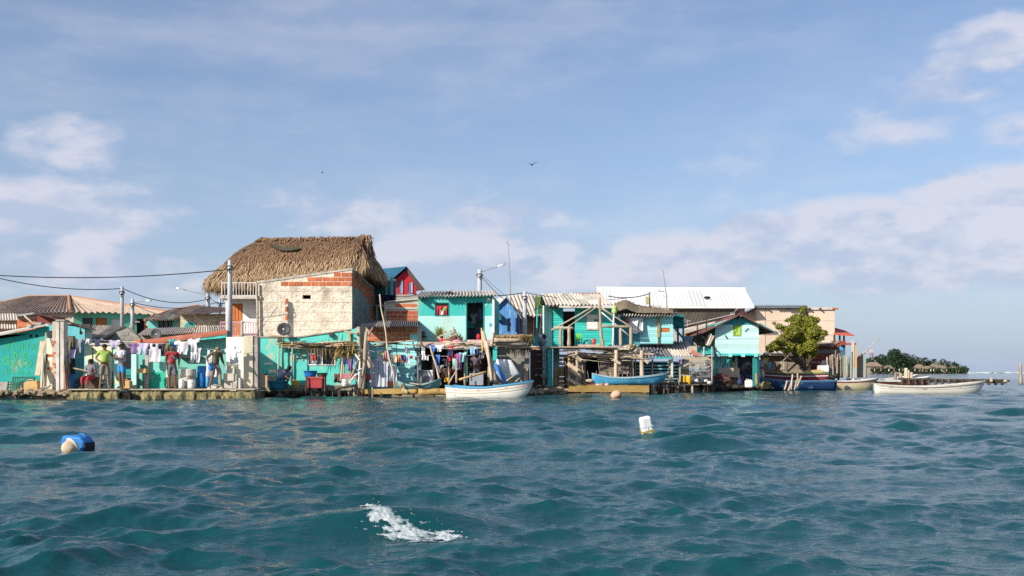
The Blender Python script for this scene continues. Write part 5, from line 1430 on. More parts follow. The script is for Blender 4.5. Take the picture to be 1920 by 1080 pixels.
person('woman in lilac shirt crouching over washing at the foot of the turquoise annex', (X(527,41.7),41.7,.36), 1.62, 62, dict(pelvis=(0,.10,.42), waist=(0,.02,.55), chest=(0,-.16,.72), neck=(0,-.34,.84), headb=(0,-.43,.88), headt=(0,-.50,.93), hl=(.12,.06,.40), kl=(.20,-.30,.55), al=(.17,-.10,.10), tl=(.18,-.25,.06), hr=(-.12,.06,.40), kr=(-.20,-.30,.55), ar=(-.17,-.10,.10), tr=(-.18,-.25,.06), sl=(.18,-.27,.80), el=(.22,-.42,.56), wl=(.12,-.60,.42), pl=(.08,-.67,.38), sr=(-.18,-.27,.80), er=(-.22,-.42,.56), wr=(-.12,-.60,.42), pr=(-.08,-.67,.38)), SKIN, flat('lilac_shirt', (.50,.45,.66)), flat('teal_skirt', (.05,.26,.34)), bottom_len=1.1, fat=1.3, skirt=True)
tb = basin('big teal blue washtub under the crouching woman', 520,714,36,17,41.5, flat('teal_blue_plastic', (.03,.22,.32), .4))
bx = MB(); bx.pbox(497,704,512,727,42.4,.5); bx.build('storage_box', M('tan_box', (.50,.40,.29), None), None, 'tan box behind the crouching woman', 'box')
bx = MB(); bx.pbox(484,700,496,726,42.6,.4); bx.build('storage_box', wood_dk, None, 'dark wooden box at the corner of the white posts', 'box')
garment('tshirt', 586,661,11,17,43.15,c_white,'white cloth hanging on the left pane of the annex window','cloths at the annex window'); garment('shorts', 588,664,8,12,43.1,c_red,'red cloth hanging on the left pane of the annex window','cloths at the annex window')
# stakes, planks and flotsam at the waterline
for i in range(44):
    px = R.uniform(566,700); yy = R.uniform(42.0,42.7); hgt = R.uniform(.15,.45)
    stick('stake', Vector((X(px,yy),yy,-.3)), Vector((X(px,yy)+R.uniform(-.1,.1),yy,hgt)), R.uniform(.02,.05), wood_dk if R.random() < .7 else wood, 'short rotten stake at the waterline below the annex', 'stake', 'rotten stakes at the waterline')
stick('plank', P(628,729,41.8), P(668,722,41.9), .06, wood_dk, 'dark plank sloping on the stakes below the leaning poles', 'plank', bend=.01)
# --- leaning poles and stick ladder
PG = 'poles leaning before the brick house'
stick('pole', P(676,735,42.6), P(672.5,613,42.8), .10, wood_lt, 'thickest pale upright pole right of the turquoise annex', 'pole', PG, bend=.02)
stick('pole', P(681,730,42.1), P(687,622,42.6), .085, wood_lt, 'pale pole leaning right beside the thickest pole', 'pole', PG, bend=.03)
stick('pole', P(650,728,42.4), P(680,655,42.7), .05, wood, 'grey brown pole slanting across the stick ladder', 'pole', PG, bend=.02)
stick('pole', P(638,718,42.5), P(645,650,42.8), .045, wood_lt, 'pale pole under the hanging palm leaves', 'pole', PG, bend=.03)
stick('pole', P(658,700,42.6), P(650,660,42.8), .04, wood_yl, 'short ochre pole leaning left among the leaves', 'pole', PG)
stick('pole', P(694,690,42.8), P(687,640,43.2), .09, wood_lt, 'stout pole behind the corrugated sheets', 'pole', PG)
stick('pole', P(690,630,42.6), P(699,614,42.6), .05, wood, 'short forked branch at the top of the leaning pole', 'pole', PG)
stick('pole', P(672,625,42.5), P(646,622,43.0), .05, wood_lt, 'pale beam from the thickest pole to the annex', 'pole', PG)
ld = empty('ladder', P(668,726,42.0), 'pale crooked stick ladder leaning by the thick poles', 'ladder')
for a,b in (((656,717),(664,705)),((664,705),(679,697)),((672,722),(675,676)),((675,676),(666,664)),((671,695),(679,691)),((656,717),(664,726))): stick('rung', P(*a,41.95), P(*b,42.05), .035, white_pt, None, None, parent=ld)
clm = [(648,668,c_blue,'blue'),(656,672,c_purple,'purple'),(663,668,c_ltbl,'pale blue')]
for px,py,mt,nm in clm: garment('towel',px,py,8,22 if nm != 'blue' else 14,42.6,mt,nm+' cloth hanging behind the stick ladder','cloths behind the ladder')
b = MB(); b.pbox(640,700,668,711,42.5,.35); b.build('bundle', M('red_net', (.40,.08,.10), (.55,.3,.3), scale=14), None, 'bundle of red and pink netting behind the ladder', 'net')
drum('white bucket at the foot of the stick ladder', 641,711,652,724,42.0,pl_white,'buckets before the annex')
garment('towel',632,700,10,16,42.6,c_brown,'brown rag left of the red netting','cloths behind the ladder')
# ================================================================ brick house
Y = 45.0
bk = empty('brick_house', P(735,735,Y), 'red hollow brick house with corrugated porch roof between the stone house and the teal house', 'house')
MB().pwall(664, 790, 612, 612, 648, Y, .15).build('wall', mortar, bk)
def bfade(u,z): return not (u > (X(770,Y)-X(690,Y)) and z < Z(628,Y)) and R.random() > .03
bricks(bk, brick_m, (X(690,Y),Y),(X(783,Y),Y), Z(640,Y), bfade, bw=.345, bh=.185, mort=.03, th=.04, zmax=Z(612,Y))
MB().pbox(769,628,784,642,Y-.02,.018).build('plaster_patch', turq_lt, bk)
roof_sheets(bk, [fibre_dk, fibre_dk, fibre], P(676,612,Y-.8), P(786,612,Y-.8), P(786,602,Y+1.0), P(684,602,Y+1.0), 4, 7, .04)
Yb = 46.6
MB().pwall(720, 790, 566, 559, 606, Yb, .15).build('wall', mortar, bk)
bricks(bk, brick_dk, (X(724,Yb),Yb),(X(784,Yb),Yb), Z(605,Yb), lambda u,z: z < Z(585,Yb), bw=.345, bh=.185, mort=.03, th=.04)
bricks(bk, brick_m, (X(727,Yb),Yb),(X(784,Yb),Yb), Z(577,Yb), lambda u,z: z+.1 < Z(567,Yb)+u*.09 and u > .4, bw=.345, bh=.185, mort=.03, th=.04)
MB().pbox(722,576,784,580,Yb-.05,.05).build('concrete_band', conc_lt, bk)
c = MB(); c.prism([P(725,567,Yb-.1), P(725,564.5,Yb-.1), P(784,559,Yb-.1), P(784,561,Yb-.1)], (0,.3,0)); c.build('coping', conc_lt, bk)
# turquoise ground floor
Yt = 44.4
MB().pwall(688, 782, 641, 641, 733, Yt, .15).build('ground_floor_wall', turq_lt, bk)
plank_wall(bk, turq_lt, (X(745,Yt-.03),Yt-.03),(X(781,Yt-.03),Yt-.03), .35, Z(643,Yt), 14, th=.022)
plank_wall(bk, turq_lt, (X(690,Yt-.03),Yt-.03),(X(743,Yt-.03),Yt-.03), .9, Z(643,Yt), 9, th=.022)
for i in range(5): MB().pbox(778,652+i*16,781,659+i*16,Yt-.07,.03).build('hinge', wood_dk, bk)
# ledge with junk under the bricks
for i,(a,b,c_,d) in enumerate([(690,640,745,642),(700,646,782,638),(705,650,760,640),(720,643,790,647),(688,650,735,649)]): stick('pole', P(a,b,43.9+.06*i), P(c_,d,43.9+.06*i), .035, [wood,wood_lt,wood_dk,wood,wood_lt][i], ['thin grey pole','pale pole','dark pole','long grey pole','short pale pole'][i]+' laid along the ledge under the red bricks', 'pole', 'poles on the ledge under the bricks')
stick('mast', P(740,728,42.4), P(712,552,43.6), .04, wood_lt, 'very tall thin crooked pole leaning left in front of the red brick house', 'pole', bend=.06, n=7)
def leansheet(label, px0, px1, pyt, pyb, Y, mat, nw, tilt=.0):
    A = P(px0,pyb,Y-.35); B = P(px1,pyb+R.uniform(-2,2),Y-.35); A.z = B.z = max(.3,A.z)
    return MB().corr(A, B, P(px1+tilt,pyt+R.uniform(-2,2),Y), P(px0+tilt,pyt,Y), nw, .03, 3, 6, .012).build('corrugated_sheet', mat, None, label, 'metal sheet', 'corrugated sheets leaning on the turquoise wall')
leansheet('large dented grey corrugated sheet leaning on the turquoise wall', 693,727,676,725,43.5,zinc,4); leansheet('smaller grey corrugated sheet leaning right of the large one', 728,744,686,722,43.6,zinc,2)
b = MB(); b.pbox(726,715,742,725,43.2,.4); b.build('box', flat('orange_box', (.50,.13,.06)), None, 'orange red box on the shore right of the corrugated sheets', 'box')
bq = MB(); bq.ball(P(688,708,43.3), .2, 10, (1,.8,.9), .1); bq.build('ball', pl_red, None, 'dull red round bundle left of the corrugated sheets', 'bundle', smooth=True)
LG = 'washing in front of the turquoise boards'
line('washing line before the turquoise boards', (690,656),(788,668),43.5,43.6,.12)
for i,(k_,px,py,w,h,mt,lb) in enumerate([('towel',712,657,9,20,c_white,'white and grey cloth'),('shorts',716,659,7,8,c_green,'small green shorts'),('towel',723,658,8,14,c_pink,'pinkish cloth'),('towel',729,656,6,12,c_dark,'dark striped cloth'),('sock',737,663,7,16,c_white,'white sock'),('towel',741,664,6,14,c_cream,'cream cloth'),('towel',746,664,6,20,c_navy,'dark stripe of cloth'),('shorts',751,665,9,14,c_orange,'orange and white shorts'),('towel',756,665,6,9,c_blue,'blue and white cloth'),('towel',761,666,6,13,c_purple,'purple cloth'),('sock',765,666,6,16,c_white,'white stocking'),('towel',771,667,5,5,c_red,'small red rag'),('sock',764,650,8,12,c_grey,'grey wrung cloth high'),('trousers',727,668,18,16,c_brown,'brown trousers')]):
    garment(k_,px,py,w,h,43.5-.03*(i % 3),mt,lb+' on the line before the turquoise boards',LG)
# floating mossy beams of the landing
def log(label, a, b, r, Y0, Y1, mat, name='log', group='logs along the waterline', square=False):
    p, q = P(*a,Y0), P(*b,Y1)
    if square: return MB().beam(p, q, r*2, r*2).build(name, mat, None, label, 'log', group)
    return MB().tube([p.lerp(q,i/6)+Vector((0,0,R.uniform(-.02,.02))) for i in range(7)], [r*R.uniform(.9,1.05) for _ in range(7)], 10).build(name, mat, None, label, 'log', group, smooth=True)
log('long mossy beam at the waterline below the corrugated sheets', (678,735),(752,733),.11,42.5,42.4,algae,square=True); log('mossy yellow log left of the white and blue boat', (752,734),(782,735),.12,42.3,42.3,algae); log('thick mossy yellow log touching the stern of the white and blue boat', (784,735),(850,735),.15,42.2,42.3,algae)
rp = MB()
for i in range(5): rp.tube([P(748+j*3.2+R.uniform(-1,1),720+j*3.0+R.uniform(-2,2),42.2+R.uniform(-.1,.1)) for j in range(6)], .045, 6)
rp.build('rope', M('pale_rope', (.62,.54,.38), None), None, 'thick pale rope heaped at the left end of the dinghy', 'rope')
boat('small old teal dinghy on the shore with a pale board inside', (X(782,43.2),43.2,.32), .05, 1.9, .7, .24, M('dinghy_teal', (.16,.36,.34), (.10,.24,.24), wear=(.4,.38,.3), wscale=3), wood_gr, M('dinghy_rim', (.30,.46,.42), None), draft=.05, seats=2, group='boats ashore', name='dinghy')
MB().beam(P(770,718,42.9), P(788,721,42.8), .30, .025).build('board', wood_lt, None, 'pale flat board lying in the teal dinghy', 'board')
# ================================================================ dark balcony house and red gable house behind
Y = 52
dk = empty('balcony_house', P(722,640,Y), 'dark teal house with navy balcony between the thatch and the red gable', 'house')
MB().pwall(690, 742, 523, 523, 640, Y, .15, [(710,556,737,575),(712,585,738,603)]).build('wall', M('deep_teal', (.04,.26,.23), None), dk)  # dark teal is the house's own colour
MB().pbox(706,553,740,571,Y-.9,.06).build('balcony_panel', M('navy_boards', (.02,.03,.10), None), dk)
MB().pbox(704,571,742,575,Y-.95,.95).build('balcony_floor', conc, dk)
MB().pbox(732,519,736,604,Y-.9,.15).build('post', M('blue_white_post', (.30,.42,.55), None), dk); MB().pbox(705,575,708,640,Y-.9,.15).build('post', conc, dk)
MB().pbox(723.5,528,725.5,553,Y-.3,.06).build('pipe', pl_white, dk)
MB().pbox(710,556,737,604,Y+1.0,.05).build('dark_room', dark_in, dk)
MB().pbox(738,552,784,562,Y+4,.2).build('parapet', conc, dk)
Y = 58
rg = empty('red_gable_house', P(763,640,Y), 'crimson gabled house with blue metal roof behind the brick house', 'house')
gx0, gx1 = X(740,Y), X(780,Y); ap = X(764.5,Y)-gx0
pR = (X(780,Y), Y+.3)
gW = math.hypot(pR[0]-gx0, .3)
zE_, zR_ = Z(525,Y), Z(502.5,Y)
zEr = Z(531,Y)
MB().wall((gx0,Y),pR, .3, [(0,zE_),(gW*.6,zR_),(gW,zEr)], .15, [(gW*.19,Z(550,Y),gW*.33,Z(526,Y)),(gW*.62,Z(552,Y),gW*.78,Z(529,Y))]).build('gable_wall', red_wall, rg)
u_ = Vector((pR[0]-gx0, .3, 0)).normalized()
for a,b,c_,d in ((.19,.33,550,526),(.62,.78,552,529)):
    p, q = Vector((gx0,Y,0))+u_*gW*a, Vector((gx0,Y,0))+u_*gW*b
    MB().prism([(p.x,p.y+.08,Z(c_,Y)),(q.x,q.y+.08,Z(c_,Y)),(q.x,q.y+.08,Z(d,Y)),(p.x,p.y+.08,Z(d,Y))],(0,.02,0)).build('window', dark_gl, rg)
    MB().prism([(p.x+.03,p.y+.03,Z(c_,Y)),(p.x+.25,p.y+.03,Z(c_,Y)),(p.x+.25,p.y+.03,Z(d,Y)),(p.x+.03,p.y+.03,Z(d,Y))],(0,.02,0)).build('shutter', M('slate_blue', (.16,.22,.36), None), rg)
    MB().prism([(q.x-.03,q.y-.03,Z(c_,Y)),(q.x+.06,q.y-.03,Z(c_,Y)),(q.x+.06,q.y-.03,Z(d,Y)),(q.x-.03,q.y-.03,Z(d,Y))],(0,.04,0)).build('window_frame', M('pale_blue_frame', (.40,.48,.58), None), rg)
b = MB(); b.prism([(gx0-.0,Y-.012,Z(561,Y)),(pR[0],pR[1]-.012,Z(561,Y)),(pR[0],pR[1]-.012,Z(557,Y)),(gx0,Y-.012,Z(553,Y))],(0,.011,0)); b.build('grey_band', conc, rg)
back = Vector((-4.2, 3.6, 0))
A0 = Vector((gx0-.25,Y-.35,zE_-.12)); T0 = Vector((gx0+ap-.05,Y-.35+.3,zR_+.08))
roof_sheets(rg, blue_roof, A0+back, A0, T0, T0+back, 3, 5, .03)
B0 = Vector((pR[0]+.55,pR[1]-.35,zEr-.42))
roof_sheets(rg, M('brown_metal', (.13,.09,.08), None), B0, B0+back, T0+back, T0, 3, 5, .03, name='far_roof_sheet')
MB().wall((gx0+back.x,Y+back.y),(gx0,Y+.01), .3, zE_-.1, .15).build('side_wall', M('teal_side', (.05,.30,.30), None), rg)
# ================================================================ teal two-storey house in the middle
Y = 46.0
mh = empty('teal_house', P(855,725,Y), 'two tone teal house with red curtained window and open ground floor', 'house')
x0, x1 = X(784,Y), X(923,Y)
ops = [(X(815.5,Y)-x0, Z(592.5,Y), X(842,Y)-x0, Z(567.5,Y)), (X(875.5,Y)-x0, Z(637,Y), X(906,Y)-x0, Z(567.5,Y))]
zs = Z(592.3,Y)
up = [(o[0], max(o[1],zs), o[2], o[3]) for o in ops]
MB().wall((x0,Y),(x1,Y), zs, [(0,Z(556,Y)),(x1-x0,Z(553,Y))], .14, [(o[0], zs-.001 if i else o[1]-.01, o[2], o[3]) for i,o in enumerate(ops)]).build('upper_wall', teal, mh)
MB().wall((x0,Y),(x1,Y), Z(640,Y), zs-.001, .14, [(ops[1][0], Z(637,Y), ops[1][2], zs-.001)]).build('lower_wall', mint, mh)
MB().wall((x1,Y+.01),(x1+.25,Y+5), Z(645,Y), Z(553,Y), .14).build('side_wall', teal, mh); MB().wall((x0,Y+5),(x0,Y+.01), .3, Z(556,Y), .14).build('side_wall', mint, mh)
MB().wall((x1,Y+5),(x0,Y+5), .3, Z(556,Y), .14).build('back_wall', M('inner_wall', (.26,.18,.16), None), mh)
MB().box(x0+.15,x1-.15,Y+1.6,Y+1.7,Z(637,Y),Z(557,Y)).build('partition', M('inner_grey', (.19,.15,.15), None), mh)
MB().box(x0,x1,Y-.02,Y+5,Z(640,Y)-.14,Z(640,Y)).build('floor_slab', conc, mh)
MB().box(x1-.0,x1+.10,Y-.08,Y+.03,Z(640,Y),Z(557,Y)).build('corner_post', white_pt, mh)
fr = MB(); o = ops[1]
for a,b in ((o[0]-.05,o[0]),(o[2],o[2]+.05)): fr.box(x0+a,x0+b,Y-.02,Y+.1,o[1],o[3]+.05)
fr.box(x0+o[0],x0+o[2],Y-.02,Y+.1,o[3],o[3]+.05); fr.build('door_frame', teal_dk, mh)
wf = window(mh, Y, 815,567,842.5,593, teal_dk, dark_gl, .035, 0, rec=.11, proud=.01)
for px,w_,h_,mt in ((825,11,17,c_red),(834.5,7,17,c_red)): garment('towel',px,573,w_,h_,Y+.05,mt,None,None,cat=None,name='curtain',parent=mh)
for px,mt in ((828,c_white),(833,c_green)): garment('towel',px,575 if mt is c_green else 582,5,8,Y+.02,mt,None,None,cat=None,name='curtain_tie',parent=mh)
roof_sheets(mh, [fibre, fibre_lt], P(779,556,Y-.3), P(933,554,Y-.3), P(925,549,Y+4.6)+Vector((0,0,.1)), P(790,551,Y+4.6)+Vector((0,0,.1)), 6, 4, .045)
MB().pbox(787,558,791,563,Y-.5,.5).build('eave_bracket', wood_dk, mh)
MB().pbox(913,559,918,564,Y-.14,.14).build('lamp_holder', conc_lt, mh)
MB().pbox(910,571,913,573.5,Y-.03,.03).build('switch', pl_white, mh)
# things seen in the doorway
garment('tshirt',888,588,12,18,Y+.9,c_grey,'grey white cloth hanging inside the doorway of the teal house','clothes in the doorway'); garment('towel',900,576,8,22,Y+1.2,c_purple,'dull purple cloth high in the doorway of the teal house','clothes in the doorway')
b = MB(); b.pbox(876,602,889,615,Y+1.2,.3); b.build('cupboard', pl_teal, None, 'dark green cupboard inside the doorway of the teal house', 'cupboard')
b = MB(); b.pbox(888,618,898,637,Y+.9,.4); b.build('navy_chair', c_navy, None, 'navy chair in the doorway of the teal house', 'chair')
b = MB(); b.ball(P(897,632,Y+.4), .11, 8, (1,.8,1.5)); b.build('bottle', c_red, None, 'small red bottle on the doorstep of the teal house', 'bottle')
b = MB(); b.pbox(917.5,606,922,612,Y-.02,.02); b.build('faded_sticker', pl_sky, mh)
# porch deck in front, over the open ground floor
Yd = 44.9
dkx = empty('porch_deck', P(855,725,Yd), 'rickety porch of poles and striped boards below the teal house door', 'porch')
MB().box(X(788,Yd),X(925,Yd),Yd,Y-.02,Z(648,Yd),Z(648,Yd)+.06).build('deck', wood, dkx)
strp = M('pink_striped_board', (.70,.56,.50), (.46,.28,.27), scale=9, stretch=(8,8,.1), detail=1, lo=.45, hi=.55)
MB().pbox(876,637,921,650,Yd-.05,.04).build('striped_board', strp, dkx); MB().pbox(786,641,874,649,Yd-.04,.04).build('striped_board', M('pale_pink_boards', (.60,.46,.40), (.36,.26,.22), stretch=(8,8,.2), scale=5), dkx)
for px in (786,812,842,872,916): stick('post', P(px,724,Yd+.1), P(px+R.uniform(-1,1),649,Yd+.1), .06, wood, None, None, parent=dkx)
for i in range(26):
    a = R.uniform(786,890); py = R.uniform(642,655); stick('pole', P(a,py,Yd-.15+R.uniform(-.2,.3)), P(a+R.uniform(15,60),py+R.uniform(-4,4),Yd-.1+R.uniform(-.2,.3)), R.uniform(.018,.04), R.choice([wood,wood_lt,wood_dk,c_pink]), None, None, parent=dkx, n=3)
G2 = 'clothes and rags heaped on the porch'
for i,(px,py,s,mt,lb) in enumerate([(806,648,.2,c_pink,'pinkish rag heap at the left end of the porch'),(838,646,.26,c_cream,'big cream bundle on the porch under the plants'),(856,643,.22,c_pink,'rosy bundle in the middle of the porch'),(868,646,.16,c_purple,'purple bundle right of the middle of the porch'),(832,640,.15,c_red,'small red rag at the foot of the plants'),(846,638,.16,c_brown,'brown bundle below the bed frame')]):
    mb = MB(); mb.ball(P(px,py,Yd+.15), s, 9, (1.5,.9,.7), .2); mb.build('bundle', mt, None, lb, 'bundle', G2, smooth=True)
# agave plants and the bed frame
def agave(label, px, py, s, Y, n, mat):
    mb = MB()
    c = P(px,py,Y)
    for i in range(n):
        a = R.uniform(0,6.283); e = R.uniform(.25,1.45); blade(mb, c, (math.cos(a)*math.cos(e),math.sin(a)*math.cos(e),math.sin(e)), s*R.uniform(.75,1.1), s*.13, .12)
    t = empty('agave_plant', c-Vector((0,0,.12)), label, 'plant', 'spiky plants on the porch')
    mb.build('leaves', mat, t); MB().lathe(c-Vector((0,0,.12)), [(.12,0),(.16,.16)], 12).build('pot', terra, t)
    return t
agave('large yellow green spiky plant on the porch left of the bed frame', 825,632,.62,Yd+.5,70,leaf_agave); agave('smaller spiky plant behind the bed frame on the porch', 851,632,.42,Yd+.55,45,leaf_agave); agave('little green plant at the right end of the bed frame', 862,634,.3,Yd+.6,25,leafmat('fresh_green', (.12,.22,.10),(.06,.13,.06)))
bf = empty('bed_frame', P(845,636,Yd+.2), 'old wooden bed frame tilted on the porch among the plants', 'bed frame')
for a,b in (((821,632),(852,616)),((830,638),(860,624)),((850,614),(863,638)),((821,632),(830,638))): MB().beam(P(*a,Yd+.25),P(*b,Yd+.2),.06,.05).build('frame_rail', wood_lt if a[0] < 845 else wood_dk, bf)
for i in range(3): MB().beam(P(829+7*i,628-3.6*i,Yd+.23),P(838+7*i,634-3.4*i,Yd+.21),.03,.03).build('slat', wood, bf)
for i,(py,w_) in enumerate([(615,5),(622,12),(629,14)]): MB().pbox(784-3,py,784+w_,py+2.6,Y-.35,.35).build('board_end', wood_dk, None, ['short dark board end highest on the left edge of the teal house','grey board end in the middle of the left edge of the teal house','long board end lowest on the left edge of the teal house'][i], 'board', 'board ends beside the teal house')
# open ground floor
gf = empty('open_ground_floor', P(850,725,46), 'dark open washing place under the teal house', 'room')
MB().pbox(784,649,926,726,47.6,.1).build('back_wall', M('shaded_room_wall', (.10,.085,.08), None), gf)  # shade of the open room put into the wall colour
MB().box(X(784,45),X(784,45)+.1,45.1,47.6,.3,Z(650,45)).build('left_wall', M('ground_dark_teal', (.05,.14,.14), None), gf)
for i in range(6): MB().pbox(874+R.uniform(-3,0),664+i*8,905,666+i*8,46.8,.08).build('shelf_board', wood_gr, gf)
for i in range(3): MB().pbox(924,650+i*3,932,690,45.0+.3*i,.05).build('corner_board', teal_bd, gf)
wm = empty('washing_machine', P(798,722,44.6), 'white washing machine standing at the left under the porch', 'washing machine')
b = MB(); b.pbox(784,694,812,722,44.6,.55); o = b.build('cabinet', pl_white, wm); bv = o.modifiers.new('round','BEVEL'); bv.width = .02
MB().pbox(791,705,805,718,44.585,.013).build('front_panel', flat('grey_panel', (.26,.27,.32)), wm); MB().pbox(786,695.5,810,699,44.585,.013).build('control_panel', flat('panel_white', (.62,.62,.64)), wm)
for i in range(3): MB().lathe(P(789+5*i,697.3,44.585), [(.025,0),(.022,.02)], 10, axis=(0,-1,0)).build('knob', black, wm)
stick('pole', P(791,720,44.3), P(784,652,44.5), .085, conc_dk, 'thick grey post at the left corner of the washing place', 'post', 'posts of the washing place', bend=.02); stick('pole', P(827,722,44.0), P(806,648,44.4), .045, wood, 'thin pole slanting across the dark washing place', 'pole', 'posts of the washing place'); stick('pole', P(856,718,44.1), P(856,676,44.2), .05, wood_lt, 'pale upright pole behind the stern of the dinghy boat', 'pole', 'posts of the washing place'); stick('pole', P(876,716,44.5), P(876,655,44.5), .03, teal_dk, 'thin dark teal post under the porch', 'post', 'posts of the washing place')
LG = 'washing under the porch'
line('washing line across the dark washing place', (786,664),(912,662),44.4,44.5,.12); line('upper washing line under the porch boards', (800,650),(915,652),44.2,44.3,.08)
for k_,px,py,w,h,mt,lb in [('sock',797,650,12,24,c_white,'long white cloth hanging at the left under the porch'),('tshirt',812,646,16,12,c_blue,'bright blue shirt heaped on the upper line'),('tshirt',824,646,14,13,c_white,'white blue shirt right of the bright blue shirt'),('trousers',821,664,9,22,c_blue,'dark blue trousers hanging in the washing place'),('tshirt',824,684,14,14,c_grey,'grey shirt low in the washing place'),('shorts',844,655,10,14,c_navy,'navy shorts on the line'),('shorts',847,664,16,14,c_red,'bright red shorts on the line'),('towel',861,662,9,30,c_purple,'purple patterned towel hanging in the washing place'),('tshirt',867,660,12,18,c_aqua,'aqua shirt beside the purple towel'),('towel',852,672,6,20,c_aqua,'narrow aqua cloth left of the purple towel'),('tshirt',886,650,14,14,c_ltbl,'white and blue shirt on the upper line'),('sock',898,652,8,12,c_navy,'navy stocking on the upper line'),('towel',903,657,8,14,c_grey,'grey towel by the crossed poles'),('towel',833,690,8,16,c_brown,'brown cloth low in the washing place'),('towel',846,648,6,8,c_red,'small red cloth on the porch edge'),('tshirt',836,672,10,14,c_dark,'black shirt in the middle of the washing place')]:
    garment(k_,px,py,w,h,44.35+R.uniform(-.06,.1),mt,lb,LG)
tk = MB(); tk.pbox(880,700,906,722,44.3,.7); tk.build('water_tank', flat('grey_tank', (.34,.37,.42), .5), None, 'grey plastic tank in front of the man in the cap', 'tank')
bb = MB(); bb.pbox(833,708,841,716,44.4,.25); bb.build('box', pl_yel, None, 'small yellow box low in the washing place', 'box')
bs = MB(); bs.ball(P(851,694,45.2), .17, 10, (1,1,1)); bs.build('float', pl_red, None, 'red round float hanging in the dark washing place', 'float', smooth=True)
person('man in dark cap and purple grey shirt leaning on the grey tank', (X(893,45.2),45.2,.30), 1.70, -20, dict(chest=(0,-.05,1.26), neck=(0,-.09,1.44), headb=(0,-.13,1.52), headt=(0,-.17,1.59), sl=(.18,-.06,1.39), sr=(-.18,-.06,1.39), el=(.26,-.10,1.13), wl=(.10,-.28,1.04), pl=(.04,-.33,1.03), er=(-.26,-.10,1.13), wr=(-.10,-.28,1.04), pr=(-.04,-.33,1.03)), SKIN, flat('plum_shirt', (.10,.085,.12)), c_grey, bottom_len=1.0, hat=c_navy)
# crossed driftwood poles standing by the boat
PG = 'crossed driftwood poles by the boat'
stick('pole', P(929,718,43.5), P(905,622,44.3), .12, wood_lt, 'thick pale driftwood pole right of the man in the cap', 'pole', PG, bend=.02); stick('pole', P(922,716,43.4), P(912,640,43.8), .07, wood_lt, 'thinner pale pole beside the thick driftwood pole', 'pole', PG, bend=.03); stick('pole', P(905,660,44.1), P(903,615,44.3), .05, wood_yl, 'thin ochre pole crossing the top of the driftwood poles', 'pole', PG); stick('pole', P(921,650,44.2), P(925,624,44.4), .09, wood_lt, 'short stout pale stump at the porch corner', 'pole', PG)
for i in range(4): stick('rope_lashing', P(906+i,650+i*2.5,43.8), P(917,649+i*2.8,43.75), .02, M('pale_rope2', (.55,.42,.32), None), 'rope turn lashing the crossed driftwood poles', 'rope', 'rope turns on the poles')
stick('pole', P(861,712,42.6), P(912,697,43.0), .055, wood_yl, 'yellow brown pole lying from the stern to the grey tank', 'pole', PG, bend=.01)
stick('pole', P(842,718,43.3), P(859,690,43.6), .035, wood, 'thin pole leaning behind the stern', 'pole', PG)
bo = MB(); bo.tube([P(1000-45,712,44.4), P(958,708,44.4), P(945,688,44.6), P(930,676,44.8)], [.05,.42,.45,.08], 14); bo.v = [(x, 44.6+(y-44.6)*.25, z) for x,y,z in bo.v]
bo.build('paddle_board', M('board_white_blue', (.70,.72,.72), None), None, 'white board with blue edge leaning on the grey block wall', 'board', smooth=True)
MB().beam(P(948,717,44.2), P(927,682,44.45), .20, .05, up=(0,-1,0)).build('blue_board', pl_blue, None, 'blue board leaning below the white board', 'board')
# the white and blue boat
hull_w = M('boat_white', (.80,.77,.70), (.70,.66,.58), rough=.5, wear=(.42,.36,.24), wscale=2.6, wlo=.62, whi=.74)
rim_b = M('boat_blue', (.06,.27,.52), (.10,.36,.56), wear=(.6,.62,.6), wscale=4, wlo=.6, whi=.68)
boat('white wooden boat with blue gunwale and thin red line moored before the teal house', (X(916,41.6),41.6,sea_level(X(916,41.6),41.6)+.02), math.radians(-20), 3.5, 1.3, .62, hull_w, M('boat_inside', (.50,.46,.38), None), rim_b, draft=.20, sheer=(.10,.24), stripes=((.45,.035,flat('thin_red', (.50,.16,.12))),(.12,.05,flat('waterline_brown', (.40,.30,.14)))), pitch=-.02)
for i,(a,b) in enumerate((((950,714),(963,705)),((967,715),(975,709)),((884,713),(884,703)))): stick('oar', P(*a,41.7), P(*b,41.9), .03, wood_lt if i < 2 else wood_dk, ['short pale stick in the bow of the white and blue boat','shorter stick next to the gunwale of the white and blue boat','dark peg standing amidships in the white and blue boat'][i], 'stick', 'sticks in the white and blue boat')
ty = MB(); ty.lathe((X(1010,46.5),46.4,.62), [(.22,-.08),(.30,-.10),(.37,-.05),(.37,.05),(.30,.10),(.22,.08)], 24, axis=(.1,1,.15), loop=True); ty.build('tyre', black, None, 'black tyre standing at the shore right of the boat bow', 'tyre', smooth=True)
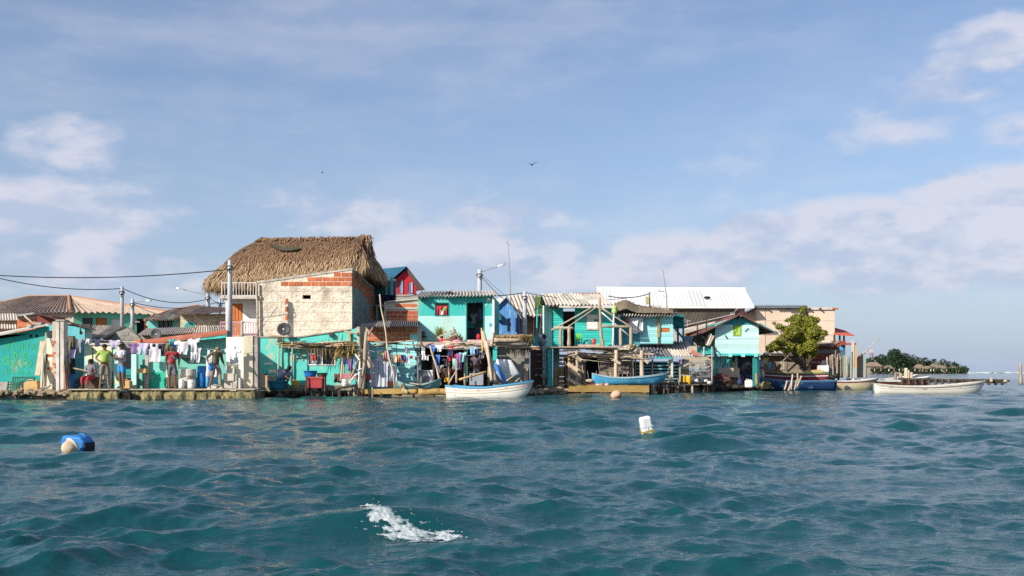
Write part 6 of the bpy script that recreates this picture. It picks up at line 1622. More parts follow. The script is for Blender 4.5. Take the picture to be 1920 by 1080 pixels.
# poles and lamp behind the teal house
pole('concrete lamp post behind the teal house roof with its lamp arm to the right', 899.5, 505, 640, 52, .11, .15, lamp=(.95,.30), name='lamp_post'); pole('thin concrete pole before the brown roofs in the middle', 984, 546, 662, 48, .085, .13)
def bird(label, px, py, Y, s, mat, pitch=0.0, flying=False, rz=0):
    c = P(px,py,Y); t = empty('bird', c, label, 'bird', 'birds', rz)
    MB().lathe((0,0,0), [(.01*s,-.5*s),(.06*s,-.42*s),(.13*s,-.1*s),(.14*s,.1*s),(.08*s,.3*s),(.085*s,.42*s),(.03*s,.52*s)], 10, axis=(1,0,.15 if flying else .5)).build('bird_body', mat, t, local=True, smooth=True)
    MB().lathe((.48*s,0,.10*s if flying else .26*s), [(.03*s,0),(.004*s,.2*s)], 6, axis=(1,0,-.1)).build('beak', wood_yl, t, local=True)
    for sd in (-1,1):
        w = MB()
        if flying: w.prism([(.15*s,sd*.08*s,.05*s),(.28*s,sd*.55*s,.30*s),(.02*s,sd*1.25*s,.42*s),(-.10*s,sd*.6*s,.26*s),(-.2*s,sd*.1*s,.03*s)],(0,0,.025*s))
        else: w.prism([(.2*s,sd*.13*s,.08*s),(-.3*s,sd*.12*s,-.12*s),(-.6*s,sd*.03*s,-.22*s),(-.1*s,sd*.15*s,-.1*s)],(0,sd*.02*s,.01*s))
        w.build('wing', mat, t, local=True)
    MB().prism([(-.45*s,-.06*s,0),(-.95*s,-.14*s,-.02*s),(-.8*s,0,-.02*s),(-.95*s,.14*s,-.02*s),(-.45*s,.06*s,0)],(0,0,.02*s)).build('tail', mat, t, local=True)
    if not flying:
        for sd in (-1,1): MB().tube([(0,sd*.05*s,-.08*s),(.02*s,sd*.05*s,-.32*s)], .015*s, 5).build('leg', wood_yl, t, local=True)
    return t
bird_m = flat('black_feathers', (.015,.015,.018)); bird_g = flat('grey_feathers', (.40,.39,.38))
bird('black bird with bent wings flying high in the middle of the sky', 997,309,60,.34,bird_m,flying=True,rz=math.radians(70)); bird('tiny far bird in the sky left of the flying black one', 604,324,150,.34,bird_m,flying=True,rz=math.radians(20)); bird('grey gull perched on the ridge of the teal house roof', 842,546,47.5,.34,bird_g); bird('white gull standing on the blue metal roof', 741,511,58.5,.42,flat('white_feathers', (.75,.75,.75)))
jn = MB()
for i in range(9): jn.tube([P(834+i*1.5,552,47.2), P(837+i*1.1,549-R.uniform(0,3),47.2), P(842+i*1.0,552,47.3)], .03, 5)
jn.build('cable_tangle', cable, None, 'tangle of cables under the perched gull on the teal roof', 'cable')
wire('thick wire running over the teal house roof from the left', (770,550),50,(840,549),47.3,.12,.02); wire('thick wire from the tangle to the thin concrete pole', (845,549),47.3,(982,549),48,.15,.02); wire('steep wire from the lamp post down to the blue hut', (902,517),52,(945,561),54,.08,.02); wire('thin wire from the lamp post down behind the blue hut', (902,513),52,(950,556),56,.05,.012); wire('dark wire from the thin concrete pole to the white roof', (987,549),48,(1215,552),64,.35,.016); wire('wire from the thatched house to the brick house', (720,553),50,(786,552),47,.1,.014)
an = empty('antenna_mast', P(958,640,56), 'very tall thin antenna mast behind the blue hut', 'antenna')
MB().tube([P(959.5,640,56), P(956,520,56), P(952.5,453,56)], [.05,.035,.018], 6).build('mast', metal_gr, an); MB().tube([P(949,453,56),P(955,460,56)], .02, 5).build('aerial_rod', metal_gr, an)
# ================================================================ blue hut and roofs behind
Y = 54
bh = empty('blue_hut', P(950,650,Y), 'small blue boarded hut with steep gable behind the grey block wall', 'hut')
hx0, hx1 = X(930,Y), X(974,Y); ap_ = X(949,Y)-hx0
MB().wall((hx0,Y),(hx1,Y), .3, [(0,Z(577,Y)),(ap_,Z(558,Y)),(hx1-hx0,Z(592,Y))], .12, [(X(951.5,Y)-hx0,Z(622,Y),X(957,Y)-hx0,Z(597,Y))]).build('wall', blue_wall, bh)
plank_wall(bh, blue_wall, (hx0,Y-.02),(hx1,Y-.02), Z(628,Y), [(0,Z(577,Y)-.03),(ap_,Z(558,Y)-.05),(hx1-hx0,Z(592,Y)-.03)], 11, [(X(951.5,Y)-hx0,Z(622,Y),X(957,Y)-hx0,Z(597,Y))], vertical=True, th=.018)
MB().pbox(951.5,597,957,622,Y+.08,.02).build('window', dark_gl, bh); MB().pbox(966,596,971,622,Y-.05,.03).build('shutter', M('deep_blue', (.05,.10,.28), None), bh)
tp = P(949,556,Y-.25)
roof_sheets(bh, [fibre_lt, fibre], P(926,578,Y-.25), P(926,578,Y-.25)+Vector((-1.0,4,0)), tp+Vector((-1.0,4,0)), tp, 2, 5, .03)
roof_sheets(bh, [fibre], P(977,596,Y-.25)+Vector((.1,4,.0)), P(977,596,Y-.25), tp, tp+Vector((.1,4,0)), 2, 5, .03)
MB().beam(P(978,597,Y-.3), P(949,555.5,Y-.3), .10, .05).build('verge_board', wood_gr, bh)
MB().pbox(930,592,941,600,Y-.35,.35).build('awning_frame', teal_dk, bh)
aw2 = MB(); aw2.prism([P(927,577,Y-.05),P(940,590,Y-.5),P(941,597,Y-.5),P(932,600,Y-.05)],(0,.02,0)); aw2.build('tarpaulin', flat('dark_green_tarp', (.02,.10,.09)), bh)
Y = 57
bw = empty('brown_house', P(990,650,Y), 'brown house with rusty streaked corrugated roof and red brick strip', 'house')
MB().pwall(968, 1022, 590, 590, 660, Y, .14).build('wall', M('brown_plaster', (.36,.24,.17), (.28,.18,.13)), bw)
bricks(bw, brick_m, (X(996,Y),Y),(X(1004,Y),Y), Z(632,Y), lambda u,z: z < Z(598,Y), bw=.26, bh=.17, th=.03)
MB().pbox(999.5,597,1001.5,632,Y-.07,.02).build('white_strip', white_pt, bw)
roof_sheets(bw, [fibre_lt, fibre_lt, fibre], P(968,592,Y-.8), P(1022,592,Y-.8), P(1008,553,Y+4.2), P(952,553,Y+4.2), 4, 2, .07, courses=2)
MB().pbox(1003,556,1018,588,54.3,.4).build('green_tarpaulin', M('moss_tarp', (.10,.16,.05), (.05,.09,.03)), None, 'dark green tarpaulin hanging beside the porch house roof', 'tarpaulin')
# grey block wall, palm eave and logs left of the porch house
Y = 46.6
gb = empty('block_wall', P(965,720,Y), 'grey block wall in shade under a small dry palm roof', 'wall')
MB().pwall(924, 993, 650, 650, 724, Y, .15).build('core', block_grey, gb)
bricks(gb, block_grey, (X(926,Y),Y),(X(980,Y),Y), .3, lambda u,z: z < Z(655,Y)-.2 and R.random() > .05, bw=.40, bh=.20, mort=.02, th=.02, name='block')
MB().pbox(983,650,992,722,Y-.2,.2).build('pier', conc_dk, gb); MB().pbox(984,690,990,720,Y-.27,.06).build('pale_board', wood_lt, gb)
pe = empty('palm_eave', P(962,650,46), 'small roof edge of dry palm leaves over logs beside the teal house', 'roof')
MB().box(X(929,46),X(996,46),45.9,47.4,Z(631,46),Z(629,46)).build('pole_frame', wood, pe)
lf = MB()
for i in range(420):
    px = R.uniform(928,998); blade(lf, P(px,R.uniform(626,631),R.uniform(45.7,46.6)), (R.uniform(-.5,.5),R.uniform(-.5,0),R.uniform(-1,.05)), R.uniform(.12,.42), .035, .3)
lf.build('palm_leaves', leaf_dry, pe, kind='stuff')
MB().pbox(930,632,988,640,46.9,.1).build('shadow_board', wood_dk, pe)
vi = MB()
for i in range(500): leaf_cloud(vi, P(R.uniform(978,994),R.uniform(630,655),45.8), .12, 1, .05)
vi.build('creeper', leafmat('creeper_leaves', (.10,.11,.05), (.05,.06,.03)), None, 'dry grey green creeper hanging by the concrete pier', 'plant')
for i,(a,b,r_) in enumerate([((925,638),(976,638),.10),((927,643),(985,645),.08),((925,648),(990,646),.07),((940,650),(1012,651),.05),((928,654),(1000,652),.04)]): stick('log', P(*a,45.3+.1*i), P(*b,45.3+.1*i), r_, [wood_lt,wood,wood_lt,wood_lt,wood][i], ['thick pale log on top of the woodpile by the teal house','grey log under the thick pale log','pale log in the middle of the woodpile','long thin pole at the front of the woodpile','lowest thin grey pole of the woodpile'][i], 'log', 'woodpile beside the teal house', bend=.02)
for i in range(12): stick('stick', P(R.uniform(930,960),R.uniform(640,652),45.5), P(R.uniform(965,992),R.uniform(640,652),45.6), .025, wood, 'thin stick in the woodpile beside the teal house', 'stick', 'sticks of the woodpile')
# ================================================================ teal porch house
Y = 50.5
ph = empty('porch_house', P(1090,725,Y), 'teal boarded house on posts with shaded porch and white shutter window', 'house')
xa, xb = X(1035,Y), X(1150,Y)
opsP = [(X(1056,Y)-xa, Z(650,Y), X(1078,Y)-xa, Z(577,Y)), (X(1101,Y)-xa, Z(617,Y), X(1121,Y)-xa, Z(590,Y))]
zt = Z(574,Y); zf = Z(651,Y)
MB().wall((xa,Y+.03),(xb,Y+.03), zf, zt, .08, opsP).build('wall', teal_bd, ph)
plank_wall(ph, teal_bd, (xa,Y),(xb,Y), zf, zt, 17, opsP, th=.022)
MB().wall((X(1020,Y-.5),Y-.45),(xa,Y+.028), .3, zt, .08).build('side_wall', mint, ph)
for i in range(5):
    a = Vector((X(1020,Y-.5),Y-.45,0)).lerp(Vector((xa,Y,0)), i/5); b = Vector((X(1020,Y-.5),Y-.45,0)).lerp(Vector((xa,Y,0)), (i+1)/5-.02)
    MB().prism([(a.x,a.y-.02,Z(650,Y)),(b.x,b.y-.02,Z(650,Y)),(b.x,b.y-.02,zt-.05),(a.x,a.y-.02,zt-.05)],(0,.018,0)).build('plank', mint, ph)
MB().wall((xb,Y+.04),(xb,Y+4.5), .3, zt, .1).build('side_wall', teal_bd, ph); MB().wall((xb,Y+4.5),(xa,Y+4.5), zf, zt, .1).build('back_wall', dark_in, ph); MB().wall((xa+.03,Y+4.5),(xa+.03,Y+.05), zf, zt, .1).build('side_wall', dark_in, ph)
sh_ = MB(); sh_.pbox(1101,590,1121,617,Y-.045,.03); w_ = sh_.build('window_shutter', white_pt, ph)
for i in range(4): MB().pbox(1102,591.5+6.4*i,1120,597+6.4*i,Y-.06,.014).build('slat', white_pt, w_)
for a in ((1099.3,589,1101,618),(1121,589,1122.7,618),(1101,617,1121,618.6),(1101,588.2,1121,590)): MB().pbox(*a,Y-.05,.05).build('window_trim', wood, ph)
MB().pbox(1114,599,1122,601.5,Y-.075,.014).build('latch', wood_dk, ph)
roof_sheets(ph, [fibre_lt, fibre_lt, fibre], P(1024,572,Y-.85), P(1152,572,Y-.85), P(1124,552,Y+1.6), P(1015,552,Y+1.6), 6, 3, .06, courses=2)
roof_sheets(ph, [fibre_lt], P(1015,552,Y+1.62)+Vector((0,3,-.5)), P(1124,552,Y+1.62)+Vector((0,3,-.5)), P(1124,551.5,Y+1.62), P(1015,551.5,Y+1.62), 3, 8, .05, name='back_roof_sheet')
MB().beam(P(1048,575,Y-.8), P(1150,576,Y-.8), .10, .10).build('eave_board', conc_lt, ph)
MB().pbox(1030,575,1048,578,Y-.75,.05).build('eave_shadow_board', wood_dk, ph)
MB().pbox(1030,649.5,1155,653,Y-2.0,2.0).build('porch_floor', wood, ph)
for i in range(9): MB().pbox(1020+R.uniform(-3,3),650.5+i*.15,1170,652,Y-2.0-.05*i-.06,.045).build('floor_edge_board', wood if i % 2 else wood_lt, ph) if i < 2 else None
# lower storey boards
MB().wall((X(1037,Y),Y),(X(1049,Y),Y), .1, zf-.01, .08).build('lower_wall', turq, ph)
plank_wall(ph, turq_lt, (X(1038,Y),Y-.03),(X(1048,Y),Y-.03), .3, zf-.02, 15, th=.02)
plank_wall(ph, white_pt, (X(1048,Y-.6),Y-.6),(X(1066,Y-.6),Y-.6), Z(700,Y), Z(664,Y), 5, th=.02, gap=.05)
plank_wall(ph, wood_yl, (X(1040,Y-.8),Y-.8),(X(1065,Y-.8),Y-.8), Z(722,Y), Z(690,Y), 4, th=.02, gap=.04)
for i,px in enumerate((996,1001,1027,1031)): MB().pbox(px,655,px+3.5,724,Y-2.4+.2*i,.1).build('corner_post', teal_bd if i > 1 else wood_dk, ph)
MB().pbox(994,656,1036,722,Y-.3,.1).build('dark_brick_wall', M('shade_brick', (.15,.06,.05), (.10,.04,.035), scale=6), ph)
for i in range(4): MB().pbox(1003,664+i*13,1026,665.5+i*13,Y-1.4,.05).build('shelf', wood_gr, ph)
rd = empty('plank_bar', (0,0,0)) if False else None
# crooked props and struts on the porch
PG = 'posts and struts of the porch house'
def st2(a,b,r,mt,lb,Y0=48.8,Y1=48.8,nm='post'): return stick(nm, P(*a,Y0), P(*b,Y1), r, mt, lb, nm if nm in ('post','strut','rail') else 'post', PG, bend=.015)
st2((1051,650),(1051,616),.09,wood_lt,'stout short post left of the porch door'); st2((1067,650),(1067,613),.10,wood_lt,'stout short post in front of the porch door'); st2((1128,650),(1124,558),.085,wood,'tall brown post in the middle of the porch'); st2((1130,652),(1129,636),.11,wood_lt,'thick pale foot bound to the tall brown post'); st2((1149,650),(1151,588),.05,white_pt,'thin whitish post right of the tall brown post'); st2((1164,650),(1163,617),.085,wood_lt,'stout post under the right handrail'); st2((1183,650),(1183,613),.095,wood_lt,'stout post at the right end of the handrail')
st2((1034,619),(1114,574),.04,wood,'long strut from the eave down to the left corner',nm='strut'); st2((1058,618),(1120,575),.035,wood_lt,'second strut from the eave to the porch posts',nm='strut'); st2((1127,577),(1205,627),.045,wood_lt,'strut running from the tall post down to the right wing',nm='strut'); st2((1127,585),(1180,630),.035,white_pt,'thin strut below the right hand strut',nm='strut')
st2((1038,615),(1075,615),.09,wood,'short horizontal rail over the two stout posts',nm='rail'); st2((1128,611),(1186,613),.08,wood,'long horizontal rail right of the tall brown post',nm='rail'); st2((1006,628),(1008,575),.04,teal_bd,'thin teal post left of the porch house'); st2((1010,640),(1016,588),.04,wood_lt,'thin pale stick leaning left of the porch house')
sp = MB(); sp.prism([P(998,650,49),P(1004,626,49),P(1008,622,49),P(1010,652,49)],(0,.06,0)); sp.build('teal_board', teal_bd, None, 'upright teal board at the left end of the porch', 'board')
b = MB(); b.pbox(1024,638,1034,650,49.2,.4); b.build('box', turq_lt, None, 'pale turquoise box at the left end of the porch', 'box')
for i,(px,py,s,mt) in enumerate([(1012,632,.17,c_white),(1016,641,.2,c_grey),(1020,632,.13,c_dark)]):
    mb = MB(); mb.ball(P(px,py,49.2), s, 9, (1,.8,1.1), .25); mb.build('bundle', mt, None, ['white rag bundle beside the teal board','grey rag bundle beside the teal board','black bag hanging over the rag bundles'][i], 'bundle', 'bundles at the porch end', smooth=True)
gc = empty('plastic_chair', P(1086,650,49.6), 'lime green plastic chair on the porch of the teal house', 'chair')
MB().pbox(1080,635,1092,637.5,49.5,.42).build('seat', pl_grn, gc); bkc = MB(); bkc.pbox(1080.3,626,1085,635,49.88,.04); bkc.pbox(1085,626,1091,628.5,49.88,.04); bkc.pbox(1089,628.5,1091.5,635,49.88,.04); bkc.build('backrest', pl_grn, gc)
for px,yy in ((1080.5,49.5),(1091,49.5),(1080.5,49.88),(1091,49.88)): MB().pbox(px-.8,637.5,px+.8,650,yy,.04).build('leg', pl_grn if yy > 49.7 else c_brown, gc)
for px in (1080.5,1091.3): MB().pbox(px-.7,631,px+.7,632.5,49.5,.4).build('armrest', pl_grn, gc)
mb = MB(); mb.pbox(1084,646,1131,651.5,48.9,.5); mb.build('mattress', M('pink_mattress', (.62,.48,.40), (.48,.34,.30), scale=6), None, 'rolled pinkish mattress lying along the porch edge', 'mattress')
mb = MB(); mb.ball(P(1103,646,49.6), .28, 12, (1,.8,.9)); mb.build('basin_upside_down', pl_teal, None, 'dark teal tub lying behind the mattress', 'tub', smooth=True)
mb = MB(); mb.ball(P(1113,642,49.5), .14, 8, (1,.8,1.5), .15); mb.build('bag', pl_red, None, 'red bag standing behind the mattress', 'bag')
gl = empty('float_stack', P(1152,590,49.3), 'yellow green plastic float hung at the porch eave corner', 'float')
MB().lathe(P(1152,588,49.0), [(.10,0),(.13,.02),(.13,.18),(.11,.2),(.13,.22),(.13,.34),(.09,.37)], 12).build('float_body', flat('float_green', (.46,.58,.20)), gl, smooth=True)
# ---- right wing
Yw = 51.6
rw = empty('right_wing', P(1205,660,Yw), 'pale turquoise boarded wing with fringed corrugated roof right of the porch', 'house')
xa, xb = X(1152,Yw), X(1262,Yw)
MB().wall((xa,Yw+.03),(xb,Yw+.03), Z(645,Yw), Z(592,Yw), .08, [(X(1239,Yw)-xa,Z(623,Yw),X(1256,Yw)-xa,Z(613,Yw))]).build('wall', turq_lt, rw)
plank_wall(rw, turq_lt, (X(1200,Yw),Yw),(xb,Yw), Z(644,Yw), Z(594,Yw), 12, [(X(1239,Yw)-X(1200,Yw),Z(623,Yw),X(1256,Yw)-X(1200,Yw),Z(613,Yw))], th=.02)
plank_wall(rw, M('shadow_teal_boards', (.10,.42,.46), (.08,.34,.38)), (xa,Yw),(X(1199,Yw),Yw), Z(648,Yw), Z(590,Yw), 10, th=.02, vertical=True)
MB().pbox(1239,613,1256,623,Yw+.02,.02).build('orange_board', wood_or, rw)
MB().pbox(1232.5,590,1237,632,Yw-.1,.06).build('ochre_post', wood_yl, rw); MB().pbox(1234,632,1237,646,Yw-.08,.05).build('post_foot', wood_dk, rw)
MB().wall((xb,Yw+.04),(xb,Yw+3.5), Z(645,Yw), Z(592,Yw), .08).build('side_wall', teal_dk, rw)
roof_sheets(rw, [fibre_lt, fibre, fibre_lt], P(1153,592,Yw-.7), P(1263,592,Yw-.5), P(1256,580,Yw+1.2), P(1150,580,Yw+1.2), 5, 4, .055)
tb_ = MB(); vs = []; fs = []
for i in range(25):
    u = i/24; px = 1152+110*u; h_ = 568+12*u-8*math.exp(-((u-.2)/.12)**2)
    for j in range(4): vs.append(P(px, h_+j*1.5+R.uniform(-.6,.6)+ (13-11*u)*(j/3), Yw+1.4-j*.65))
for i in range(24):
    for j in range(3): fs.append((i*4+j, i*4+j+1, i*4+5+j, i*4+4+j))
o = tb_.add(vs, fs).build('tarpaulin', M('ochre_tarp', (.27,.21,.13), (.15,.12,.08), scale=4), rw); so = o.modifiers.new('thickness','SOLIDIFY'); so.thickness = .03
stk = MB()
for i in range(160):
    px = R.uniform(1158,1262); u = (px-1152)/110; blade(stk, P(px, 567+12*u-7*math.exp(-((u-.2)/.12)**2)+R.uniform(-1,2), Yw+1.3), (R.uniform(-1,1),R.uniform(-.6,.2),R.uniform(-.2,.3)), R.uniform(.2,.5), .05, .3)
stk.build('dry_leaves', leaf_dry, rw, kind='stuff')
stick('post', P(1161,600,50.8), P(1160,590,50.8), .05, pl_white, 'short white post end under the corner of the fringed roof', 'post')
garment('towel',1187,594,16,30,Yw-.3,c_white,'white curtain hanging beside the strut of the right wing','curtains of the right wing'); garment('towel',1198,594,14,26,Yw-.25,c_white,'second white curtain at the edge of the pale boards','curtains of the right wing')
mb = MB(); mb.ball(P(1177,600.5,Yw-.4), .10, 9, (1,1,1.3)); mb.build('float', flat('orange_float', (.66,.16,.05)), None, 'small orange float hanging before the white curtain', 'float', smooth=True)
# green shed frame right of the wing
gs = empty('timber_shelter', P(1273,660,53), 'dark green timber frame between the right wing and the red brick wall', 'shelter')
for px,a,b,mt in ((1259,590,645,teal_dk),(1280,592,655,teal_dk),(1270,610,650,wood_dk)): MB().pbox(px,a,px+3,b,53,.12).build('post', mt, gs)
MB().pbox(1258,593,1281,616,53.2,.05).build('tarpaulin', teal_dk, gs); MB().beam(P(1258,607,52.9),P(1284,638,52.9),.10).build('brace', teal_dk, gs)
roof_sheets(gs, [teal_dk], P(1258,595,52.8), P(1282,594,52.8), P(1281,590,54), P(1258,590,54), 1, 8, .03)
# white big shed roof behind
Y = 64
wr = empty('white_roof_hall', P(1265,690,Y), 'big open hall with long white sheet metal roof on concrete posts', 'hall')
A, B = P(1119,573.5,Y), P(1414,573.5,Y+1); D, C_ = P(1119,541.5,Y+7.5), P(1397,543,Y+8.5)
for i in range(10):
    a, b = i/10, (i+1)/10
    MB().corr(A.lerp(B,a), A.lerp(B,b), D.lerp(C_,b), D.lerp(C_,a), 4, .009, 1, 6, .03).build('roof_sheet', zinc_wh, wr)
for i in range(10): MB().corr(D.lerp(C_,i/10)+Vector((0,6,-2.4)), D.lerp(C_,(i+1)/10)+Vector((0,6,-2.4)), D.lerp(C_,(i+1)/10), D.lerp(C_,i/10), 4, .02, 1, 6, .03).build('back_roof_sheet', zinc_wh, wr)
MB().tube([D+Vector((0,-.05,.05)), C_+Vector((0,-.05,.05))], .09, 6).build('ridge_cap', zinc_wh, wr)
MB().pbox(1119,574,1414,578,Y+.05,.15).build('gutter', white_pt, wr)
MB().prism([P(1150,578,Y+.3),P(1382,578,Y+.3),P(1374,585,Y+.5),P(1150,585,Y+.5)],(0,.3,0)).build('eave_beam', M('brown_soffit', (.22,.19,.17), None), wr)
for px,pb,yy in ((1268,660,Y+.9),(1372,640,Y+1.2),(1394,640,Y+5),(1165,660,Y+.9)): MB().pbox(px-2.5,576,px+2.5,pb,yy,.35).build('column', conc_dk if px > 1300 else conc, wr)
MB().pbox(1018,550,1128,554,Y-2,.3).build('front_roof_edge', zinc_wh, wr)
rl_ = MB(); slab(rl_, P(1080,552,58), P(1126,551,58), P(1126,548.5,61), P(1080,549.5,61), .1); rl_.build('red_roof_strip', red_slab, None, 'narrow red roof strip left of the long white roof', 'roof')
vn = MB(); vn.ball(P(1326,558,Y+3.4), .25, 8, (1,.6,.4)); vn.build('roof_vent', black, wr)
pm_ = empty('meter_pole', P(1216,578,56), 'short grey pole with a yellow ochre box before the white roof', 'pole')
MB().pbox(1217.5,547,1219.5,640,56,.12).build('shaft', conc_dk, pm_); MB().pbox(1212,556,1216.5,570,55.9,.2).build('meter_box', flat('ochre_box', (.50,.42,.10)), pm_)
wire('dark cable with knots strung before the white roof', (1140,555),55,(1217,551),56,.15,.025)
an = empty('antenna_mast', P(1252,640,58), 'thin antenna mast with a dipole before the long white roof', 'antenna')
MB().tube([P(1253.5,640,57), P(1250,560,57), P(1243,505,57)], [.05,.035,.015], 6).build('mast', metal_gr, an); MB().tube([P(1234,545.5,57),P(1246,546.5,57)], .03, 5).build('aerial_rod', metal_gr, an); MB().tube([P(1236,541,57),P(1238,547,57)], .02, 5).build('aerial_rod', metal_gr, an)
an = empty('roof_aerial', P(1289,640,56), 'small television aerial in the gap right of the right wing', 'antenna')
MB().tube([P(1289,612,56), P(1289,600,56)], .025, 5).build('mast', metal_gr, an)
for a,b in (((1283,599),(1296,603)),((1284,604),(1294,601))): MB().tube([P(*a,56),P(*b,56)], .02, 5).build('aerial_rod', metal_gr, an)
# ================================================================ lower hut of grey boards, landing, lean-to roofs
Y = 49.4
lh = empty('plank_hut', P(1130,725,Y), 'dark hut of grey weathered boards under the porch with black doorway', 'hut')
xa, xb = X(1058,Y), X(1188,Y)
opsL = [(X(1098,Y)-xa,.3,X(1124,Y)-xa,Z(671,Y)),(X(1161,Y)-xa,Z(712,Y),X(1181,Y)-xa,Z(699,Y))]
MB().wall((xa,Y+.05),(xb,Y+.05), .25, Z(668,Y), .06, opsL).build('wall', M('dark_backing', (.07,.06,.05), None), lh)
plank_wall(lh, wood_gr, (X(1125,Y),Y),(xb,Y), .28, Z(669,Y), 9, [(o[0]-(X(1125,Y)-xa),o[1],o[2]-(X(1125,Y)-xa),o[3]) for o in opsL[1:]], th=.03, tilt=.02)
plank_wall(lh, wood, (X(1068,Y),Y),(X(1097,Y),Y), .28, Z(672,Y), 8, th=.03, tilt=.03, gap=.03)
MB().pbox(1096,670,1188,720,Y+1.6,.05).build('dark_inside', M('black_inside', (.045,.04,.045), None), lh)  # sheet behind the doorway, the hut's inner shade put into its colour
MB().pbox(1180.5,699,1183.5,714,Y-.05,.05).build('window_trim', wood_lt, lh)
MB().beam(P(1083,678,Y-.5), P(1099,676,Y-.5), .18,.14).build('lintel_log', wood_lt, lh)
for i,px in enumerate((1087.5,1095.5)): stick('door_post', P(px,724,Y-.3), P(px,678,Y-.3), .09, wood if i else wood_lt, None, None, parent=lh)
# landing front: tall crooked posts, rails, planks
Yl = 48.6
ld2 = 'posts of the landing'
for i,(px,pt,pb,r,lb) in enumerate([(1083,655,724,.10,'crooked post at the left end of the landing roof'),(1066,668,734,.08,'short post at the left edge of the landing stairs'),(1155,652,722,.11,'tallest post before the blue canoe'),(1204,657,722,.12,'knobbly post at the stern of the blue canoe')]): stick('post', P(px,pb,Yl), P(px+R.uniform(-2,2),pt,Yl), r, wood_lt if i != 1 else wood_yl, lb, 'post', ld2, bend=.04)
for i,(a,b,w_) in enumerate([((1056,652),(1180,654),.10),((1064,663),(1205,668),.14),((1075,667),(1212,672),.16),((1110,656),(1200,661),.12),((1135,660),(1225,664),.10)]): MB().beam(P(*a,Yl+.12+.16*i),P(*b,Yl+.12+.16*i),w_*.4,w_).build('rail', [wood,wood_lt,wood,wood,wood_lt][i], None, ['highest long board along the landing roof','long pale board under the porch edge','broad lowest board along the landing roof','shorter board behind the landing roof','pale board reaching the dark corrugated roof'][i], 'board', 'boards along the landing roof')
for i,(a,b,mt) in enumerate([((1064,681),(1084,695),wood_lt),((1065,692),(1087,705),wood_lt),((1064,709),(1090,724),wood_lt),((1066,660),(1085,673),wood_lt),((1072,663),(1090,676),wood)]): MB().beam(P(*a,Yl-.1),P(*b,Yl-.15),.07,.17).build('board', mt, None, ['upper slanting board of the broken landing stairs','middle slanting board of the broken landing stairs','lowest wide slanting board of the landing stairs','short pale brace at the top left of the landing','second short brace at the top of the landing'][i], 'board', 'slanting boards of the landing')
MB().beam(P(1149,674,Yl-.1),P(1163,682,Yl-.1),.16,.12).build('brace', wood_lt, None, 'short square brace on the tallest landing post', 'brace'); MB().beam(P(1208,675,Yl-.1),P(1215,681,Yl-.1),.16,.12).build('brace', wood_lt, None, 'short square brace on the knobbly landing post', 'brace')
for i,(a,b,w_) in enumerate([((1171,658),(1184,646),.55),((1183,662),(1194,650),.30)]): MB().beam(P(*a,Yl+.5),P(*b,Yl+1.2),w_,.04).build('yellow_board', M('yellow_boards', (.66,.52,.30), None), None, ['broad yellow board lying tilted on the landing roof','narrow yellow board lying tilted on the landing roof'][i], 'board', 'yellow boards on the landing roof')
for i in range(14): MB().beam(P(1060+i*9,654+R.uniform(-1,1),Yl+.2),P(1064+i*9,651.5,Yl+1.9),.22,.03).build('roof_board', R.choice([wood,wood_lt,wood_gr]), lh)
log('long square mossy beam along the front of the plank hut', (1066,728),(1216,729),.16,47.8,48.0,algae,square=True)
rb = MB()
for i in range(16): rb.ball(P(R.uniform(1100,1118),R.uniform(716,727),47.9), R.uniform(.06,.14), 7, (1,.8,.8), .25)
rb.build('net_heap', M('rust_red_net', (.22,.05,.04), (.12,.03,.025), scale=12), None, 'rust red heap of nets beside the blue canoe', 'net')
for i in range(7):
    mb = MB(); px = 1104+i*5.5 if i > 2 else 1102+i*6; mb.ball(P(px,714 if i < 2 else 722,47.8), R.uniform(.08,.13), 8, (1.2,.8,.8), .2); mb.build('stone', [conc_lt,sandy,M('rust_stone',(.30,.09,.06),None)][i % 3], None, 'small stone lying on the mossy beam by the net heap', 'stone', 'stones on the mossy beam', smooth=True)
boat('small blue canoe resting on the landing under the grey boards', (X(1178,48.0),48.0,.62), math.radians(4), 3.5, .75, .36, M('canoe_blue', (.07,.33,.50), (.05,.25,.42), wear=(.25,.45,.55), wscale=2), M('canoe_inside', (.10,.28,.40), None), M('canoe_rim', (.40,.55,.62), None), draft=.18, sheer=(.20,.20), seats=2, group='boats ashore', name='canoe', tail=.15)
for i in range(46):
    a = R.uniform(1040,1200); py = R.uniform(655,676) if i % 3 else R.uniform(712,726); stick('stick', P(a,py,48.4+R.uniform(-.2,.5)), P(a+R.uniform(10,60),py+R.uniform(-5,6),48.5+R.uniform(-.2,.5)), R.uniform(.014,.032), [wood,wood_lt,wood_dk][i % 3], 'thin stick in the jumble along the landing under the porch house', 'stick', 'sticks jumbled on the landing', n=3)
for i in range(16):
    a = 1042+i*10.5; stick('stick', P(a,R.uniform(722,728),48.7), P(a+R.uniform(-4,4),R.uniform(668,700),49.0), R.uniform(.015,.03), [wood,wood_lt,wood_gr][i % 3], 'thin upright stick before the grey plank hut', 'stick', 'thin sticks before the plank hut', n=3)
# dark pilings under the landing
for i in range(50):
    px = R.uniform(1218,1340); yy = 49.2+(px-1218)/122*2.6+R.uniform(-.3,.3)
    stick('piling', Vector((X(px,yy),yy,-.5)), Vector((X(px,yy)+R.uniform(-.06,.06),yy,R.uniform(.25,.45))), R.uniform(.03,.07), wood_dk if R.random() < .8 else wood, 'short dark piling under the turquoise landing', 'piling', 'dark pilings of the landing')
MB().prism([P(1216,717,49.3), P(1338,716,51.6), P(1338,716,53.0), P(1216,717,51.0)], (0,0,-.12)).build('landing_deck', wood_dk, None, 'dark plank deck of the landing before the turquoise fence', 'deck')
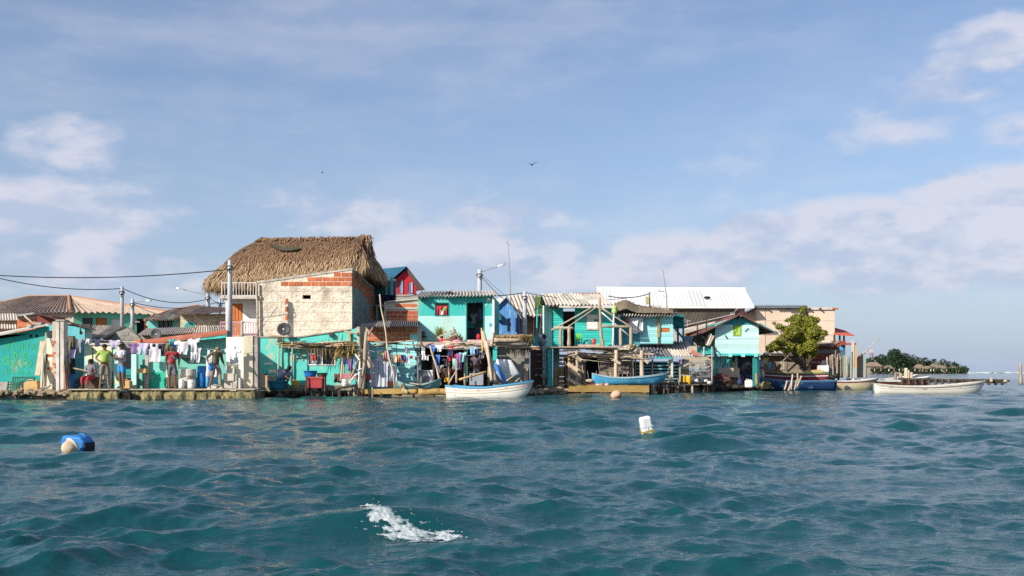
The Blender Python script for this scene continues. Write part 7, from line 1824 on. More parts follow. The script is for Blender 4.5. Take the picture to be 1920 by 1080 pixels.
# lean-to corrugated roofs
lt = empty('lean_to', P(1250,725,52), 'lean-to with overlapping dark and pale corrugated sheets over the turquoise fence', 'lean-to')
roof_sheets(lt, [fibre_dk], P(1202,668,50.0), P(1262,669,50.4), P(1248,650,52.4), P(1190,650,52.0), 3, 3, .065); roof_sheets(lt, [fibre_lt, fibre], P(1262,669,50.4), P(1303,668,50.8), P(1290,652,52.8), P(1248,650,52.4), 2, 4, .06, name='pale_roof_sheet')
roof_sheets(lt, [fibre_dk, fibre_dk], P(1196,652,51.8), P(1232,653,51.9), P(1228,640,53.2), P(1196,641,53.2), 2, 3, .065, name='upper_roof_sheet'); roof_sheets(lt, [fibre_lt], P(1232,653,51.9), P(1300,654,52.4), P(1290,640,53.9), P(1228,640,53.2), 3, 4, .06, name='upper_roof_sheet')
MB().pbox(1226,640,1246,647,52.3,.3).build('red_sheet', M('red_roof_piece', (.48,.15,.09), None), lt)
for px in (1258,1255): MB().pbox(px,670,px+4,722,50.2,.12).build('post', conc_lt if px == 1258 else wood, lt) if px == 1258 else None
MB().beam(P(1212,672,49.8), P(1338,667,51.2), .07).build('rail', white_pt, lt); MB().beam(P(1228,671,49.75), P(1262,670.5,50.1), .09).build('rail', teal_bd, lt)
# turquoise fence of boards
Y = 50.6
fe = empty('board_fence', P(1230,722,Y), 'turquoise fence of gappy horizontal boards behind the blue canoe', 'fence')
plank_wall(fe, M('fence_turq', (.17,.45,.46), (.11,.36,.38), wear=(.34,.42,.38), wscale=2), (X(1186,Y),Y),(X(1276,Y),Y), .45, Z(676,Y), 7, th=.03, gap=.09, tilt=.02)
MB().pwall(1188, 1276, 678, 678, 722, Y+.5, .05).build('backing', M('shade_backing', (.05,.06,.06), None), fe)
for px in (1190,1222,1254,1273): MB().pbox(px,674,px+3,722,Y-.08,.07).build('post', wood, fe)
for i in range(12): stick('stake', P(R.uniform(1233,1275),722,50.2), P(R.uniform(1233,1275),R.uniform(700,712),50.3), .02, wood, 'thin stake before the turquoise board fence', 'stake', 'stakes before the turquoise fence')
MB().pbox(1275,674,1292,692,51.0,.05).build('cream_panel', M('cream_panel', (.74,.66,.50), None), None, 'cream cloth panel right of the turquoise fence', 'panel')
garment('tshirt',1276,674,9,8,50.4,c_purple,'purple rag on the rail before the cream panel','rags before the cream panel'); garment('towel',1283,673,4,7,50.4,c_dark,'dark rag on the rail before the cream panel','rags before the cream panel')
MB().pbox(1275,692,1292,703,51.1,.05).build('straw_panel', M('straw_panel', (.34,.28,.14), None), None, 'dull straw panel under the cream panel', 'panel')
for i,px in enumerate((1281.5, 1291)): drum(['yellow barrel left of the fish traps','yellow barrel touching the fish traps'][i], px-5,704,px+5,720,50.8,pl_yel,'yellow barrels on the landing')
# fish traps
def trap(label, px0, py0, px1, py1, Y, mat):
    t = empty('fish_trap', P((px0+px1)/2,py1,Y), label, 'fish trap', 'stacked wire fish traps')
    x0,x1,z0,z1 = X(px0,Y),X(px1,Y),Z(py1,Y),Z(py0,Y); f = MB(); d = .55
    for x in (x0,x1):
        for y in (Y,Y+d): f.tube([(x,y,z0),(x,y,z1)], .016, 5)
    for z in (z0,z1):
        for y in (Y,Y+d): f.tube([(x0,y,z),(x1,y,z)], .016, 5)
        for x in (x0,x1): f.tube([(x,Y,z),(x,Y+d,z)], .016, 5)
    f.build('frame', mat, t)
    g = MB(); n = 8
    for y in (Y,Y+d):
        for i in range(n+1):
            x = x0+(x1-x0)*i/n; g.tube([(x,y,z0),(x,y,z1)], .007, 4); z = z0+(z1-z0)*i/n; g.tube([(x0,y,z),(x1,y,z)], .007, 4)
    g.build('mesh', mat, t)
    MB().lathe(((x0+x1)/2,Y,(z0+z1)/2), [(.14,-.01),(.08,.25)], 10, axis=(0,1,0)).build('funnel', mat, t)
    return t
tr_m = M('trap_wire', (.46,.50,.46), (.32,.32,.28)); tr2 = M('trap_rusty', (.38,.34,.29), (.2,.17,.14))
for i,a in enumerate([(1294,679,1322,696),(1294,697,1326,707),(1296,708,1328,720),(1312,690,1336,708),(1326,676,1337,698),(1322,709,1338,719)]):
    trap(['pale wire fish trap on top of the stack','flat wire fish trap in the middle of the stack','lowest wire fish trap of the stack','wire fish trap behind the middle of the stack','narrow fish trap standing high beside the stilt house','small fish trap at the foot of the stilt house'][i], *a, 50.9+(i % 3)*.3+(.6 if i > 2 else 0), tr_m if i % 2 == 0 else tr2)
for i in range(26):
    mb = MB(); mb.ball(P(R.uniform(1296,1334),R.uniform(684,718),51.3), R.uniform(.05,.10), 6, (1.2,.8,.9), .2); mb.build('float', R.choice([c_white,c_grey,conc_lt,c_brown,pl_white]), None, 'small pale fishing float packed among the wire fish traps', 'float', 'floats in the fish traps')
# rubble of things on the lean-to top: wheel, planks, boat frame
wh = MB().lathe(P(1311,640,54), [(.31,-.03),(.36,-.03),(.36,.03),(.31,.03)], 20, axis=(.1,1,0), loop=True)
for i in range(8): wh.beam(P(1311,640,54), P(1311,640,54)+Vector((.32*math.cos(i*.785),0,.32*math.sin(i*.785))), .025)
wh.build('wheel', black, None, 'dark spoked wheel standing behind the pale lean-to roof', 'wheel')
for i in range(6): stick('pole', P(1322+R.uniform(-2,2)+i*1.5,648,53), P(1330+i*1.8,628+R.uniform(-2,3),53.2), .06, [wood_lt,wood_dk,white_pt,wood,wood_lt,wood_yl][i], ['pale','dark','white','grey','bleached','ochre'][i]+' pole in the bundle leaning on the stilt house', 'pole', 'bundle of poles beside the stilt house')
mb = MB(); mb.pbox(1293,649,1307,662,51,.4); mb.build('box', M('dusty_box',(.52,.42,.34),None), None, 'dusty box on the right end of the lean-to roof', 'box')
mb = MB(); mb.beam(P(1296,659,50.6),P(1312,666,50.6),.12,.2); mb.build('red_bundle', flat('faded_pink_red', (.55,.22,.18)), None, 'faded red roll hanging at the end of the lean-to', 'bundle')
gp = MB(); gp.pbox(1302,651,1338,664,53.2,.1); gp.build('boarding', teal_bd, None, 'teal board panel between the lean-to and the stilt house', 'panel')
for px in (1320,1335): stick('post', P(px,720 if px > 1330 else 668,50.9), P(px,650,50.9), .045, wood_lt, ['thin pale post before the teal panel','pale post at the left side of the stilt house'][px > 1330], 'post', bend=.02)
# red brick wall and roof slope behind
Y = 58
rb_ = empty('red_brick_store', P(1310,680,Y), 'low red brick store with a pale sloping roof behind the lean-to', 'store')
MB().pwall(1280, 1345, 628, 606, 690, Y, .15).build('wall', mortar, rb_)
bricks(rb_, brick_m, (X(1284,Y),Y),(X(1340,Y),Y), Z(632,Y), lambda u,z: z < Z(626,Y)+u*.22, bw=.42, bh=.24, th=.03)
s = MB(); slab(s, P(1282,624,Y-.4), P(1345,605,Y-.4), P(1400,583,Y+3), P(1282,610,Y+3), .08); s.build('roof', M('pale_slab', (.58,.50,.42), None), rb_)
MB().beam(P(1280,614,Y-.5),P(1376,592,Y+1.0),.10,.14).build('ridge_beam', wood_dk, rb_)
MB().pbox(1284,630,1300,650,54.5,.1).build('blue_sheet', M('blue_grey_sheet', (.30,.36,.46), None, stretch=(8,8,.5)), None, 'blue grey sheet standing behind the pale lean-to roof', 'sheet')
for px,a in ((1308,606),(1325,600)): MB().pbox(px-1,a,px+1,650,55,.1).build('post', wood_dk, None, 'dark post before the red brick store '+('near the wheel' if px == 1308 else 'near the pole bundle'), 'post')
# ================================================================ stilt house
Y = 55.0
sl = empty('stilt_house', P(1382,725,Y), 'mint green gabled stilt house with lime green shutter', 'house')
xa, xb = X(1341,Y), X(1422.5,Y); W_ = xb-xa; apx = X(1388,Y)-xa
zf, ze, za = Z(663,Y), Z(607,Y), Z(591,Y)
opS = [(X(1375.5,Y)-xa, Z(629,Y), X(1388.5,Y)-xa, Z(610,Y))]
mint2 = M('stilt_mint', (.60,.84,.80), (.52,.78,.75), stretch=(1,1,5)); gable_t = M('stilt_gable_teal', (.06,.42,.42), (.05,.35,.36))
MB().wall((xa,Y+.03),(xb,Y+.03), zf, [(0,ze),(apx,za),(W_,ze+.05)], .08, opS).build('wall', mint2, sl)
plank_wall(sl, mint2, (xa,Y),(xb,Y), zf, ze-.06, 15, opS, th=.022)
plank_wall(sl, gable_t, (xa,Y-.012),(xb,Y-.012), ze-.05, [(0,ze-.02),(apx,za),(W_,ze+.0)], 20, vertical=True, th=.03)
MB().wall((xb,Y+.04),(xb,Y+4), zf, ze, .08).build('side_wall', teal_dk, sl); MB().wall((xa,Y+4),(xa,Y+.04), zf, ze, .08).build('side_wall', teal_dk, sl); MB().wall((xb,Y+4),(xa,Y+4), zf, [(0,ze),(W_-apx,za),(W_,ze)], .08).build('back_wall', teal_dk, sl)
wn = window(sl, Y, 1374.5,609,1389.5,630, M('lime_frame', (.35,.44,.10), None), flat('lime_green', (.42,.66,.10)), .05, 0, rec=.0)
MB().beam(P(1376.5,627,Y-.02),P(1384,612,Y-.02),.04,.012,up=(0,-1,0)).build('shutter_brace', flat('deep_lime', (.22,.46,.06)), wn)
rt = M('red_brown_roof', (.20,.085,.065), (.12,.055,.045), scale=4)
Tp = P(1388,588.5,Y-.5)
for nm,e in (('left', P(1310,627,Y-.5)),('right', P(1452,622,Y-.5))):
    a, b = (e, Tp) if nm == 'left' else (Tp, e)
    s = MB(); slab(s, a, b, b+Vector((0,5,0)), a+Vector((0,5,0)), .05); s.build('roof', rt, sl)
MB().beam(P(1424,606,Y-.45),P(1453,623,Y-.45),.10,.06).build('verge_board', teal, sl); MB().beam(P(1453,623.5,Y-.4),P(1453,623.5,Y+4.4),.06,.05).build('eave_board', teal, sl)
s = MB(); slab(s, P(1423,608,Y-.3), P(1451,623,Y-.3), P(1451,623,Y+4), P(1423,608,Y+4), .02); s.build('soffit', teal_dk, sl)
MB().beam(P(1337,664.5,Y-.05),P(1426,664.5,Y-.05),.14,.12).build('floor_beam', teal, sl)
for i in range(4): MB().pbox(1344+i*24,663,1349+i*24,669,Y-.35,.3).build('joist_end', turq_lt, sl)
for px,yy,w_,mt in ((1337.5,Y,5,teal),(1412,Y,8,teal_dk),(1420,Y+.15,4,teal),(1374,Y+.3,3.5,wood_dk),(1342,Y+2.5,4,teal_dk),(1414,Y+2.5,4,teal_dk)): MB().pbox(px,666,px+w_,724,yy,.16).build('stilt', mt, sl)
MB().beam(P(1346,699,Y+.2),P(1371,668,Y+.2),.16,.12).build('brace', teal_dk, sl); MB().beam(P(1344,706,Y+.25),P(1350,690,Y+.25),.10,.1).build('brace', teal_dk, sl)
plank_wall(sl, turq_lt, (X(1340,Y+1.2),Y+1.2),(X(1379,Y+1.2),Y+1.2), Z(698,Y), Z(667,Y), 9, th=.025, vertical=True)
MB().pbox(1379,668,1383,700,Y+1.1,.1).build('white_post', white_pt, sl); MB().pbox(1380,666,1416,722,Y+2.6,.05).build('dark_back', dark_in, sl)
for i in range(3): MB().pbox(1384,670+i*4,1408,671.5+i*4,Y+1.4,.1).build('shelf', wood_dk, sl)
MB().beam(P(1346,697.5,Y-.1),P(1386,699,Y-.1),.12,.5).build('shelf_board', wood_lt, sl)
MB().beam(P(1396,620.5,Y-.06),P(1402,614,Y-.06),.05).build('bracket', turq_lt, sl); MB().beam(P(1361,632,Y-.14),P(1359,628,Y-.02),.06).build('bracket', teal, sl)
dish('brown satellite dish turned edgewise on the stilt house ridge', 1387,588,10,Y-.2,M('dish_brown', (.13,.06,.06), (.09,.045,.05)),(.05,-1,-.25))
mb = MB(); mb.pbox(1362,702,1384,722,55.2,.6); mb.build('crate', M('brown_carton', (.26,.16,.10), None), None, 'brown carton under the stilt house', 'box')
for i,(px,py,s,mt) in enumerate([(1350,708,.3,M('dark_red_heap', (.12,.04,.04), None)),(1358,714,.32,c_brown),(1346,716,.25,c_dark)]):
    mb = MB(); mb.ball(P(px,py,54.6), s, 8, (1.4,.8,.8), .25); mb.build('net_heap', mt, None, ['dark red net heap under the stilt house','brown net heap under the stilt house','blackish net heap at the left stilt'][i], 'net', 'net heaps under the stilt house')
jerry('white plastic jerrycan on the rocks under the stilt house', 1397,711,1410,726, 53.8, pl_white)
mb = MB(); mb.lathe(P(1387,722,54.0), [(.13,0),(.14,.2),(.07,.30),(.05,.5),(.09,.55)], 10); mb.build('bottle', c_navy, None, 'dark blue water bottle under the stilt house', 'bottle', smooth=True)
wo = MB()
for i in range(10): wo.ball(P(R.uniform(1416,1438),R.uniform(718,727),56.0), R.uniform(.10,.24), 8, (1.3,.8,.7), .25)
wo.build('net_heap', M('ochre_net', (.36,.28,.12), (.20,.15,.08), scale=10), None, 'ochre heap of nets at the waterline right of the stilt house', 'net')
stick('post', P(1419,722,54.6), P(1418,700,54.6), .08, wood_yl, 'short ochre post at the right front stilt', 'post')
person('man in grey shirt bending under the stilt house beside the blue boat', (X(1393,56.2),56.2,.32), 1.66, 60, dict(waist=(0,-.05,1.06), chest=(0,-.20,1.20), neck=(0,-.36,1.32), headb=(0,-.44,1.37), headt=(0,-.50,1.43), sl=(.18,-.28,1.29), sr=(-.18,-.28,1.29), el=(.24,-.40,1.05), wl=(.18,-.55,.90), pl=(.16,-.60,.85), er=(-.26,-.15,1.10), wr=(-.22,-.35,.95), pr=(-.2,-.42,.92)), SKIN, flat('grey_blue_shirt', (.30,.33,.40)), c_navy, bottom_len=1.0)
person('man in red cap and white blue shirt standing by the blue boat', (X(1428,57.0),57.0,.34), 1.64, -50, dict(el=(.26,-.05,1.12), wl=(.22,-.28,1.02), pl=(.2,-.34,1.0)), SKIN2, flat('white_blue_shirt', (.58,.58,.68)), c_cream, bottom_len=1.5, hat=c_red)
# ================================================================ beige building, tree, red hut
Y = 66
bg = empty('beige_building', P(1480,690,Y), 'large pinkish beige building with blank walls and toothed roof edge', 'building')
xa, xb = X(1417,Y), X(1565,Y)
MB().wall((xa,Y),(xb,Y), .3, Z(577,Y), .2).build('wall', beige, bg)
MB().wall((X(1394,Y+1),Y+3.2),(xa,Y+.01), .3, [(0,Z(592,Y)),(math.hypot(xa-X(1394,Y+1),3.2),Z(576,Y))], .2).build('side_wall', M('pale_peach', (.78,.64,.52), None), bg)
MB().wall((xb,Y+.01),(xb,Y+8), .3, Z(577,Y), .2).build('side_wall', beige, bg); MB().wall((xb,Y+8),(xa,Y+8), .3, Z(577,Y), .2).build('back_wall', beige, bg)
for py,(a,b) in ((601,(1417,1565)),(628,(1430,1565))): MB().pbox(a,py,b,py+.5,Y-.012,.011).build('joint', M('joint_pink', (.60,.44,.34), None), bg)
for px in (1418.5,1434.5): MB().pbox(px,577,px+.7,650,Y-.014,.013).build('joint', M('joint_brown', (.36,.28,.22), None), bg)
roof_sheets(bg, [fibre_dk], P(1416,576.5,Y-.35), P(1514,576.5,Y-.35), P(1514,573,Y+6), P(1416,573,Y+6), 5, 6, .07)
roof_sheets(bg, [terra], P(1398,588,Y-.2), P(1417,575,Y-.2), P(1417,574,Y+5), P(1398,586,Y+5), 1, 7, .06, name='edge_roof_sheet')
s = MB(); slab(s, P(1512,578,Y-.1), P(1566,578,Y-.1), P(1566,576.5,Y+8), P(1512,576.5,Y+8), .1); s.build('parapet_slab', conc_lt, bg)
for px in (1480,1519,1539,1441): MB().pbox(px-1,577,px+1,580,Y-.3,.3).build('rafter_end', wood_dk, bg)
MB().beam(P(1561,578,Y-.2),P(1572,579.5,Y-.2),.12,.1).build('beam_end', wood_or, bg); MB().pbox(1557,637,1560,643,Y-.2,.2).build('pipe_end', conc_lt, bg)
# open porch with red roof to its right
pr_ = empty('red_roof_porch', P(1582,690,Y), 'open porch with red sloping roof at the end of the beige building', 'porch')
s = MB(); slab(s, P(1564,626,Y-1.0), P(1602,628.5,Y-1.0), P(1584,619.5,Y+3), P(1564,614,Y+3), .07); s.build('roof', M('coral_red_roof', (.58,.12,.07), (.50,.10,.06)), pr_)
for px in (1565,1575,1583): MB().pbox(px-1.3,628,px+1.3,641,Y-.6,.12).build('post', wood_dk, pr_)
MB().pbox(1562,639,1585,690,Y-.8,.15).build('wall', M('grey_teal_wall', (.10,.20,.24), None), pr_); MB().pbox(1562,639,1586,643,Y-.86,.05).build('beam', M('red_beam', (.36,.07,.05), None), pr_); MB().beam(P(1575,645,Y-1),P(1605,645,Y-1),.12).build('rail', M('red_beam2', (.36,.07,.05), None), pr_)
MB().pbox(1571,650,1581,657,Y-.84,.03).build('window', pl_sky, pr_)
# red plank hut
Y = 61.5
rh = empty('red_plank_hut', P(1550,705,Y), 'dark red plank hut with sagging grey roof behind the stakes', 'hut')
redb = M('dark_red_planks', (.30,.07,.055), (.22,.05,.04), stretch=(1,1,6), wear=(.32,.2,.17), wscale=2)
MB().pwall(1518, 1574, 646, 644, 706, Y+.03, .08).build('wall', redb, rh)
plank_wall(rh, redb, (X(1518,Y),Y),(X(1574,Y),Y), .3, Z(647,Y), 14, th=.025, tilt=.012)
MB().wall((X(1574,Y),Y+.04),(X(1588,Y),Y+3), .3, Z(650,Y), .08).build('side_wall', M('dark_blue_red', (.10,.10,.15), None), rh)
roof_sheets(rh, [fibre], P(1514,651,Y-.5), P(1565,647,Y-.5), P(1560,642,Y+2), P(1518,643,Y+2), 3, 6, .03); s = MB(); s.pbox(1524,655.5,1576,662.5,Y-.12,.09); s.build('grey_band', M('grey_band', (.28,.25,.24), (.2,.18,.17), stretch=(.4,1,3)), rh)
MB().beam(P(1558,650,Y-.6),P(1572,640,Y-.4),.25,.05).build('roof_board', wood, rh)
# stone hut left of the tree with a beached boat on its roof
Y = 62.5
sh2 = empty('stone_hut', P(1460,705,Y), 'low rough stone hut under the tree with odd boards in its wall', 'hut')
MB().pwall(1428, 1522, 665, 664, 706, Y, .15).build('wall', M('rough_stone_brown', (.36,.29,.22), (.20,.155,.12), scale=5, bump=.9, bscale=9), sh2)
for i in range(6): MB().pbox(1449+i*4.5,677,1453+i*4.5,693,Y-.05,.05).build('plank', R.choice([wood,wood_lt,wood_gr]), sh2)
MB().beam(P(1442,661,Y-.6),P(1494,660,Y-.6),.12,.06).build('eave_board', white_pt, sh2); MB().beam(P(1462,682,Y-.6),P(1480,665,Y-.6),.05,.05).build('prop', wood, sh2)
s = MB(); slab(s, P(1430,664,Y-.5), P(1518,664,Y-.5), P(1514,659,Y+2.5), P(1434,659,Y+2.5), .08); s.build('roof', fibre, sh2)
for i,(px,py,w_,h_) in enumerate([(1453,656,.55,.28),(1461,657,.35,.22),(1472,655,.5,.3),(1481,656,.4,.25)]): mb = MB(); mb.beam(P(px-5,py+2,Y),P(px+5,py-2,Y),.4,h_); mb.build('box', pl_white if i % 2 == 0 else conc_lt, None, ['long white object leftmost on the stone hut roof','grey box next to the long white object','white box tilted highest on the stone hut roof','grey white box at the right on the stone hut roof'][i], 'box', 'boxes on the stone hut roof')
garment('tshirt',1437,670,8,14,58.5,flat('yellow_cloth',(.66,.55,.10)),'yellow shirt hanging behind the man in red cap','clothes behind the man in red cap'); garment('towel',1443,679,6,12,58.5,c_ltbl,'pale blue towel behind the man in red cap','clothes behind the man in red cap')
for i,(a,b) in enumerate((((1500,680),(1500,698)),((1518,680),(1518,698)),((1537,680),(1537,698)))): MB().tube([P(*a,60.5),P(*b,60.5)], .03, 5).build('post', metal_gr, None, ['left','middle','right'][i]+' thin metal post of the frame under the tree', 'post', 'metal frame under the tree')
mb = MB(); mb.tube([P(1494,680,60.5),P(1538,679,60.5)], .03, 5); mb.build('rail', metal_gr, None, 'thin metal rail under the tree', 'rail')
# the tree
def tree(label, cx, Y, zb, trunk_h, blobs, nleaf, ls, mat, limbs=True, group='trees', name='tree', r0=.14, cat='tree'):
    t = empty(name, (cx,Y,zb), label, cat, group)
    tr = MB(); top = Vector((cx+.05,Y,zb+trunk_h))
    tr.tube([(cx,Y,zb-.2),(cx+.06,Y,zb+trunk_h*.5),top], [r0,r0*.8,r0*.6], 8)
    for b in blobs:
        c = Vector(b[0]); 
        if limbs: tr.tube([top-Vector((0,0,trunk_h*.25)), top.lerp(c,.55)+Vector((R.uniform(-.1,.1),0,-.12)), c], [r0*.45,r0*.26,r0*.10], 5)
    tr.build('trunk', bark, t, smooth=True)
    cr = MB(); tot = sum(b[1]**2.2 for b in blobs)
    for c,r,sq in blobs: leaf_cloud(cr, c, r, int(nleaf*r**2.2/tot), ls, sq)
    cr.build('crown', mat, t)
    return t
Yt = 60.0
bl = []
for px,py,r in [(1508,590,9),(1494,600,15),(1517,604,16),(1500,615,19),(1526,620,16),(1484,622,17),(1512,632,20),(1490,640,19),(1468,638,15),(1455,648,14),(1445,653,10),(1476,652,14),(1500,655,17),(1520,648,15),(1535,632,12),(1545,625,8),(1460,612,7),(1452,606,4),(1471,617,9),(1523,662,12),(1512,668,10),(1508,577,5),(1530,600,8),(1504,582,7),(1476,600,5)]:
    bl.append((tuple(P(px,py,Yt+R.uniform(-.6,.6))), m(r*.94,Yt), (1,1,.85)))
tree('bushy olive green tree beside the beige building', X(1512,Yt), Yt, .3, 1.2, bl, 12500, .085, leaf_ol, group=None, name='broadleaf_tree')
# stakes fence at the point
SG = 'stakes of the palisade at the point'
for i in range(44):
    t = i/43; px = 1553+t*70+R.uniform(-1,1); yy = 60.0+t*1.2+R.uniform(-.25,.25); tp_ = 672-8*math.sin(t*9)+R.uniform(-8,8)
    if i in (20,22,24): tp_ = 668
    stick('stake', P(px,708,yy), P(px+R.uniform(-2,2),tp_,yy), R.uniform(.035,.07), R.choice([wood,wood_lt,wood_gr,wood_gr,wood]), 'weathered stake in the palisade at the right end of the village', 'stake', SG, bend=.03)
turq_f = M('faded_turquoise', (.24,.46,.44), (.30,.36,.31), scale=4, wear=(.42,.37,.29), wscale=5, wlo=.5, whi=.6)
for i,(px,pt,mt,lb) in enumerate([(1599,637,conc_lt,'tallest pale board of the palisade'),(1604,648,wood_yl,'ochre board beside the tallest pale board'),(1596,660,turq_f,'turquoise board left of the tallest pale board'),(1584,666,turq_f,'turquoise post in the left half of the palisade'),(1621,663,turq_f,'tall turquoise post at the right end of the palisade')]): MB().beam(P(px,708,59.8),P(px+R.uniform(-.6,.6),pt,59.8),.14,.08,up=(0,-1,0)).build('board', mt, None, lb, 'board', 'painted boards of the palisade')
MB().pbox(1603,690,1606.5,708,59.7,.09).build('painted_foot', turq_f, None, 'turquoise foot of the ochre board in the palisade', 'board')
pnl = MB(); pnl.pbox(1607,668,1619,706,60.4,.06); pnl.build('panel', M('rusty_panel', (.40,.32,.28), (.28,.2,.17), scale=4), None, 'rusty stained panel between the palisade boards', 'panel')
stick('pole', P(1618,664,60), P(1648,636,60), .035, wood, 'thin stick poking out diagonally over the sea', 'pole', bend=.03)
stick('pole', P(1606,674,60), P(1622,662,60), .06, wood_dk, 'dark slanting log on top of the palisade', 'pole')
# stuff before the red hut
mb = MB(); mb.pbox(1539,685,1554,697,59.6,.8); mb.build('cool_box', pl_white, None, 'white box before the red plank hut', 'cool box')
mb = MB(); mb.ball(P(1546,681,59.9), .25, 8, (1,.8,1.0), .2); mb.build('bag', c_dark, None, 'black bag on top of the white box', 'bag')
lg_ = MB(); lg_.tube([P(1508,702,59.5),P(1541,700,59.5)], [.22,.24], 8); lg_.build('log', wood_yl, None, 'thick ochre log lying before the white box', 'log')
# long boats on the shore to the right
RB = 'boats on the shore at the point'
boat('long dark blue boat lying at the shore before the tree', (X(1484,57.2),57.2,.30), math.radians(183), 5.0, 1.1, .58, M('hull_navy', (.02,.06,.18), (.012,.04,.12), wear=(.14,.25,.38), wscale=2.2), M('in_blue', (.05,.12,.22), None), M('rim_white_blue', (.10,.22,.40), None), draft=.34, sheer=(.05,.34), stripes=((.70,.07,M('stripe_white', (.30,.40,.48), None)),), group=RB, name='long_boat')
boat('long boat with green cover and maroon side behind the blue boat', (X(1478,59.0),59.0,.62), math.radians(175), 4.4, 1.1, .54, M('hull_maroon', (.30,.05,.06), (.22,.04,.05)), M('in_green', (.16,.24,.08), None), M('rim_green', (.14,.30,.10), None), draft=.2, sheer=(.05,.25), stripes=((.2,.22,c_white),), group=RB, name='long_boat')
boat('cream boat with maroon top strake at the end of the point', (X(1592,58.6),58.6,sea_level(X(1592,58.6),58.6)+.05), math.radians(4), 3.0, 1.1, .66, M('hull_cream', (.66,.56,.38), (.55,.44,.26)), M('in_cream', (.5,.44,.34), None), M('rim_white', (.66,.66,.62), None), draft=.18, sheer=(.06,.15), stripes=((.62,.30,flat('maroon', (.28,.03,.05))),), group=RB, name='long_boat', tail=.8)
ob_ = empty('outboard_motor', P(1566,712,57.2), 'black outboard motor on the stern of the dark blue boat', 'outboard motor')
MB().ball(P(1568,705,57.2), .20, 10, (1,.7,.8)).build('cowl', black, ob_, smooth=True); MB().tube([P(1568,709,57.2),P(1567,728,57.2)], [.07,.05], 8).build('shaft', metal_gr, ob_); MB().tube([P(1568,707,57.2),P(1559,704,57.1)], .03, 6).build('tiller', black, ob_)
for i,(a,b) in enumerate((((1471,731),(1476,714)),((1483,731),(1486,702)),((1490,731),(1494,712)),((1494,726),(1503,705)),((1497,722),(1495,700)),((1478,733),(1484,716)))): stick('stake', P(*a,55.6), P(*b,55.6), .055, wood_lt, ['leftmost leaning stake in the water before the blue boat','tallest stake in the water before the blue boat','short stake right of the tallest one','stake leaning right over the hull of the blue boat','inner stake close to the blue hull','low stake behind the leftmost one'][i], 'stake', 'stakes in the water before the blue boat')
# white boat, farther boats, jetty
boat('long white boat moored alone off the point', (X(1738,49.5),49.5,sea_level(X(1738,49.5),49.5)+.04), math.radians(-9), 5.0, 1.45, .54, M('hull_white2', (.80,.76,.68), (.72,.67,.58), wear=(.50,.42,.30), wscale=2, wlo=.64, whi=.76), M('in_white2', (.40,.36,.30), None), M('rim_white2', (.72,.68,.60), None), draft=.20, sheer=(.12,.26), stripes=((.62,.025,wood_gr),(.30,.02,flat('brown_line', (.36,.28,.18)))), rim_w=.09, tail=.8)
boat('flat white boat behind the palisade end', (X(1655,63),63,sea_level(X(1655,63),63)+.12), math.radians(12), 4.4, 1.3, .62, hull_w, MC['in_white2'], white_pt, draft=.16, sheer=(.05,.3), tail=.8)
boat('white boat with maroon bottom before the jetty', (X(1682,60),60,sea_level(X(1682,60),60)+.12), math.radians(10), 3.9, 1.3, .62, M('hull_maroon2', (.20,.06,.06), None), MC['in_white2'], white_pt, draft=.16, sheer=(.05,.28), tail=.8)
jt = empty('jetty', P(1790,716,56.5), 'low dark wooden jetty running out behind the white boat', 'jetty')
for i in range(14):
    a = 1690+i*14; MB().beam(P(a,711+i*.2,57.5-.02*i)+Vector((0,0,R.uniform(-.02,.02))),P(a+13.6,711.2+i*.2,57.5-.02*i)+Vector((0,0,R.uniform(-.02,.02))),1.0,.12,up=(0,0,1)).build('deck_section', wood_dk, jt)
MB().beam(P(1690,713,57.1),P(1888,715.5,56.8),.06,.22).build('edge_beam', wood_dk, jt)
for i in range(16): stick('pile', P(1692+i*12.5,722,56.9), P(1692+i*12.5,710.5,56.9), .09, wood_dk, None, None, parent=jt, bend=.01)
for i,(px,pt,yy,r_) in enumerate([(1679,697,62,.11),(1689,700,62,.10),(1699,690,61,.13),(1703,694,61,.11),(1709,698,61,.10),(1859,708,56.6,.09),(1885,712,56.4,.12)]): stick('mooring_post', P(px,716,yy), P(px,pt,yy), r_, wood_lt if i in (2,3) else wood, ['dark stump behind the farther boats','short stump right of the dark stump','tallest of the mooring posts by the jetty','mooring post right of the tallest one','lowest mooring post at the jetty root','small peg on the outer jetty','thick stump at the outer jetty end'][i], 'mooring post', 'mooring posts by the jetty', bend=.01)
for i in range(3): stick('pipe', P(1735+i*4,711,50.2), P(1748+i*3,714,50.0), .02, black, 'dark bent hose lying in the long white boat', 'hose', 'hoses in the long white boat')
stick('mooring_post', P(1914.5,722,55), P(1913,680,55), .10, wood, 'lone weathered post standing in the sea at the right edge', 'mooring post', bend=.01)
# ================================================================ floats in the foreground
def floating(px, py, drop=0.0):
    Yw = CAMH*F/(py-HZ); x = X(px,Yw)
    for _ in range(6):
        z = sea_level(x, Yw); Yw = (CAMH-z)*F/(py-HZ); x = X(px,Yw)
    return x, Yw, z
x,y,z = floating(145, 842)
bd = empty('float_drum', (x,y,z+.05), 'blue plastic can floating on its side in the left foreground', 'float', 'mooring floats', math.radians(-18))
mb = MB(); mb.prism([(-.20,-.11,-.10),(.20,-.11,-.10),(.205,-.11,.06),(.13,-.11,.135),(-.17,-.11,.15),(-.21,-.11,.08)], (0,.24,0)); o = mb.build('can_body', pl_blue, bd, local=True); bv = o.modifiers.new('round','BEVEL'); bv.width = .035; bv.segments = 4
MB().box(.16,.212,-.09,.11,-.06,.05).build('black_end', black, bd, local=True)
MB().tube([(.0,.02,.13),(.03,.02,.165),(.10,.02,.16),(.13,.02,.12)], .014, 6).build('handle', pl_blue, bd, local=True)
x2,y2,z2 = floating(137, 845)
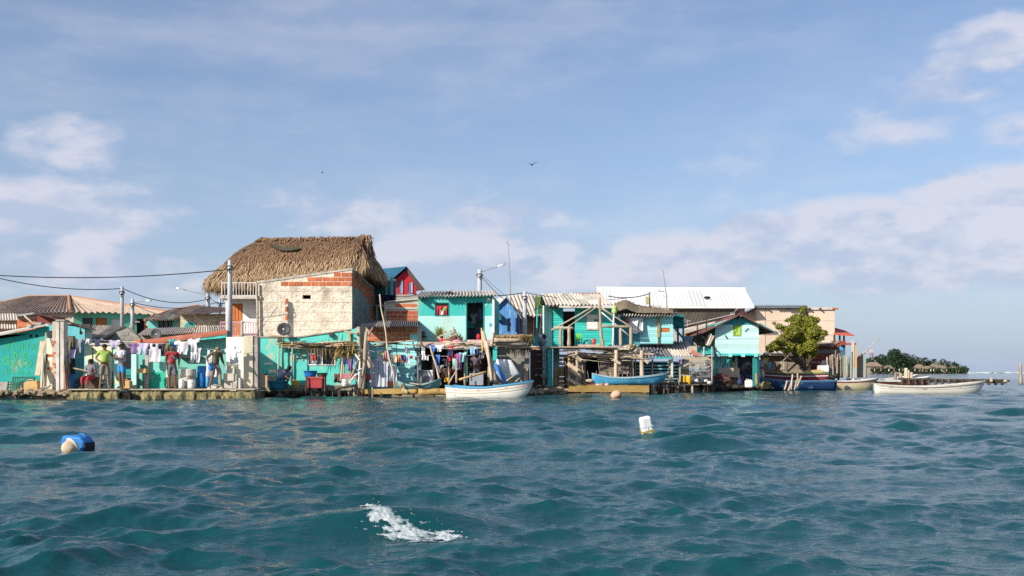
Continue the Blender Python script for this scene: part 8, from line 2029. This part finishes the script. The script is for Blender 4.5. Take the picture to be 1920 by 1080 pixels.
mb = MB(); mb.ball((x2,y2-.10,z2+.045), .115, 16, (1,1,.95)); fl = mb.build('float_ball', M('scuffed_float', (.60,.48,.34), (.40,.30,.2), scale=9), None, 'scuffed tan ball float beside the blue floating can', 'float', 'mooring floats', smooth=True)
MB().lathe((x2+.02,y2-.08,z2+.075), [(.112,-.012),(.122,0),(.112,.012)], 20, axis=(.5,.75,.4)).build('rim', conc_lt, fl)
x,y,z = floating(1214, 811)
wj = empty('float_can', (x,y,z), 'white square plastic can floating upright and tilted in the sea', 'float', 'mooring floats', math.radians(12))
wj.rotation_euler = (.06, -.22, math.radians(12))
mb = MB(); mb.box(-.10,.10,-.08,.08,-.10,.29); o = mb.build('can_body', pl_white, wj, local=True); bv = o.modifiers.new('round','BEVEL'); bv.width = .045; bv.segments = 4
MB().box(-.102,.102,-.083,.083,.11,.12).build('ridge', flat('can_grey', (.55,.56,.58)), wj, local=True); MB().box(-.103,.103,-.084,.084,.01,.045).build('algae_band', flat('yellow_algae', (.42,.32,.06)), wj, local=True)
MB().box(-.008,.008,-.086,-.075,.045,.11).build('seam', MC['can_grey'], wj, local=True)
x,y,z = floating(1157, 748)
pf = empty('float_buoy', (x,y,z+.07), 'pale orange egg shaped buoy with a dark rope groove near the mossy beam', 'float', 'mooring floats', .3)
pf.rotation_euler = (0, -.35, 0)
MB().ball((0,0,.10), .21, 16, (1.08,.95,.85)).build('float_body', M('orange_pink_float', (.74,.46,.32), (.60,.36,.25), scale=6), pf, local=True, smooth=True); MB().lathe((0,0,.02), [(.20,-.012),(.225,0),(.20,.012)], 20).build('rope_band', wood_dk, pf, local=True)
# ================================================================ far island
def far_island():
    Yi = 400
    pts = []
    for i in range(40):
        t = i/39; px = 1560+255*t
        pts.append((X(px,Yi)+R.uniform(-2,2), Yi-8*math.sin(math.pi*t)+R.uniform(-1.5,1.5)))
    n = len(pts); vs = [(x,y,.5) for x,y in pts]+[(x,Yi+70,.5) for x,y in reversed(pts)]
    N_ = len(vs); vs2 = vs+[(x,y,-2) for x,y,_ in vs]
    MB().add(vs2, [tuple(range(N_))]+[(N_+i, N_+(i+1) % N_, (i+1) % N_, i) for i in range(N_)]).build('far_shore', M('far_sand', (.42,.34,.24), (.12,.12,.06), scale=.2), kind='structure')
    FG = 'trees on the far island'
    def ft(label, px, pyt, wpx, Y, mat, n=900, dens=1.0):
        zt = Z(pyt,Y); r = m(wpx,Y)/2; bl = []
        for _ in range(9):
            a = R.uniform(-1,1); hh = R.uniform(.18,.86)*(1-.35*abs(a)); bl.append(((X(px,Y)+a*r*.72, Y+R.uniform(-1,1)*r*.5, max(zt*hh,1.5)), r*R.uniform(.30,.46), (1,1,.8)))
        bl.append(((X(px,Y),Y,zt*.84), min(r*.5,zt*.16+.4), (1.2,1.2,1)))
        bl.append(((X(px,Y),Y,zt*.40), r*.80, (1,1,.5*zt/r if r > 0 else 1)))
        return tree(label, X(px,Y), Y, .4, zt*.5, bl, n, .42, mat, group=FG, name='far_tree', r0=.35)
    ft('largest dark rounded tree of the far island', 1675,655,56,398,leaf_dk,6500); ft('dark tree merging with the right of the largest far tree', 1697,663,40,400,leaf_dk,3600); ft('low dark tree left of the largest far tree', 1656,671,26,402,leaf_dk,2000)
    for i,(px,py,w_) in enumerate([(1712,667,20),(1723,672,18),(1735,673,20),(1748,676,16),(1768,675,20),(1779,679,14),(1790,682,14),(1800,687,16),(1808,688,14),(1636,670,18),(1645,668,14),(1628,672,12),(1733,680,16),(1705,680,14),(1757,681,12),(1650,684,14),(1664,684,18),(1688,684,18)]):
        ft('%s green tree on the far island %s' % (['mid','pale','dull','low','bushy','small'][i % 6], ['right of the big dark tree','before the thatched huts','near the island tip','left of the big tree'][0 if px < 1730 and px > 1695 else 1 if px < 1765 and px > 1729 else 2 if px > 1764 else 3]), px,py-1,w_*1.35,398+R.uniform(-4,8),leaf_md if i % 3 else leaf_dk,800)
    for i in range(17): ft('low shore bush on the far island', 1638+i*10.5+R.uniform(-4,4), 689+R.uniform(-1,2), R.uniform(8,13), 384, leaf_md if i % 2 else leaf_dk, 240)
    for i,(px,py) in enumerate([(1752,673),(1743,677),(1788,679),(1795,682),(1733,670),(1764,677),(1772,676),(1641,669),(1720,670),(1728,674)]):
        Y = 392+R.uniform(-5,5); t = empty('palm_tree', (X(px,Y),Y,.5), ['tall palm over the pale far hut','palm left of the tall palm','palm near the island tip','shorter palm near the island tip','palm against the sky right of the dark trees','slender palm behind the long hut','second palm behind the long hut','palm beside the red and white tower','palm right above the dark trees','palm leaning between far trees'][i], 'palm tree', 'palms on the far island')
        zt = Z(py,Y); MB().tube([(X(px,Y),Y,.4),(X(px,Y)+.3,Y,zt*.5),(X(px,Y)+.1,Y,zt-.6)], [.22,.16,.13], 6).build('trunk', bark, t)
        fr = MB()
        for k in range(22):
            a = R.uniform(0,6.283); e = R.uniform(-.3,1.1); blade(fr, (X(px,Y)+.1,Y,zt-.6), (math.cos(a)*math.cos(e),math.sin(a)*math.cos(e),math.sin(e)), R.uniform(1.6,2.4), .5, .45)
        fr.build('crown', leaf_md, t)
    HG = 'thatched huts on the far island'
    th2 = M('far_thatch', (.27,.205,.15), (.18,.135,.10), scale=1.5)
    for i,(px0,px1,pt,pb,Y,lb) in enumerate([(1622,1652,677,686,388,'long thatched far hut left of the big tree'),(1657,1673,683,690,386,'small pointed far hut below the big tree'),(1714,1731,681,690,388,'brown far hut right of the big tree'),(1745,1776,683,690,388,'long grey far hut with palms behind'),(1745,1760,679,686,392,'pale far hut with high roof above the long grey hut'),(1731,1744,684,691,387,'low far hut between the brown and the grey hut'),(1781,1792,684,690,392,'small far hut near the island tip')]):
        t = empty('far_hut', (X((px0+px1)/2,Y),Y,.5), lb, 'hut', HG)
        x0,x1,zt,ze = X(px0,Y),X(px1,Y),Z(pt+2.2,Y),Z(pb+1.2,Y); d = 5; ins = min((x1-x0)*.25, 2.2)
        MB().box(x0+.5,x1-.5,Y-d/2+.5,Y+d/2-.5,.3,ze+.1).build('wall', wood_gr if i != 4 else cream, t)
        MB().add([(x0,Y-d/2,ze),(x1,Y-d/2,ze),(x1,Y+d/2,ze),(x0,Y+d/2,ze),(x0+ins,Y,zt),(x1-ins,Y,zt)],[(0,1,5,4),(1,2,5),(2,3,4,5),(3,0,4),(3,2,1,0)]).build('roof', th2, t)
        for k in (1,): MB().box(x0+(x1-x0)*(.25+.25*k)-.3,x0+(x1-x0)*(.25+.25*k)+.3,Y-d/2+.42,Y-d/2+.5,.4,ze-.1).build('door' if k == 1 else 'window', dark_in, t)
    Y = 420; tw = empty('lattice_tower', (X(1634,Y),Y,.5), 'small red and white lattice tower on the far island', 'tower')
    for k in range(4):
        z0, z1 = Z(680,Y)+k*1.3*Y/400, Z(680,Y)+(k+1)*1.3*Y/400; w0, w1 = .9*(1-k/7), .9*(1-(k+1)/7); mb = MB()
        for sx in (-1,1):
            for sy in (-1,1): mb.tube([(X(1634,Y)+sx*w0,Y+sy*w0,z0),(X(1634,Y)+sx*w1,Y+sy*w1,z1)], .10, 4)
            mb.tube([(X(1634,Y)+sx*w0,Y-w0,z0),(X(1634,Y)-sx*w1,Y-w1,z1)], .07, 4)
        mb.build('tower_section', M('tower_red', (.36,.12,.10), None) if k % 2 == 0 else conc_lt, tw)
    MB().tube([(X(1634,Y),Y,Z(660,Y)),(X(1634,Y),Y,Z(656,Y))], .12, 5).build('tower_mast', white_pt, tw)
    FW = 'people and boats far'
    for i in range(14): 
        px = 1643+i*10+R.uniform(-4,4); MB().tube([P(px,696,383),P(px,692+R.uniform(-1,1),383)], .16, 5).build('far_post', R.choice([wood_lt,white_pt,wood]), None, 'tiny pale post at the far island shore', 'post', 'posts at the far island shore')
far_island()
